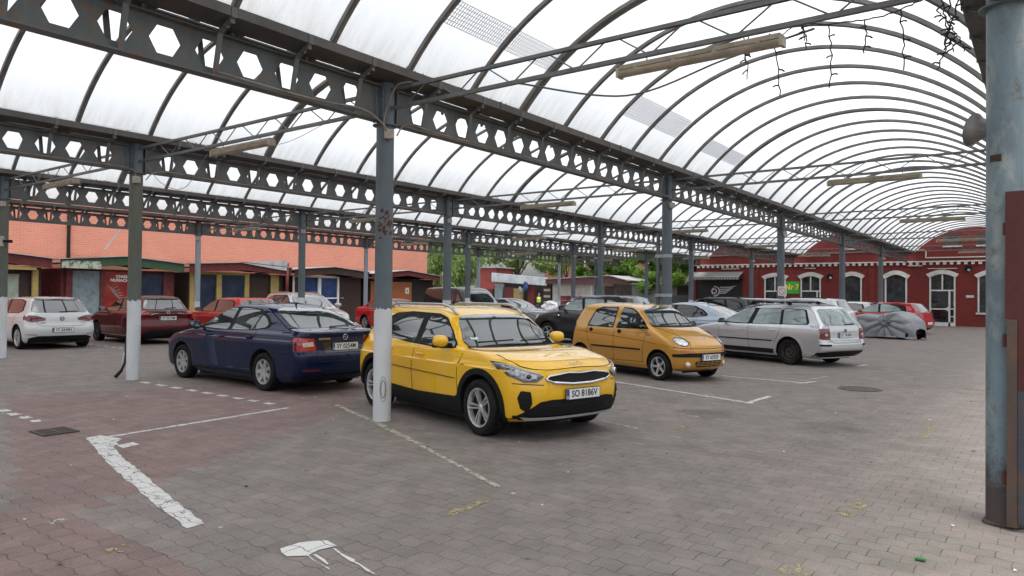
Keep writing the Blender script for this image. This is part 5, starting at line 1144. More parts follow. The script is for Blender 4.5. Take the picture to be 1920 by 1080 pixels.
# pink wall
bm = BM(); box(bm, -28.6, -28.0, -14, 30.24, 0, 7.6); o = obj('brick_wall', bm, B_pink); tag(o, 'long pink brick wall rising behind the row of wooden kiosks', 'wall')
bm = BM(); box(bm, -28.75, -27.9, -14.1, 30.34, 7.6, 7.75); obj('coping', bm, K_roofing, o)
for y, lb in ((7.25, 'dark downpipe on the pink brick wall above the green kiosk'),):
    bm = BM(); tube(bm, [(-27.93, y, 2.5), (-27.93, y, 7.5)], .07, 10); q = obj('downpipe', bm, K_dark, None, True); tag(q, lb, 'downpipe')
    bm = BM(); [lathe(bm, [(.085, z), (.085, z+.05)], 10, Matrix.Translation((-27.93, y, 0))) for z in (3.2, 4.4)]; obj('pipe_clamp', bm, K_dark, q)
def slab(name, mat, y0, y1, z0, z1, par, x=-24.35, th=.05, bev=0):
    bm = BM(); box(bm, x-th, x, y0, y1, z0, z1, bev); return obj(name, bm, mat, par)
def drape(name, mat, y0, y1, z0, z1, par, x=-24.33, amp=.02, seed=1):
    bm = BM(); n = 14; V = [[bm.verts.new((x+amp*noise.noise(Vector((i*.7+seed, j*.35, seed)))*2, y0+(y1-y0)*i/n, z0+(z1-z0)*j/n)) for i in range(n+1)] for j in range(n+1)]
    for a, b_ in zip(V, V[1:]):
        for i in range(n): bm.faces.new((a[i], a[i+1], b_[i+1], b_[i]))
    return obj(name, bm, mat, par, True)
def kiosk(label, y0, y1, fm, bmat, pk=3.05, ev=2.83, fh=.36, name='kiosk'):
    r = thing(name, label, 'kiosk', (0, 0, 0), 0, 'wooden market kiosks along the pink wall'); ym = (y0+y1)/2
    bm = BM(); box(bm, -27.6, -24.4, y0+.2, y1-.2, 0, 2.5); obj('body', bm, bmat, r)
    a = (pk-ev); P_ = [(y0, ev), (ym, pk), (y1, ev), (y1, ev-fh), (ym, pk-fh), (y0, ev-fh)]
    bm = BM(); prism(bm, P_, lambda p, q: (-23.92, p, q), lambda p, q: (-23.97, p, q)); obj('fascia', bm, fm, r)
    bm = BM(); prism(bm, [(y0-.05, ev+.005), (ym, pk+.005), (y1+.05, ev+.005), (y1+.05, ev+.035), (ym, pk+.035), (y0-.05, ev+.035)], lambda p, q: (-23.86, p, q), lambda p, q: (-27.8, p, q)); obj('roof', bm, K_roofing, r)
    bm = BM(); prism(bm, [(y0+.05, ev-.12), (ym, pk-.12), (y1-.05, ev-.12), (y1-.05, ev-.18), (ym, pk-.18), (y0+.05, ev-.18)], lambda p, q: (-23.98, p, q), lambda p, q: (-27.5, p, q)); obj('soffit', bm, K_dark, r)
    return r
def gutter_end(y): pass
k1 = kiosk('leftmost kiosk with dark red fascia, yellow strip and pale papered window', .6, 5.12, K_dred, K_brown)
slab('yellow_strip', K_yel, .7, 4.6, 2.38, 2.52, k1, -23.95); w1 = slab('window', K_pale, 1.6, 4.15, .9, 2.12, k1); slab('window_frame', K_brown, 4.15, 4.5, .4, 2.3, k1, -24.3); slab('post', K_yel, 4.52, 4.72, .1, 2.40, k1, -24.1, .12); slab('glazing_bar', K_beige, 1.6, 4.15, 2.12, 2.22, k1, -24.31)
k2 = kiosk('kiosk with peeling green fascia, red poster and grey curtains', 5.42, 10.40, K_green, K_dred)
slab('peeled_board', K_peel, 5.45, 6.9, 2.50, 2.80, k2, -23.905, .02)
drape('curtain', K_curt, 5.98, 7.02, .35, 2.42, k2); slab('mullion', K_dred, 7.02, 7.2, .2, 2.5, k2, -24.25, .1); slab('window_frame', K_dred, 5.75, 5.98, .2, 2.5, k2, -24.25, .1)
ps_ = slab('poster', K_poster, 7.22, 8.55, .9, 2.42, k2, -24.31)
for s_, z, sz in (('CHAEL', 2.22, .16), ('NUMACHER', 2.06, .17)):
    me = textmesh(s_, sz, 1, .001, .006); me.transform(Matrix(((0, 0, 1, -24.305), (1, 0, 0, 7.9), (0, 1, 0, z), (0, 0, 0, 1)))); me.materials.append(P_plate); inst('poster_lettering', me, ps_)
bm = BM()
for i in range(7):
    a = i*.12; tube(bm, [(-24.30, 7.3+.06*i, 1.85-a*.6), (-24.30, 7.55+.07*i, 1.72-a*.8), (-24.30, 7.75+.07*i, 1.80-a)], .008, 4)
obj('poster_streaks', bm, K_tarpg, ps_)
drape('blue_sheet', K_dtarp, 8.7, 9.65, .5, 2.35, k2, seed=3); slab('window_frame', K_dred, 9.65, 10.0, .2, 2.5, k2, -24.25, .1)
k3 = kiosk('kiosk with dark red fascia and yellow-framed windows under a grey tarp corner', 10.65, 16.05, K_dred, K_brown, 3.02, 2.86)
for a, b_ in ((10.85, 11.05), (12.15, 12.40), (13.62, 13.85)): slab('window_frame', K_yel, a, b_, .2, 2.42, k3, -24.22, .1)
slab('window_head', K_yel, 10.85, 13.85, 2.42, 2.54, k3, -24.22, .1); drape('navy_sheet', K_dtarp, 11.05, 12.15, .2, 2.42, k3, seed=5); drape('navy_sheet', K_dtarp, 12.40, 13.62, .2, 2.42, k3, seed=8)
slab('post', K_yel, 15.05, 15.50, .2, 2.5, k3, -24.2, .1)
bm = BM(); [box(bm, -24.36, -24.33, 13.95, 15.0, .15+.16*i, .30+.16*i) for i in range(15)]; obj('slatted_door', bm, K_brown, k3)
bm = BM(); prism(bm, [(13.1, 3.03), (15.6, 3.22), (15.75, 3.18), (15.7, 2.72), (15.4, 2.74)], lambda p, q: (-23.86, p, q), lambda p, q: (-24.9, p, q)); obj('tarp_corner', bm, K_tarpg, k3)
bm = BM(); tube(bm, [(-23.95, 15.8, 3.1), (-23.95, 15.8, 1.0)], .09, 10); obj('corner_post', bm, K_dred, k3, True)
k4 = kiosk('dark brown kiosk with white-framed windows hung with blue tarpaulin', 16.25, 21.25, K_brown, K_brown, 3.0, 2.80)
for a, b_ in ((16.38, 16.46), (17.95, 18.15), (19.25, 19.36)): slab('window_frame', W_frame, a, b_, .2, 2.42, k4, -24.22, .08)
slab('window_head', W_frame, 16.38, 19.36, 2.42, 2.50, k4, -24.22, .08); drape('blue_tarp', K_tarp, 16.9, 17.95, .2, 2.40, k4, seed=11); drape('blue_tarp', K_tarp, 18.15, 19.25, .2, 2.42, k4, seed=13); slab('glazing_bar', W_frame, 18.15, 19.25, 1.3, 1.37, k4, -24.2, .06)
bm = BM(); [box(bm, -24.36, -24.32, 19.45, 20.85, .1+.15*i, .235+.15*i) for i in range(16)]; obj('slatted_door', bm, K_brown, k4); bm = BM(); box(bm, -24.3, -24.25, 19.5, 19.72, 1.32, 1.37); obj('door_bolt', bm, P_silverpl, k4)
k5 = kiosk('kiosk with orange wooden front and dark red fascia at the end of the pink wall', 21.45, 27.2, K_dred, K_dark, 3.0, 2.72, .30)
slab('wooden_front', K_wood, 21.7, 25.0, .1, 2.32, k5, -24.28); nt_ = slab('notice', B_white, 24.45, 24.75, 1.62, 1.98, k5, -24.26, .02); slab('notice_print', K_wood, 24.55, 24.65, 1.72, 1.86, nt_, -24.255, .004)
# ---------------------------------------------------------------- stalls at the back of the yard (y about 46)
def bbox_(name, mat, x0, x1, y0, y1, z0, z1, par): bm = BM(); box(bm, x0, x1, y0, y1, z0, z1); return obj(name, bm, mat, par)
bk = thing('beige_kiosk', 'beige kiosk with maroon fascia behind the grey off-roader', 'kiosk', (0, 0, 0), 0)
bbox_('body', K_beige, -27.9, -21.9, 46, 50, 0, 2.62, bk); bm = BM(); prism(bm, [(-28.3, 2.62), (-28.3, 2.95), (-22, 3.22), (-20.3, 2.80), (-20.3, 2.50), (-22, 2.62)], lambda p, q: (p, 45.5, q), lambda p, q: (p, 45.6, q)); obj('fascia', bm, K_fasc, bk)
bm = BM(); prism(bm, [(-28.4, 2.97), (-22, 3.24), (-20.2, 2.82), (-20.2, 2.88), (-22, 3.30), (-28.4, 3.03)], lambda p, q: (p, 45.4, q), lambda p, q: (p, 50, q)); obj('roof', bm, K_roofing, bk)
bbox_('shutter', K_shut, -23.7, -22.8, 45.93, 45.97, .3, 2.4, bk); bbox_('dark_door', K_brown, -22.7, -21.8, 45.93, 45.97, .1, 2.4, bk); bbox_('corner_strip', W_frame, -24.0, -23.85, 45.93, 45.97, .1, 2.5, bk)
sh_ = thing('shutter_kiosk', 'low kiosk with pale rolled-down shutters overgrown by leaves', 'kiosk', (0, 0, 0), 0)
bbox_('body', K_shut, -20.3, -16.4, 46.2, 49, 0, 2.55, sh_)
bm = BM(); [box(bm, -20.1, -16.6, 46.15, 46.19, .2+.11*i, .29+.11*i) for i in range(19)]; obj('shutter', bm, K_shut, sh_); bbox_('roof', K_roofing, -20.5, -16.2, 45.9, 49.2, 2.55, 2.65, sh_)
gs_ = thing('garage', 'low dark grey garage front left of the black shutter with the winged wheel', 'garage', (0, 0, 0), 0)
bbox_('body', plain('dark_grey_board', (.05, .05, .052), .7, var=.3), -16.3, -14.2, 45, 48, 0, 1.7, gs_); bbox_('brick_pier', B_red, -14.75, -14.25, 44.6, 45, 0, 2.0, gs_)
rb_ = thing('red_hut', 'small red-painted hut above the market stalls at the back', 'hut', (0, 0, 0), 0); bbox_('wall', plain('salmon_red_board', (.30, .06, .05), .7, var=.3, vscale=1.5), -36.6, -34.6, 46.5, 49, 0, 4.1, rb_); bbox_('roof', K_roofing, -36.8, -34.4, 46.3, 49.2, 4.1, 4.2, rb_)
aw = thing('corrugated_awning', 'long pale corrugated awning over the cluttered stall', 'awning', (0, 0, 0), 0)
bm = BM(); n = 100; pr = [(-34.5+6.2*i/n, 3.62-.5*i/n+.03*(1 if i % 2 else -1)) for i in range(n+1)]
prism(bm, pr+[(p, q-.80+.12*(p+34.5)/6.2) for p, q in pr[::-1]], lambda p, q: (p, 45.7, q), lambda p, q: (p, 45.76, q)); obj('sheet', bm, plain('pale_corrugated_sheet', (.50, .55, .58), .6, var=.35, vscale=1.2), aw)
bbox_('stall_wall', K_dark, -36, -28.2, 47.5, 47.7, 0, 3.0, aw)
items = [('brown board leaning under the pale awning', K_dred, -33.3, -32.2, 2.3), ('yellow panel standing in the cluttered stall', K_yel, -32.2, -31.3, 2.2), ('white refrigerator door beside the yellow panel', K_curt, -34.4, -33.5, 2.6), ('open brown wooden cupboard near the worker', K_brown, -28.9, -28.1, 2.5), ('dark red box left of the worker', K_dred, -30.6, -29.9, 2.4), ('dark brown crate at the left end of the stall', K_dred, -35.9, -34.6, 2.1)]
for lb, mt, a, b_, h in items:
    q = thing('cupboard' if 'cupboard' in lb else 'panel', lb, 'cupboard' if 'cupboard' in lb else 'board', ((a+b_)/2, 46.2, 0)); w2 = (b_-a)/2
    bbox_('board', mt, -w2, w2, -.15, .15, 0, h, q); bbox_('edge_strip', K_brown, -w2-.03, -w2, -.17, .17, 0, h+.02, q)
    if 'cupboard' in lb:
        for i in range(4): bbox_('shelf_front', K_beige, -w2+.06, w2-.06, -.19, -.16, .3+i*.55, .5+i*.55, q)
for lb, mt, x, y, z, s in (('blue round parasol folded under the awning', K_tarp, -30.6, 45.7, 2.35, .42), ('pale blue bag hanging beside the blue parasol', K_curt, -31.2, 45.7, 2.0, .3)):
    bm = BM(); bmesh.ops.create_icosphere(bm, subdivisions=3, radius=s)
    for v in bm.verts: v.co.x *= .7; v.co.y *= .3; v.co.z *= 1.1; v.co *= 1+.3*noise.noise(v.co*4)
    o = obj('hanging_cloth', bm, mt, None, True, None, (x, y, z)); tag(o, lb, 'cloth')
for lb, x, y, h, wd in (('white cloth-covered heap in front of the beige kiosk', -26.9, 44.2, 1.05, .85), ('smaller white sack right of the white heap', -25.3, 44.4, .9, .4)):
    bm = BM(); bmesh.ops.create_icosphere(bm, subdivisions=4, radius=1)
    for v in bm.verts: v.co = Vector((v.co.x*wd*(1.1-.4*max(0, v.co.z)), v.co.y*.5, max(0, v.co.z*.5+.5)*h*1.1)); v.co += Vector((1, 1, .5))*.28*noise.noise(v.co*2.2+Vector((x, 0, 0)))
    o = obj('covered_heap', bm, K_tarpg, None, True, None, (x, y, 0)); tag(o, lb, 'heap')
for i, (x, h, lb) in enumerate(((-26.0, 1.6, 'tall brown stack of crates beside the pale column'), (-24.9, 1.55, 'brown crate stack with open shelves before the beige kiosk'))):
    q = thing('crate_stack', lb, 'crates', (x, 45.1, 0)); 
    for j in range(4): bbox_('crate', K_dred, -.35, .35, -.3, .3, j*h/4+.01, (j+1)*h/4-.03, q)
# ---------------------------------------------------------------- brick hall closing the yard at y = 43.8
hall = thing('brick_hall', 'dark red painted brick hall with arched white-trimmed windows at the end of the lane', 'building', (0, 0, 0)); YF = 43.8
bm = BM(); box(bm, -10.4, 16, YF, YF+.5, 0, 7.2); box(bm, -14.0, -10.4, YF, YF+.5, 2.95, 7.2); box(bm, -14.3, -13.85, YF, YF+.5, 0, 7.2); wl = obj('wall', bm, B_red, hall)
bm = BM(); box(bm, -14.3, 16, YF+.5, YF+8, 0, 7.1); obj('rear_block', bm, B_red, hall); bm = BM(); box(bm, -14.6, 16.2, YF-.15, YF+8.2, 7.2, 7.4); obj('roof', bm, K_roofing, hall)
bm = BM(); box(bm, -13.9, 16, YF-.16, YF, 3.86, 3.93); obj('cornice', bm, B_white, hall)
bm = BM(); x = -13.7
while x < 15.9: box(bm, x, x+.17, YF-.13, YF, 3.70, 3.86); x += .36
obj('dentil_course', bm, B_white, hall)
bm = BM(); box(bm, -13.0, -2.0, YF-.08, YF, 4.53, 4.60); obj('string_course', bm, B_white, hall)
bm = BM(); box(bm, .9, 16, YF-.08, YF, 4.10, 4.16); box(bm, .84, .90, YF-.08, YF, 4.10, 4.62); box(bm, -1.6, .9, YF-.08, YF, 4.56, 4.62); obj('string_course', bm, B_white, hall)
bm = BM(); box(bm, 5.2, 5.29, YF-.05, YF, 3.93, 7.2); obj('pilaster', bm, B_red, hall); [obj('pilaster', box(BM(), x, x+.35, YF-.06, YF, 0, 3.6), B_red, hall) for x in (-9.6, 4.95, -2.3)]
def awindow(x0, x1, zs, zt, sill=0.82, kind='window', hood=True, bars=(.5,), tz=None):
    r = obj(kind, (lambda b: (prism(b, [(x0, sill), (x1, sill), (x1, zs)]+[(x1+(x0-x1)*i/8, zs+(zt-.27-zs)*math.sin(math.pi*i/8)) for i in range(1, 8)]+[(x0, zs)], lambda p, q: (p, YF-.004, q), lambda p, q: (p, YF+.02, q)), b)[1])(BM()), W_glass, hall)
    if hood:
        n = 10; w_ = x1-x0; inn = [(x0-.03+(w_+.06)*i/n, zs+(zt-.27-zs)*math.sin(math.pi*i/n)) for i in range(n+1)]; out = [(x0-.2+(w_+.4)*i/n, zs+.20+(zt-.02-zs-.18)*math.sin(math.pi*i/n)) for i in range(n+1)]
        bm = BM()
        for i in range(n): prism(bm, [inn[i], inn[i+1], out[i+1], out[i]], lambda p, q: (p, YF-.10, q), lambda p, q: (p, YF+.0, q))
        obj('window_hood', bm, B_white, r)
    bm = BM(); t_ = .07; box(bm, x0-.02, x0+t_, YF-.05, YF-.006, sill, zs+.02); box(bm, x1-t_, x1+.02, YF-.05, YF-.006, sill, zs+.02)
    if tz: box(bm, x0+t_, x1-t_, YF-.05, YF-.006, tz, tz+.08)
    for q in bars: xx = x0+(x1-x0)*q; box(bm, xx-.04, xx+.04, YF-.047, YF-.006, tz+.08 if tz else sill, zt-.3)
    obj('frame', bm, W_frame, r); return r
awindow(-8.85, -7.45, 2.86, 3.30, .9, tz=2.0); w = awindow(-6.45, -5.20, 2.86, 3.33, .0, tz=2.02); bm = BM(); box(bm, -5.45, -5.37, YF-.06, YF-.007, .0, 2.02); obj('door_post', bm, W_frame, w)
awindow(-3.85, -2.72, 2.86, 3.33, .3, bars=()); awindow(-1.36, -.16, 2.84, 3.38, .8, bars=()); awindow(3.55, 4.9, 2.86, 3.38, .85, bars=()); awindow(7.2, 8.6, 2.86, 3.38, .85); awindow(10.8, 12.2, 2.86, 3.38, .85)
bm = BM(); box(bm, 3.45, 5.0, YF-.14, YF, .74, .84); obj('window_sill', bm, B_white, hall)
d = awindow(1.08, 2.40, 2.92, 3.40, .0, 'entrance_door', tz=2.10); bm = BM()
for a in ((1.10, 2.42, .0, .22), (1.10, 2.12, .98, 1.06), (2.06, 2.16, .0, 2.1), (2.16, 2.42, 1.0, 1.06), (2.16, 2.42, .55, .60)): box(bm, a[0], a[1], YF-.065, YF-.051, a[2], a[3])
for s in (-1, 1): prism(bm, [(1.9, 1.02), (2.08, 1.02+s*.18), (2.08, 1.02+s*.08), (2.0, 1.02)], lambda p, q: (p, YF-.066, q), lambda p, q: (p, YF-.052, q))
obj('door_rails', bm, W_frame, d); bm = BM(); box(bm, .98, 2.50, YF-.12, YF, 3.44, 3.48); obj('lintel', bm, B_white, d)
for x0, x1 in ((1.8, 2.7), (3.5, 4.6), (-3.6, -2.9)):
    bm = BM(); box(bm, x0, x1, YF-.01, YF+.02, 4.85, 5.5); q = obj('upper_window', bm, W_glass, hall); bm = BM(); box(bm, x0-.05, x1+.05, YF-.09, YF-.011, 4.74, 4.84); obj('window_sill', bm, B_white, q)
for x, z in ((-4.63, 3.0), (3.05, 3.42)):
    M = Matrix.Translation((x, YF-.004, z)) @ Matrix.Rotation(math.pi/2, 4, 'X'); bm = BM(); lathe(bm, [(0, .002), (.20, .002), (.20, -.02)], 24, M); q = obj('round_vent', bm, P_void, hall); bm = BM(); lathe(bm, [(.20, 0), (.20, .04), (.25, .04), (.25, 0)], 24, M); obj('vent_rim', bm, B_red, q); bm = BM(); lathe(bm, [(0, .03), (.07, .03), (.09, 0)], 12, M @ Matrix.Translation((.04, -.06, 0))); obj('vent_flap', bm, K_tarpg, q)
for x0, x1, z in ((-6.2, -5.5, 3.55), (-.1, .7, 3.62), (-11.9, -10.6, 3.58)):
    bm = BM(); box(bm, x0, x1, YF-.14, YF-.04, z, z+.05, .01); q = obj('wall_strip_light', bm, B_white); tag(q, {-6.2: 'white strip light over the window next to the green sign', -.1: 'white strip light left of the white entrance door', -11.9: 'strip light above the striped awning'}[x0], 'strip light', 'strip lights on the brick hall')
q = obj('wall_plaque', box(BM(), 2.95, 3.35, YF-.03, YF, 1.72, 1.86), B_white); tag(q, 'small white plaque right of the white entrance door', 'plaque')
# black shutter with winged wheel
sh2 = obj('roller_shutter', (lambda b: ([box(b, -13.85, -10.4, YF+.08, YF+.12, .05+.12*i, .155+.12*i) for i in range(24)], b)[1])(BM()), plain('black_shutter', (.008, .008, .009), .45)); tag(sh2, 'black roller shutter painted with a white winged wheel', 'shutter')
K_wpaint = plain('white_emblem_paint', (.55, .56, .57), .6); bm = BM()
def ring(bm, cx_, cz_, r0, r1, a0=0, a1=360, n=24, y=YF+.074):
    for i in range(n):
        p = [(cx_+r*math.cos(R(a0+(a1-a0)*k/n)), cz_+r*math.sin(R(a0+(a1-a0)*k/n))) for r, k in ((r0, i), (r1, i), (r1, i+1), (r0, i+1))]; prism(bm, p, lambda a, b: (a, y, b), lambda a, b: (a, y-.006, b))
ring(bm, -12.45, 2.02, .30, .38, -100, 100); ring(bm, -12.48, 2.02, .12, .20); ring(bm, -12.45, 2.02, .22, .26, 100, 250)
for i, (l, dz) in enumerate(((1.25, .30), (1.05, .16), (.85, .02), (.62, -.12))):
    x0 = -12.08; z = 2.02+dz-.06; prism(bm, [(x0, z), (x0+l*.7, z+.02), (x0+l, z+.17), (x0+l*.85, z+.04+.10), (x0+l*.6, z+.085), (x0, z+.065)], lambda a, b: (a, YF+.074, b), lambda a, b: (a, YF+.068, b))
obj('winged_wheel', bm, K_wpaint, sh2)
aw2 = thing('striped_awning', 'grey striped awning with scalloped valance above the black shutter', 'awning', (0, 0, 0)); bm = BM(); n = 34
for i in range(n):
    a, b_ = -13.95+3.65*i/n, -13.95+3.65*(i+1)/n; v = [bm.verts.new(p) for p in ((a, YF, 3.42), (b_, YF, 3.42), (b_, YF-1.0, 3.02), (a, YF-1.0, 3.02), (b_, YF-1.02, 2.86), ((a+b_)/2, YF-1.02, 2.80), (a, YF-1.02, 2.86))]
    f = bm.faces.new(v[:4]); f2 = bm.faces.new((v[3], v[2], v[4], v[5], v[6])); f.material_index = f2.material_index = i % 2
obj('canvas', bm, [plain('awning_grey', (.30, .30, .28), .8, var=.2), plain('awning_dark', (.16, .16, .15), .8, var=.2)], aw2)
bm = BM(); tube(bm, [(-13.95, YF-1.0, 3.02), (-10.3, YF-1.0, 3.02)], .025, 8); obj('front_bar', bm, K_tarpg, aw2)
# signs
M_sg = plain('green_sign_board', (.03, .33, .05), .4); sg = obj('sign_board', box(BM(), -7.52, -6.54, YF-.04, YF-.005, 1.88, 2.70), M_sg); tag(sg, 'green sign with yellow lettering reading Nr 7 between two windows', 'sign')
me = textmesh('Nr 7', .52, .92, .004, .012); me.transform(Matrix(((1, 0, 0, -7.03), (0, 0, -1, YF-.045), (0, 1, 0, 2.31), (0, 0, 0, 1)))); me.materials.append(plain('sign_yellow', (.75, .62, .03), .5)); inst('sign_lettering', me, sg)
me = textmesh('Nr 7', .52, .92, .002, .03); me.transform(Matrix(((1, 0, 0, -7.03), (0, 0, -1, YF-.041), (0, 1, 0, 2.31), (0, 0, 0, 1)))); me.materials.append(plain('sign_red', (.35, .10, .02), .5)); inst('letter_outline', me, sg)
sg2 = obj('no_parking_plate', box(BM(), -.14, .14, -.135, -.125, 1.68, 1.98), B_white, loc=(0, 2*PY, 0)); sg2.rotation_euler = (0, 0, R(38)); tag(sg2, 'small white sign with red crossed circle on a column above the estate car', 'sign')
bm = BM(); tube(bm, [(.10*math.cos(R(a)), -.137, 1.83+.10*math.sin(R(a))) for a in range(0, 361, 20)], .008, 4); tube(bm, [(-.07, -.137, 1.90), (.07, -.137, 1.76)], .008, 4); obj('red_ring', bm, P_tail, sg2)
# ================================================================ vegetation
def leafmat(name, a, b_):
    m, t, b = newmat(name); g = N(t, 'ShaderNodeNewGeometry'); L(t, mixc(t, g.outputs['Random Per Island'], a, b_), b.inputs['Base Color']); b.inputs['Roughness'].default_value = .55
    b.inputs['Transmission Weight'].default_value = 0; b.inputs['Subsurface Weight'].default_value = 0
    out = t.nodes['Material Output']; tr = N(t, 'ShaderNodeBsdfTranslucent'); tr.inputs[0].default_value = (b_[0]*1.6, b_[1]*1.6, b_[2]*1.1, 1); mx = N(t, 'ShaderNodeMixShader'); mx.inputs[0].default_value = .3
    L(t, b.outputs[0], mx.inputs[1]); L(t, tr.outputs[0], mx.inputs[2]); L(t, mx.outputs[0], out.inputs[0]); return m
LF1 = leafmat('leaves_mid_green', (.05, .12, .022), (.18, .30, .05)); LF2 = leafmat('leaves_pale_green', (.10, .17, .05), (.28, .38, .14)); M_bark = plain('bark', (.07, .055, .04), .9, var=.4, vscale=8)
def crown(bm, blobs, n, size, rnd, droop=0, elong=1.5):
    tot = sum(b_[3]**2 for b_ in blobs)
    for cx_, cy_, cz_, r in blobs:
        for _ in range(int(n*r*r/tot)):
            th, ph = rnd.uniform(0, 2*math.pi), math.acos(rnd.uniform(-1, 1)); q = r*(rnd.random()**.45)*(1+.25*noise.noise(Vector((cx_+math.cos(th)*2, cy_+math.sin(th)*2, ph*2))))
            c = Vector((cx_+q*math.sin(ph)*math.cos(th), cy_+q*math.sin(ph)*math.sin(th), cz_+q*math.cos(ph)*.85))
            if noise.noise(c*1.1) < -.12: continue
            s = size*rnd.uniform(.6, 1.3); a = Vector((rnd.gauss(0, 1), rnd.gauss(0, 1), rnd.gauss(0, .6)-droop)).normalized(); b2 = a.cross(Vector((rnd.gauss(0, 1), rnd.gauss(0, 1), rnd.gauss(0, 1)))).normalized()
            v = [bm.verts.new(c+a*s*elong*x+b2*s*y) for x, y in ((-.5, 0), (0, .38), (.5, 0), (0, -.38))]; bm.faces.new(v)
def tree(label, x, y, blobs, n, size, mat, seed, trunk=.18, droop=0, elong=1.5, name='tree', cat='tree', h=None):
    rnd = random.Random(seed); r = thing(name, label, cat, (x, y, 0), 0, 'trees and bushes behind the back kiosks')
    bm = BM(); crown(bm, blobs, n, size, rnd, droop, elong); me = bpy.data.meshes.new('crown'); bm.to_mesh(me); bm.free(); me.materials.append(mat); inst('crown', me, r)
    bm = BM(); top = max(b_[2] for b_ in blobs); tube(bm, [(0, 0, 0), (.1, .05, top*.35), (0, .1, top*.7), (.1, 0, top)], trunk, 8, radii=[trunk, trunk*.8, trunk*.55, trunk*.2])
    obj('trunk', bm, M_bark, r, True)
    for b_ in blobs[:8]:
        bm = BM(); p0 = Vector((0, .05, min(b_[2]*.55, top*.5))); p1 = Vector(b_[:3]); tube(bm, [p0, (p0+p1)/2+Vector((0, 0, .2)), p1], .05, 6, radii=[trunk*.45, trunk*.3, .02]); obj('limb', bm, M_bark, r, True)
def blobs(seed, n, w_, d, z0, z1, r0, r1):
    rnd = random.Random(seed); return [(rnd.uniform(-w_, w_), rnd.uniform(-d, d), rnd.uniform(z0, z1), rnd.uniform(r0, r1)) for _ in range(n)]
tree('broad leafy green tree above the shutter kiosk, left part', -26.5, 51.5, blobs(1, 13, 3.2, 1, 2.8, 7.0, .9, 1.6), 15000, .26, LF1, 1)
tree('bright green tree between the beige kiosk and the black shutter', -20.2, 50.5, blobs(2, 14, 3.0, 1, 2.6, 7.0, .9, 1.6), 15000, .25, LF1, 2)
tree('dark leafy tree against the left end of the brick hall', -15.8, 50.0, blobs(3, 11, 1.8, .9, 2.4, 6.2, .8, 1.4), 11000, .23, LF1, 3)
tree('overhanging creeper bush in front of the shutter kiosk roof', -17.6, 46.0, blobs(4, 7, 2.0, .4, 2.1, 3.4, .4, .75), 4500, .16, LF1, 4, .05, name='creeper_bush', cat='bush')
tree('pale weeping bush beyond the end of the pink wall', -40.5, 47.5, [(-3, 0, 4.2, 2.0), (-1, .5, 5.6, 2.2), (1, 0, 4.2, 1.9), (2.6, 0, 5.8, 1.8), (-2.5, 0, 6.8, 1.8), (.5, -.5, 3.0, 1.5), (-3.6, 0, 2.6, 1.4)], 17000, .17, LF2, 5, .12, droop=1.6, elong=2.6, name='weeping_bush', cat='bush')
tree('loose green tree above the red hut', -36.2, 52, blobs(6, 11, 3.2, 1, 4.2, 7.5, .9, 1.5), 11000, .22, LF2, 6)
tree('thin young tree in front of the far brick house', -31.0, 53, blobs(8, 9, 2.4, .8, 3.6, 6.8, .6, 1.1), 4200, .18, LF2, 8, .09)
hs_ = thing('brick_house', 'distant brick house glimpsed through leaves above the awning', 'house', (0, 0, 0)); bbox_('wall', brickmat('distant_brick', (.33, .13, .09), (.28, .10, .07), (.36, .26, .22)), -41, -27, 64, 70, 0, 9, hs_)
for x in (-39.5, -36.6, -33.7, -30.8):
    q = bbox_('window', W_glass, x, x+1.1, 63.95, 64.02, 4.6, 6.3, hs_); bbox_('frame', W_frame, x-.12, x, 63.9, 63.96, 4.5, 6.4, q); bbox_('frame', W_frame, x+1.1, x+1.22, 63.9, 63.96, 4.5, 6.4, q)
bm = BM(); box(bm, -60, 16, 56, 56.2, 0, 2.6); o = obj('yard_wall', bm, K_beige); tag(o, 'plain pale yard wall glimpsed far behind the trees', 'wall')
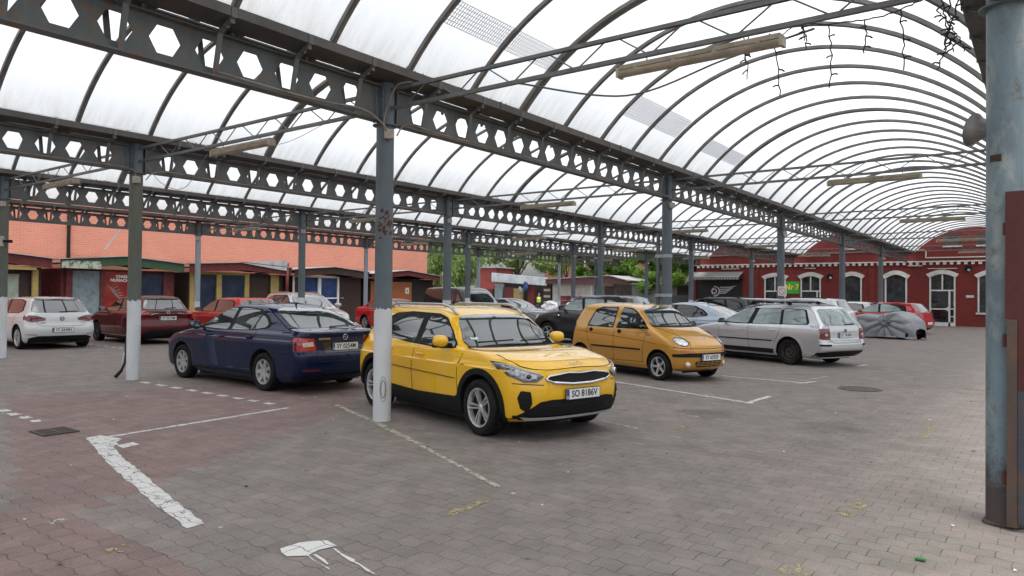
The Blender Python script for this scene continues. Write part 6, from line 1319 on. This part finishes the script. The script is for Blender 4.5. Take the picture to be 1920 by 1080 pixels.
# ================================================================ things on and around the columns
# covered vehicle
def covered(loc, head):
    r = thing('covered_car', 'small low vehicle wrapped in a grey knotted dust cover beside the red hatchback', 'car', (loc[0], loc[1], 0), R(head))
    Ln, Wd = 3.0, .72; bm = BM(); nx, na = 150, 70; rows = []
    prof = pchip([(-1.5, .42), (-1.35, .80), (-1.1, .98), (-.6, 1.02), (-.1, 1.0), (.4, 1.12), (.8, 1.16), (1.1, 1.0), (1.4, .78), (1.52, .45)])
    kx, kz = .35, .72
    for i in range(nx+1):
        x = -1.5+3.02*i/nx; top = prof(x); e = min(1, (1-abs(x/1.53)**6))**.5 if abs(x) < 1.53 else 0; hem = .09+.05*math.sin(x*3)+.04*noise.noise(Vector((x*4, 3, 0))); row = []
        for j in range(na+1):
            s = j/na*2-1; a = abs(s)
            if a < .42: y = Wd*.78*(a/.42); z = top-.06*(a/.42)**2
            else: u = (a-.42)/.58; y = Wd*(.78+.22*min(1, u*3)**.6); z = top-.06-(top-.06-hem)*u
            y *= (.35+.65*e); y = math.copysign(y, s)
            dx, dz = x-kx, z-kz; ang = math.atan2(dz, dx); d = math.hypot(dx, dz)
            fold = .05*(abs(math.sin(ang*6+1.2*noise.noise(Vector((ang*2, d*2, 0)))))*2-1)*min(1, d*2.2)*(1/(1+d*.35)) if s < 0 else .012*math.sin(x*14)
            sag = -.10*math.exp(-(d/.28)**2) if s < 0 else 0
            n3 = .012*noise.noise(Vector((x*2.2, z*5, s)))
            k = 1 if a > .42 else (a/.42)**2
            y += (fold+sag*-1*0+n3)*math.copysign(1, s)*k*1.2-(sag*math.copysign(1, s)*-1)*k
            row.append(bm.verts.new((x, y, z+(fold*.6 if a < .5 else 0))))
        rows.append(row)
    for a, b_ in zip(rows, rows[1:]):
        for j in range(na): bm.faces.new((a[j], a[j+1], b_[j+1], b_[j]))
    obj('dust_cover', bm, plain('grey_cover_cloth', (.25, .262, .28), .45, var=.15, vscale=3), r, True)
    bm = BM(); rnd = random.Random(3)
    for i in range(9):
        a = 2*math.pi*i/9; tube(bm, [(kx, -Wd+.06, kz), (kx+.12*math.cos(a), -Wd-.03, kz+.12*math.sin(a)), (kx+.30*math.cos(a+.1), -Wd+.03, kz+.26*math.sin(a+.1))], .03, 6, radii=[.05, .04, .012])
    obj('cover_knot', bm, MATS['grey_cover_cloth'], r, True)
    ty = mk_tyre(.29, .18, .19)
    for x in (-1.0, 1.05):
        for s in (-1, 1): inst('wheel', ty, r, (x, s*.55, .285))
    bm = BM(); box(bm, -1.3, 1.3, -.55, .55, .22, .7); obj('chassis', bm, P_void, r)
    r.scale = (.94, 1, .95); return r
covered((1.5, 26.6), -22)
# guard strip bent away at the foot of the greenish column
gd = thing('bent_guard', 'black bent cable guard at the foot of the white-based greenish column', 'cable guard', (-6.6, 0, 0), 0)
bm = BM(); tube(bm, [(-.10, -.07, .85), (-.13, -.08, .6), (-.10, -.08, .45), (-.13, -.09, .3), (-.20, -.12, .16), (-.30, -.17, .05)], .022, 6, radii=[.01, .02, .025, .02, .03, .035]); obj('strip', bm, M_black, gd, True)
bm = BM(); tube(bm, [(-.15, -.09, .5), (-.19, -.12, .22), (-.24, -.15, .09)], .012, 6); obj('pipe_end', bm, P_silverpl, gd, True)
# security camera on the left column
q = thing('security_camera', 'small dark camera on two junction boxes at the left edge column', 'camera', (-13.1, 0, 0), R(37)); bm = BM(); box(bm, .09, .16, -.13, -.07, 2.72, 2.82, .01); box(bm, .02, .12, -.15, -.11, 2.66, 2.90, .005); obj('mount', bm, M_boxpl, q); bm = BM(); box(bm, .10, .30, -.16, -.08, 2.74, 2.81, .01); obj('camera_head', bm, P_trim, q)
# horn loudspeaker and gate leaf on the blue pillar
q = thing('horn_loudspeaker', 'grey horn loudspeaker on the left of the blue pillar', 'loudspeaker', (6.47, .12, 2.92), 0); bm = BM(); M = Matrix.Rotation(R(-72), 4, 'Y') @ Matrix.Rotation(R(-25), 4, 'X'); lathe(bm, [(.03, -.12), (.035, -.05), (.05, 0), (.075, .05), (.12, .10), (.128, .10), (.08, .045), (.055, -.005), (.04, -.055)], 28, M); obj('horn', bm, plain('dusty_grey_metal', (.22, .21, .20), .45, var=.4, vscale=8), q, True); bm = BM(); bar(bm, (.1, 0, -.02), (-.02, 0, 0), .03, .012); obj('bracket', bm, M_gut, q)
gt = thing('gate_leaf', 'dark red gate leaf with blue-grey lower half beside the blue pillar', 'gate', (6.605, -.165, 0), R(-8))
bm = BM(); box(bm, .0, .9, -.02, .02, 1.50, 2.41); box(bm, .075, .9, -.02, .02, 1.0, 1.50); obj('upper_panel', bm, M_red_rust, gt); bm = BM(); box(bm, .075, .9, -.018, .018, .06, 1.0); obj('lower_panel', bm, mk_metal('blue_grey_panel', (.055, .062, .08), (.04, .045, .055), rlo=.5), gt)
bm = BM(); box(bm, .012, .073, -.03, .03, .03, 1.498); obj('frame_post', bm, mk_metal('brown_post', (.09, .07, .06), (.05, .03, .025), rlo=.45), gt)
for z in (.32, 1.3, 2.1): bm = BM(); lathe(bm, [(.018, z), (.018, z+.09)], 8); box(bm, 0, .05, -.01, .01, z+.02, z+.07); obj('hinge', bm, M_red_rust, gt)
bm = BM(); lathe(bm, [(.12, 0), (.145, .0), (.14, .012), (.126, .02)], 20, Matrix.Translation((6.6, 0, .004)))
for v in bm.verts: v.co += Vector((1, 1, .3))*.03*noise.noise(v.co*14)
o = obj('dirt_ring', bm, plain('dirt', (.07, .05, .035), .95, var=.4, vscale=20), None, True); o['kind'] = 'stuff'
bm = BM(); M = Matrix.Translation((6.6, 0, 2.67)) @ Matrix.Rotation(R(-28), 4, 'Z'); obox(bm, M @ Vector((0, -.118, 0)), (M.to_3x3() @ Vector((1, 0, 0)), M.to_3x3() @ Vector((0, 1, 0)), Vector((0, 0, 1))), .075, .02, .05); o = obj('rusty_hole_plate', bm, plain('dark_rust', (.06, .035, .02), .9, var=.5, vscale=30)); tag(o, 'dark rusty rectangular hole high on the blue pillar', 'hole')
# icicle light string under the first truss
ic = thing('icicle_lights', 'string of dark unlit icicle lights hanging from the first lane truss', 'light string', (0, 0, 0))
ICS = [(4.850, 0.060, 3.990), (4.920, 0.060, 3.900), (5.010, 0.060, 3.980), (5.120, 0.060, 4.030), (5.240, 0.060, 3.990), (5.360, 0.060, 3.960), (5.510, 0.060, 3.950), (5.640, 0.060, 3.940), (5.770, 0.060, 3.940), (5.890, 0.060, 3.960), (6.030, 0.060, 4.000), (6.200, 0.060, 4.050)]
ICD = [((4.610, 0.060, 4.060), (4.660, 0.060, 3.610)), ((4.620, 0.060, 3.930), (4.640, 0.060, 3.760)), ((4.900, 0.060, 3.900), (4.950, 0.060, 3.410)), ((5.120, 0.060, 4.030), (5.160, 0.060, 3.860)), ((5.130, 0.060, 4.020), (5.170, 0.060, 3.790)), ((5.360, 0.060, 3.960), (5.360, 0.060, 3.420)), ((5.640, 0.060, 3.940), (5.630, 0.060, 3.660)), ((5.890, 0.060, 3.960), (5.920, 0.060, 3.470)), ((6.170, 0.060, 4.000), (6.220, 0.060, 3.670)), ((6.230, 0.060, 3.980), (6.210, 0.060, 3.650)), ((6.290, 0.060, 3.970), (6.200, 0.060, 3.630)), ((6.220, 0.060, 3.670), (6.150, 0.060, 3.430)), ((6.220, 0.060, 3.690), (6.260, 0.060, 3.550)), ((6.270, 0.060, 3.700), (6.330, 0.060, 3.540)), ((6.160, 0.060, 3.890), (6.270, 0.060, 3.700))]
DANG = [(-19.30, 5.01, 3.05), (-19.30, 5.49, 3.79)]
rnd = random.Random(5)
def strand(pts, r=.0055, twig=True):
    bm = BM(); out = []; 
    for (a, b_) in zip(pts, pts[1:]):
        a, b_ = Vector(a), Vector(b_)
        for k in range(5): out.append(a.lerp(b_, k/5)+Vector((rnd.uniform(-.012, .012), rnd.uniform(-.01, .01), 0)))
    out.append(Vector(pts[-1])); tube(bm, out, r, 4)
    if twig:
        for p in out[2::3]:
            d = Vector((rnd.choice((-1, 1))*.05, 0, rnd.uniform(-.03, .02))); tube(bm, [p, p+d*.6, p+d+Vector((0, 0, -.012))], .007, 4)
    obj('strand', bm, M_black, ic, True)
strand(ICS, .006, False)
for a, b_ in ICD: strand([a, ((a[0]+b_[0])/2+.015, a[1], (a[2]+b_[2])/2), b_])
# dangling broken lamp tube by the far row
bm = BM(); bar(bm, DANG[0], DANG[1], .05, .04); o = obj('dangling_lamp', bm, P_plate); tag(o, 'thin white lamp batten hanging slanted in front of the pink wall', 'lamp batten')
# ================================================================ worker
def person(loc, head):
    r = thing('person', 'worker in a yellow high-visibility vest seen from behind near the stalls', 'person', (loc[0], loc[1], 0), R(head))
    V = [(0, 0, .98, .15, .12), (0, 0, 1.18, .13, .10), (0, 0, 1.40, .17, .11), (0, 0, 1.52, .06, .06), (0, .01, 1.60, .075, .085), (0, .01, 1.70, .078, .09), (0, 0, 1.76, .05, .05),
         (.19, 0, 1.44, .06, .06), (.25, .02, 1.18, .048, .048), (.22, .18, 1.02, .035, .035), (.21, .25, .98, .03, .02), (-.19, 0, 1.44, .06, .06), (-.25, .02, 1.18, .048, .048), (-.20, .20, 1.06, .035, .035), (-.18, .27, 1.04, .03, .02),
         (.10, 0, .90, .10, .10), (.11, .02, .50, .065, .065), (.12, 0, .10, .045, .045), (.13, .12, .04, .04, .03), (-.10, 0, .90, .10, .10), (-.11, .02, .50, .065, .065), (-.12, 0, .10, .045, .045), (-.13, .12, .04, .04, .03)]
    E = [(0, 1), (1, 2), (2, 3), (3, 4), (4, 5), (5, 6), (2, 7), (7, 8), (8, 9), (9, 10), (2, 11), (11, 12), (12, 13), (13, 14), (0, 15), (15, 16), (16, 17), (17, 18), (0, 19), (19, 20), (20, 21), (21, 22)]
    def skin(V, E, name, mat, par):
        me = bpy.data.meshes.new(name); me.from_pydata([v[:3] for v in V], E, []); o = bpy.data.objects.new(name, me); sc.collection.objects.link(o)
        m = o.modifiers.new('s', 'SKIN'); s2 = o.modifiers.new('u', 'SUBSURF'); s2.levels = 2; s2.render_levels = 2
        for i, v in enumerate(V): me.skin_vertices[0].data[i].radius = v[3:5]
        me.skin_vertices[0].data[0].use_root = True
        dg = bpy.context.evaluated_depsgraph_get(); out = bpy.data.meshes.new_from_object(o.evaluated_get(dg)); bpy.data.objects.remove(o)
        out.materials.clear()
        for m_ in mat: out.materials.append(m_)
        out.polygons.foreach_set('use_smooth', [True]*len(out.polygons)); return inst(name, out, par)
    skn = plain('skin', (.36, .20, .14), .6); drk = plain('dark_work_clothes', (.03, .035, .05), .8)
    b = skin(V, E, 'body', [drk, skn], r)
    for p in b.data.polygons:
        if p.center.z > 1.52 or (p.center.z < 1.08 and abs(p.center.x) > .16 and p.center.y > .17): p.material_index = 1
    skin([(0, 0, .95, .20, .15), (0, 0, 1.18, .175, .14), (0, 0, 1.38, .20, .145), (0, 0, 1.47, .12, .10)], [(0, 1), (1, 2), (2, 3)], 'hi_vis_vest', [plain('fluorescent_yellow', (.62, .85, .03), .6)], r)
    bm = BM(); [lathe(bm, [(.192, z), (.192, z+.05)], 24, Matrix.Diagonal((1.02, .78, 1, 1))) for z in (1.05, 1.2)]; obj('reflective_band', bm, P_silverpl, r, True)
    skin([(0, -.01, 1.64, .082, .09), (0, -.01, 1.74, .07, .075)], [(0, 1)], 'hair', [plain('dark_hair', (.03, .022, .018), .8)], r)
    bm = BM(); bmesh.ops.create_icosphere(bm, subdivisions=2, radius=.018, matrix=Matrix.Translation((0, .105, 1.63))); obj('nose', bm, skn, r, True)
person((-25.2, 40.0), 20)
# ================================================================ paint marks, covers, litter
def mk_paint(name, col, wear=.5, lo=.47):
    m, t, b = newmat(name); out = t.nodes['Material Output']; P = worldpos(t)
    n1 = N(t, 'ShaderNodeTexNoise', i_Scale=9.0, i_Detail=8.0, i_Roughness=.75); L(t, P, n1.inputs['Vector']); n2 = N(t, 'ShaderNodeTexNoise', i_Scale=60.0, i_Detail=4.0); L(t, P, n2.inputs['Vector'])
    f = math_(t, 'ADD', math_(t, 'MULTIPLY', n1.outputs['Fac'], .7), math_(t, 'MULTIPLY', n2.outputs['Fac'], .3)); a = ramp(t, f, lo-.03, lo+.03); a = math_(t, 'MULTIPLY', a, math_(t, 'MULTIPLY_ADD', paver_joints(t)[1], -.85, 1))
    L(t, mixc(t, n2.outputs['Fac'], col, tuple(c*.7 for c in col)), b.inputs['Base Color']); b.inputs['Roughness'].default_value = .7
    tp = N(t, 'ShaderNodeBsdfTransparent'); mx = N(t, 'ShaderNodeMixShader'); L(t, a, mx.inputs[0]); L(t, tp.outputs[0], mx.inputs[1]); L(t, b.outputs[0], mx.inputs[2]); L(t, mx.outputs[0], out.inputs[0]); return m
PM = {'white': mk_paint('worn_white_paint', (.68, .67, .64), lo=.43), 'fade': mk_paint('faded_white_paint', (.48, .46, .42), lo=.49), 'yel': mk_paint('worn_yellow_paint', (.42, .35, .18), lo=.52), 'lime': mk_paint('faded_greenish_paint', (.50, .50, .38), lo=.48), 'solid': mk_paint('spilled_white_paint', (.72, .71, .68), lo=.36)}
MARKS = [('white', [(-1.680, -2.840), (-1.720, -2.680), (-1.370, -2.740), (-0.420, -3.020), (0.930, -3.350), (2.080, -3.620), (2.100, -3.750), (1.340, -3.600), (-0.210, -3.240)]),
 ('white', [(-1.587, -2.703), (-1.807, -0.143), (-1.733, -0.137), (-1.513, -2.697)]),
 ('white', [(-1.720, -2.680), (-1.310, -2.610), (-1.200, -2.740), (-1.060, -2.770), (-1.080, -2.860), (-1.400, -2.770)]),
 ('white', [(-1.010, -2.800), (-1.050, -2.620), (-0.900, -2.640), (-0.830, -2.820)]),
 ('lime', [(-1.487, 0.513), (-0.047, -0.057), (-0.073, -0.123), (-1.513, 0.447)]),
 ('lime', [(-0.044, -0.054), (1.466, -0.734), (1.434, -0.806), (-0.076, -0.126)]),
 ('lime', [(1.463, -0.743), (3.123, -1.533), (3.097, -1.587), (1.437, -0.797)]),
 ('yel', [(3.240, -2.460), (3.240, -1.930), (3.320, -1.880), (3.360, -2.450)]),
 ('solid', [(2.930, -3.590), (2.940, -3.460), (3.030, -3.300), (3.170, -3.340), (3.150, -3.450), (3.160, -3.560), (3.070, -3.640), (3.000, -3.620)]),
 ('solid', [(3.192, -3.370), (3.442, -3.430), (3.438, -3.450), (3.188, -3.390)]),
 ('solid', [(3.441, -3.434), (3.731, -3.504), (3.729, -3.516), (3.439, -3.446)]),
 ('solid', [(3.161, -3.555), (3.441, -3.615), (3.439, -3.625), (3.159, -3.565)]),
 ('solid', [(3.181, -3.516), (3.391, -3.566), (3.389, -3.574), (3.179, -3.524)]),
 ('white', [(0.093, 5.798), (3.233, 4.698), (3.207, 4.622), (0.067, 5.722)]),
 ('white', [(3.085, 4.642), (3.125, 5.672), (3.215, 5.668), (3.175, 4.638)]),
 ('fade', [(2.253, 5.150), (2.883, 5.040), (2.877, 5.000), (2.247, 5.110)]),
 ('white', [(1.473, 8.115), (3.193, 7.985), (3.187, 7.915), (1.467, 8.045)]),
 ('white', [(3.008, 7.845), (3.178, 8.325), (3.262, 8.295), (3.092, 7.815)]),
 ('fade', [(2.945, 8.204), (3.145, 9.474), (3.195, 9.466), (2.995, 8.196)]),
 ('fade', [(1.982, 9.388), (3.212, 10.638), (3.248, 10.602), (2.018, 9.352)]),
 ('white', [(3.151, 12.337), (3.241, 12.947), (3.339, 12.933), (3.249, 12.323)]),
 ('fade', [(2.098, 1.894), (2.808, 1.654), (2.792, 1.606), (2.082, 1.846)]),
 ('yel', [(3.131, 1.868), (3.221, 2.458), (3.319, 2.442), (3.229, 1.852)]),
 ('yel', [(5.550, -0.563), (5.620, 0.077), (5.740, 0.063), (5.670, -0.577)]),
 ('yel', [(5.517, -1.997), (5.607, -1.797), (5.753, -1.863), (5.663, -2.063)]),
 ('yel', [(-2.705, -1.780), (-2.695, -1.150), (-2.645, -1.150), (-2.655, -1.780)]),
 ('fade', [(1.193, -4.319), (1.153, -4.199), (1.267, -4.161), (1.307, -4.281)]),
 ('yel', [(2.080, -4.280), (2.080, -4.140), (2.220, -4.140), (2.220, -4.280)]),
 ('fade', [(2.779, 2.970), (3.049, 2.980), (3.051, 2.920), (2.781, 2.910)]),
 ('yel', [(5.600, 3.319), (5.580, 4.199), (5.700, 4.201), (5.720, 3.321)]),
 ('fade', [(-13.719, 0.189), (-13.519, 0.809), (-13.461, 0.791), (-13.661, 0.171)]),
 ('white', [(-6.158, 0.005), (-5.878, -0.005), (-5.882, -0.115), (-6.162, -0.105)]),
 ('white', [(-5.610, -0.005), (-5.340, -0.005), (-5.340, -0.115), (-5.610, -0.115)]),
 ('white', [(-5.080, -0.005), (-4.830, -0.005), (-4.830, -0.115), (-5.080, -0.115)]),
 ('white', [(-4.578, -0.005), (-4.338, -0.015), (-4.342, -0.125), (-4.582, -0.115)]),
 ('white', [(-4.100, -0.015), (-3.870, -0.015), (-3.870, -0.125), (-4.100, -0.125)]),
 ('white', [(-3.650, -0.015), (-3.430, -0.015), (-3.430, -0.125), (-3.650, -0.125)]),
 ('white', [(-3.220, -0.015), (-3.010, -0.015), (-3.010, -0.125), (-3.220, -0.125)]),
 ('white', [(-2.800, -0.025), (-2.600, -0.025), (-2.600, -0.135), (-2.800, -0.135)]),
 ('white', [(-2.410, -0.025), (-2.220, -0.025), (-2.220, -0.135), (-2.410, -0.135)]),
 ('white', [(-4.538, -2.665), (-4.318, -2.675), (-4.322, -2.785), (-4.542, -2.775)]),
 ('white', [(-4.117, -2.685), (-3.907, -2.695), (-3.913, -2.805), (-4.123, -2.795)]),
 ('white', [(-3.717, -2.695), (-3.527, -2.705), (-3.533, -2.815), (-3.723, -2.805)]),
 ('white', [(-3.337, -2.705), (-3.157, -2.715), (-3.163, -2.825), (-3.343, -2.815)]),
 ('white', [(-16.488, 3.430), (-16.208, 3.420), (-16.212, 3.320), (-16.492, 3.330)]),
 ('white', [(-15.928, 3.400), (-15.648, 3.390), (-15.652, 3.290), (-15.932, 3.300)]),
 ('white', [(-15.378, 3.380), (-15.108, 3.370), (-15.112, 3.270), (-15.382, 3.280)]),
 ('white', [(-14.846, 3.360), (-14.586, 3.340), (-14.594, 3.240), (-14.854, 3.260)]),
 ('white', [(-14.338, 3.330), (-14.088, 3.320), (-14.092, 3.220), (-14.342, 3.230)]),
 ('white', [(-13.838, 3.310), (-13.598, 3.300), (-13.602, 3.200), (-13.842, 3.210)]),
 ('fade', [(-7.176, 2.370), (-7.006, 2.390), (-6.994, 2.290), (-7.164, 2.270)]),
 ('fade', [(-6.823, 2.400), (-6.653, 2.410), (-6.647, 2.310), (-6.817, 2.300)])]
GRATE = (-2.33, -2.91)
MANH = (4.14, 7.67)
GREENB = (6.21, -1.25)
mk_n = 0
for key, pts in MARKS:
    mk_n += 1; bm = BM(); rnd = random.Random(mk_n); n = len(pts); out = []
    for i in range(n):
        a, b_ = Vector(pts[i]), Vector(pts[(i+1) % n]); k = max(1, int((b_-a).length/.09))
        for j in range(k): p = a.lerp(b_, j/k); q = .012 if key != 'lime' else .008; out.append((p.x+rnd.uniform(-q, q), p.y+rnd.uniform(-q, q)))
    f = bm.faces.new([bm.verts.new((x, y, .004+.0004*(mk_n % 5))) for x, y in out]); bmesh.ops.triangulate(bm, faces=[f]); struct(obj('painted_marking', bm, PM[key]))
# drain grate
gr = thing('drain_grate', 'rusty square drain grate set in the red pavers at the left', 'drain grate', (GRATE[0], GRATE[1], .004), R(0)); M_iron = plain('cast_iron', (.085, .072, .062), .7, .1, var=.4, vscale=20)
bm = BM(); [box(bm, -.24+.048*i, -.24+.048*i+.022, -.22, .22, 0, .012) for i in range(11)]; obj('bars', bm, M_iron, gr)
bm = BM(); box(bm, -.27, .29, -.25, -.22, 0, .014); box(bm, -.27, .29, .22, .25, 0, .014); box(bm, -.27, -.24, -.22, .22, 0, .014); box(bm, .265, .29, -.22, .22, 0, .014); box(bm, -.24, .265, -.015, .015, .0125, .015); obj('grate_frame', bm, M_iron, gr); bm = BM(); box(bm, -.26, .28, -.24, .24, 0.0005, .002); obj('pit', bm, P_void, gr)
gr.scale = (.74, .74, 1)
mh = thing('manhole_cover', 'round cast iron manhole cover in the driving lane', 'manhole cover', (MANH[0], MANH[1], .003)); bm = BM(); lathe(bm, [(0, .008), (.30, .008), (.305, .002), (.32, .002), (.325, .009), (.36, .009), (.365, 0)], 40); obj('lid', bm, M_iron, mh); bm = BM(); [box(bm, -.22+.08*i, -.19+.08*i, -.16, .16, .0085, .012) for i in range(6)]; obj('lid_pattern', bm, M_iron, mh)
# litter : dry leaves and bits
rnd = random.Random(21); 
def bits(name, mat, n, size, area):
    bm = BM()
    for _ in range(n):
        x, y = rnd.uniform(*area[:2]), rnd.uniform(*area[2:]); a = rnd.uniform(0, 6.28); s = size*rnd.uniform(.5, 1.3)
        P_ = [(x+s*math.cos(a+b_)*k, y+s*math.sin(a+b_)*k, .006+rnd.uniform(0, .012)) for b_, k in ((0, 1), (1.2, .5), (2.6, .9), (3.9, .45), (5.2, .7))]; bm.faces.new([bm.verts.new(p) for p in P_])
    o = obj(name, bm, mat); o['kind'] = 'stuff'
bits('dry_leaves', plain('dry_leaf', (.16, .075, .025), .8), 90, .03, (-9, 8, -5, 16)); bits('pale_litter', plain('paper_bit', (.6, .58, .54), .8), 110, .018, (-8, 8, -5, 20)); bits('dark_litter', plain('dark_bit', (.03, .026, .022), .9), 90, .028, (-8, 8, -5, 14))
bm = BM(); box(bm, -.03, .03, -.02, .02, 0, .012, .004); o = obj('green_wrapper', bm, plain('green_plastic', (.03, .16, .04), .6), loc=(*GREENB, .006)); tag(o, 'tiny green wrapper lying on the pavers at the lower right', 'litter')
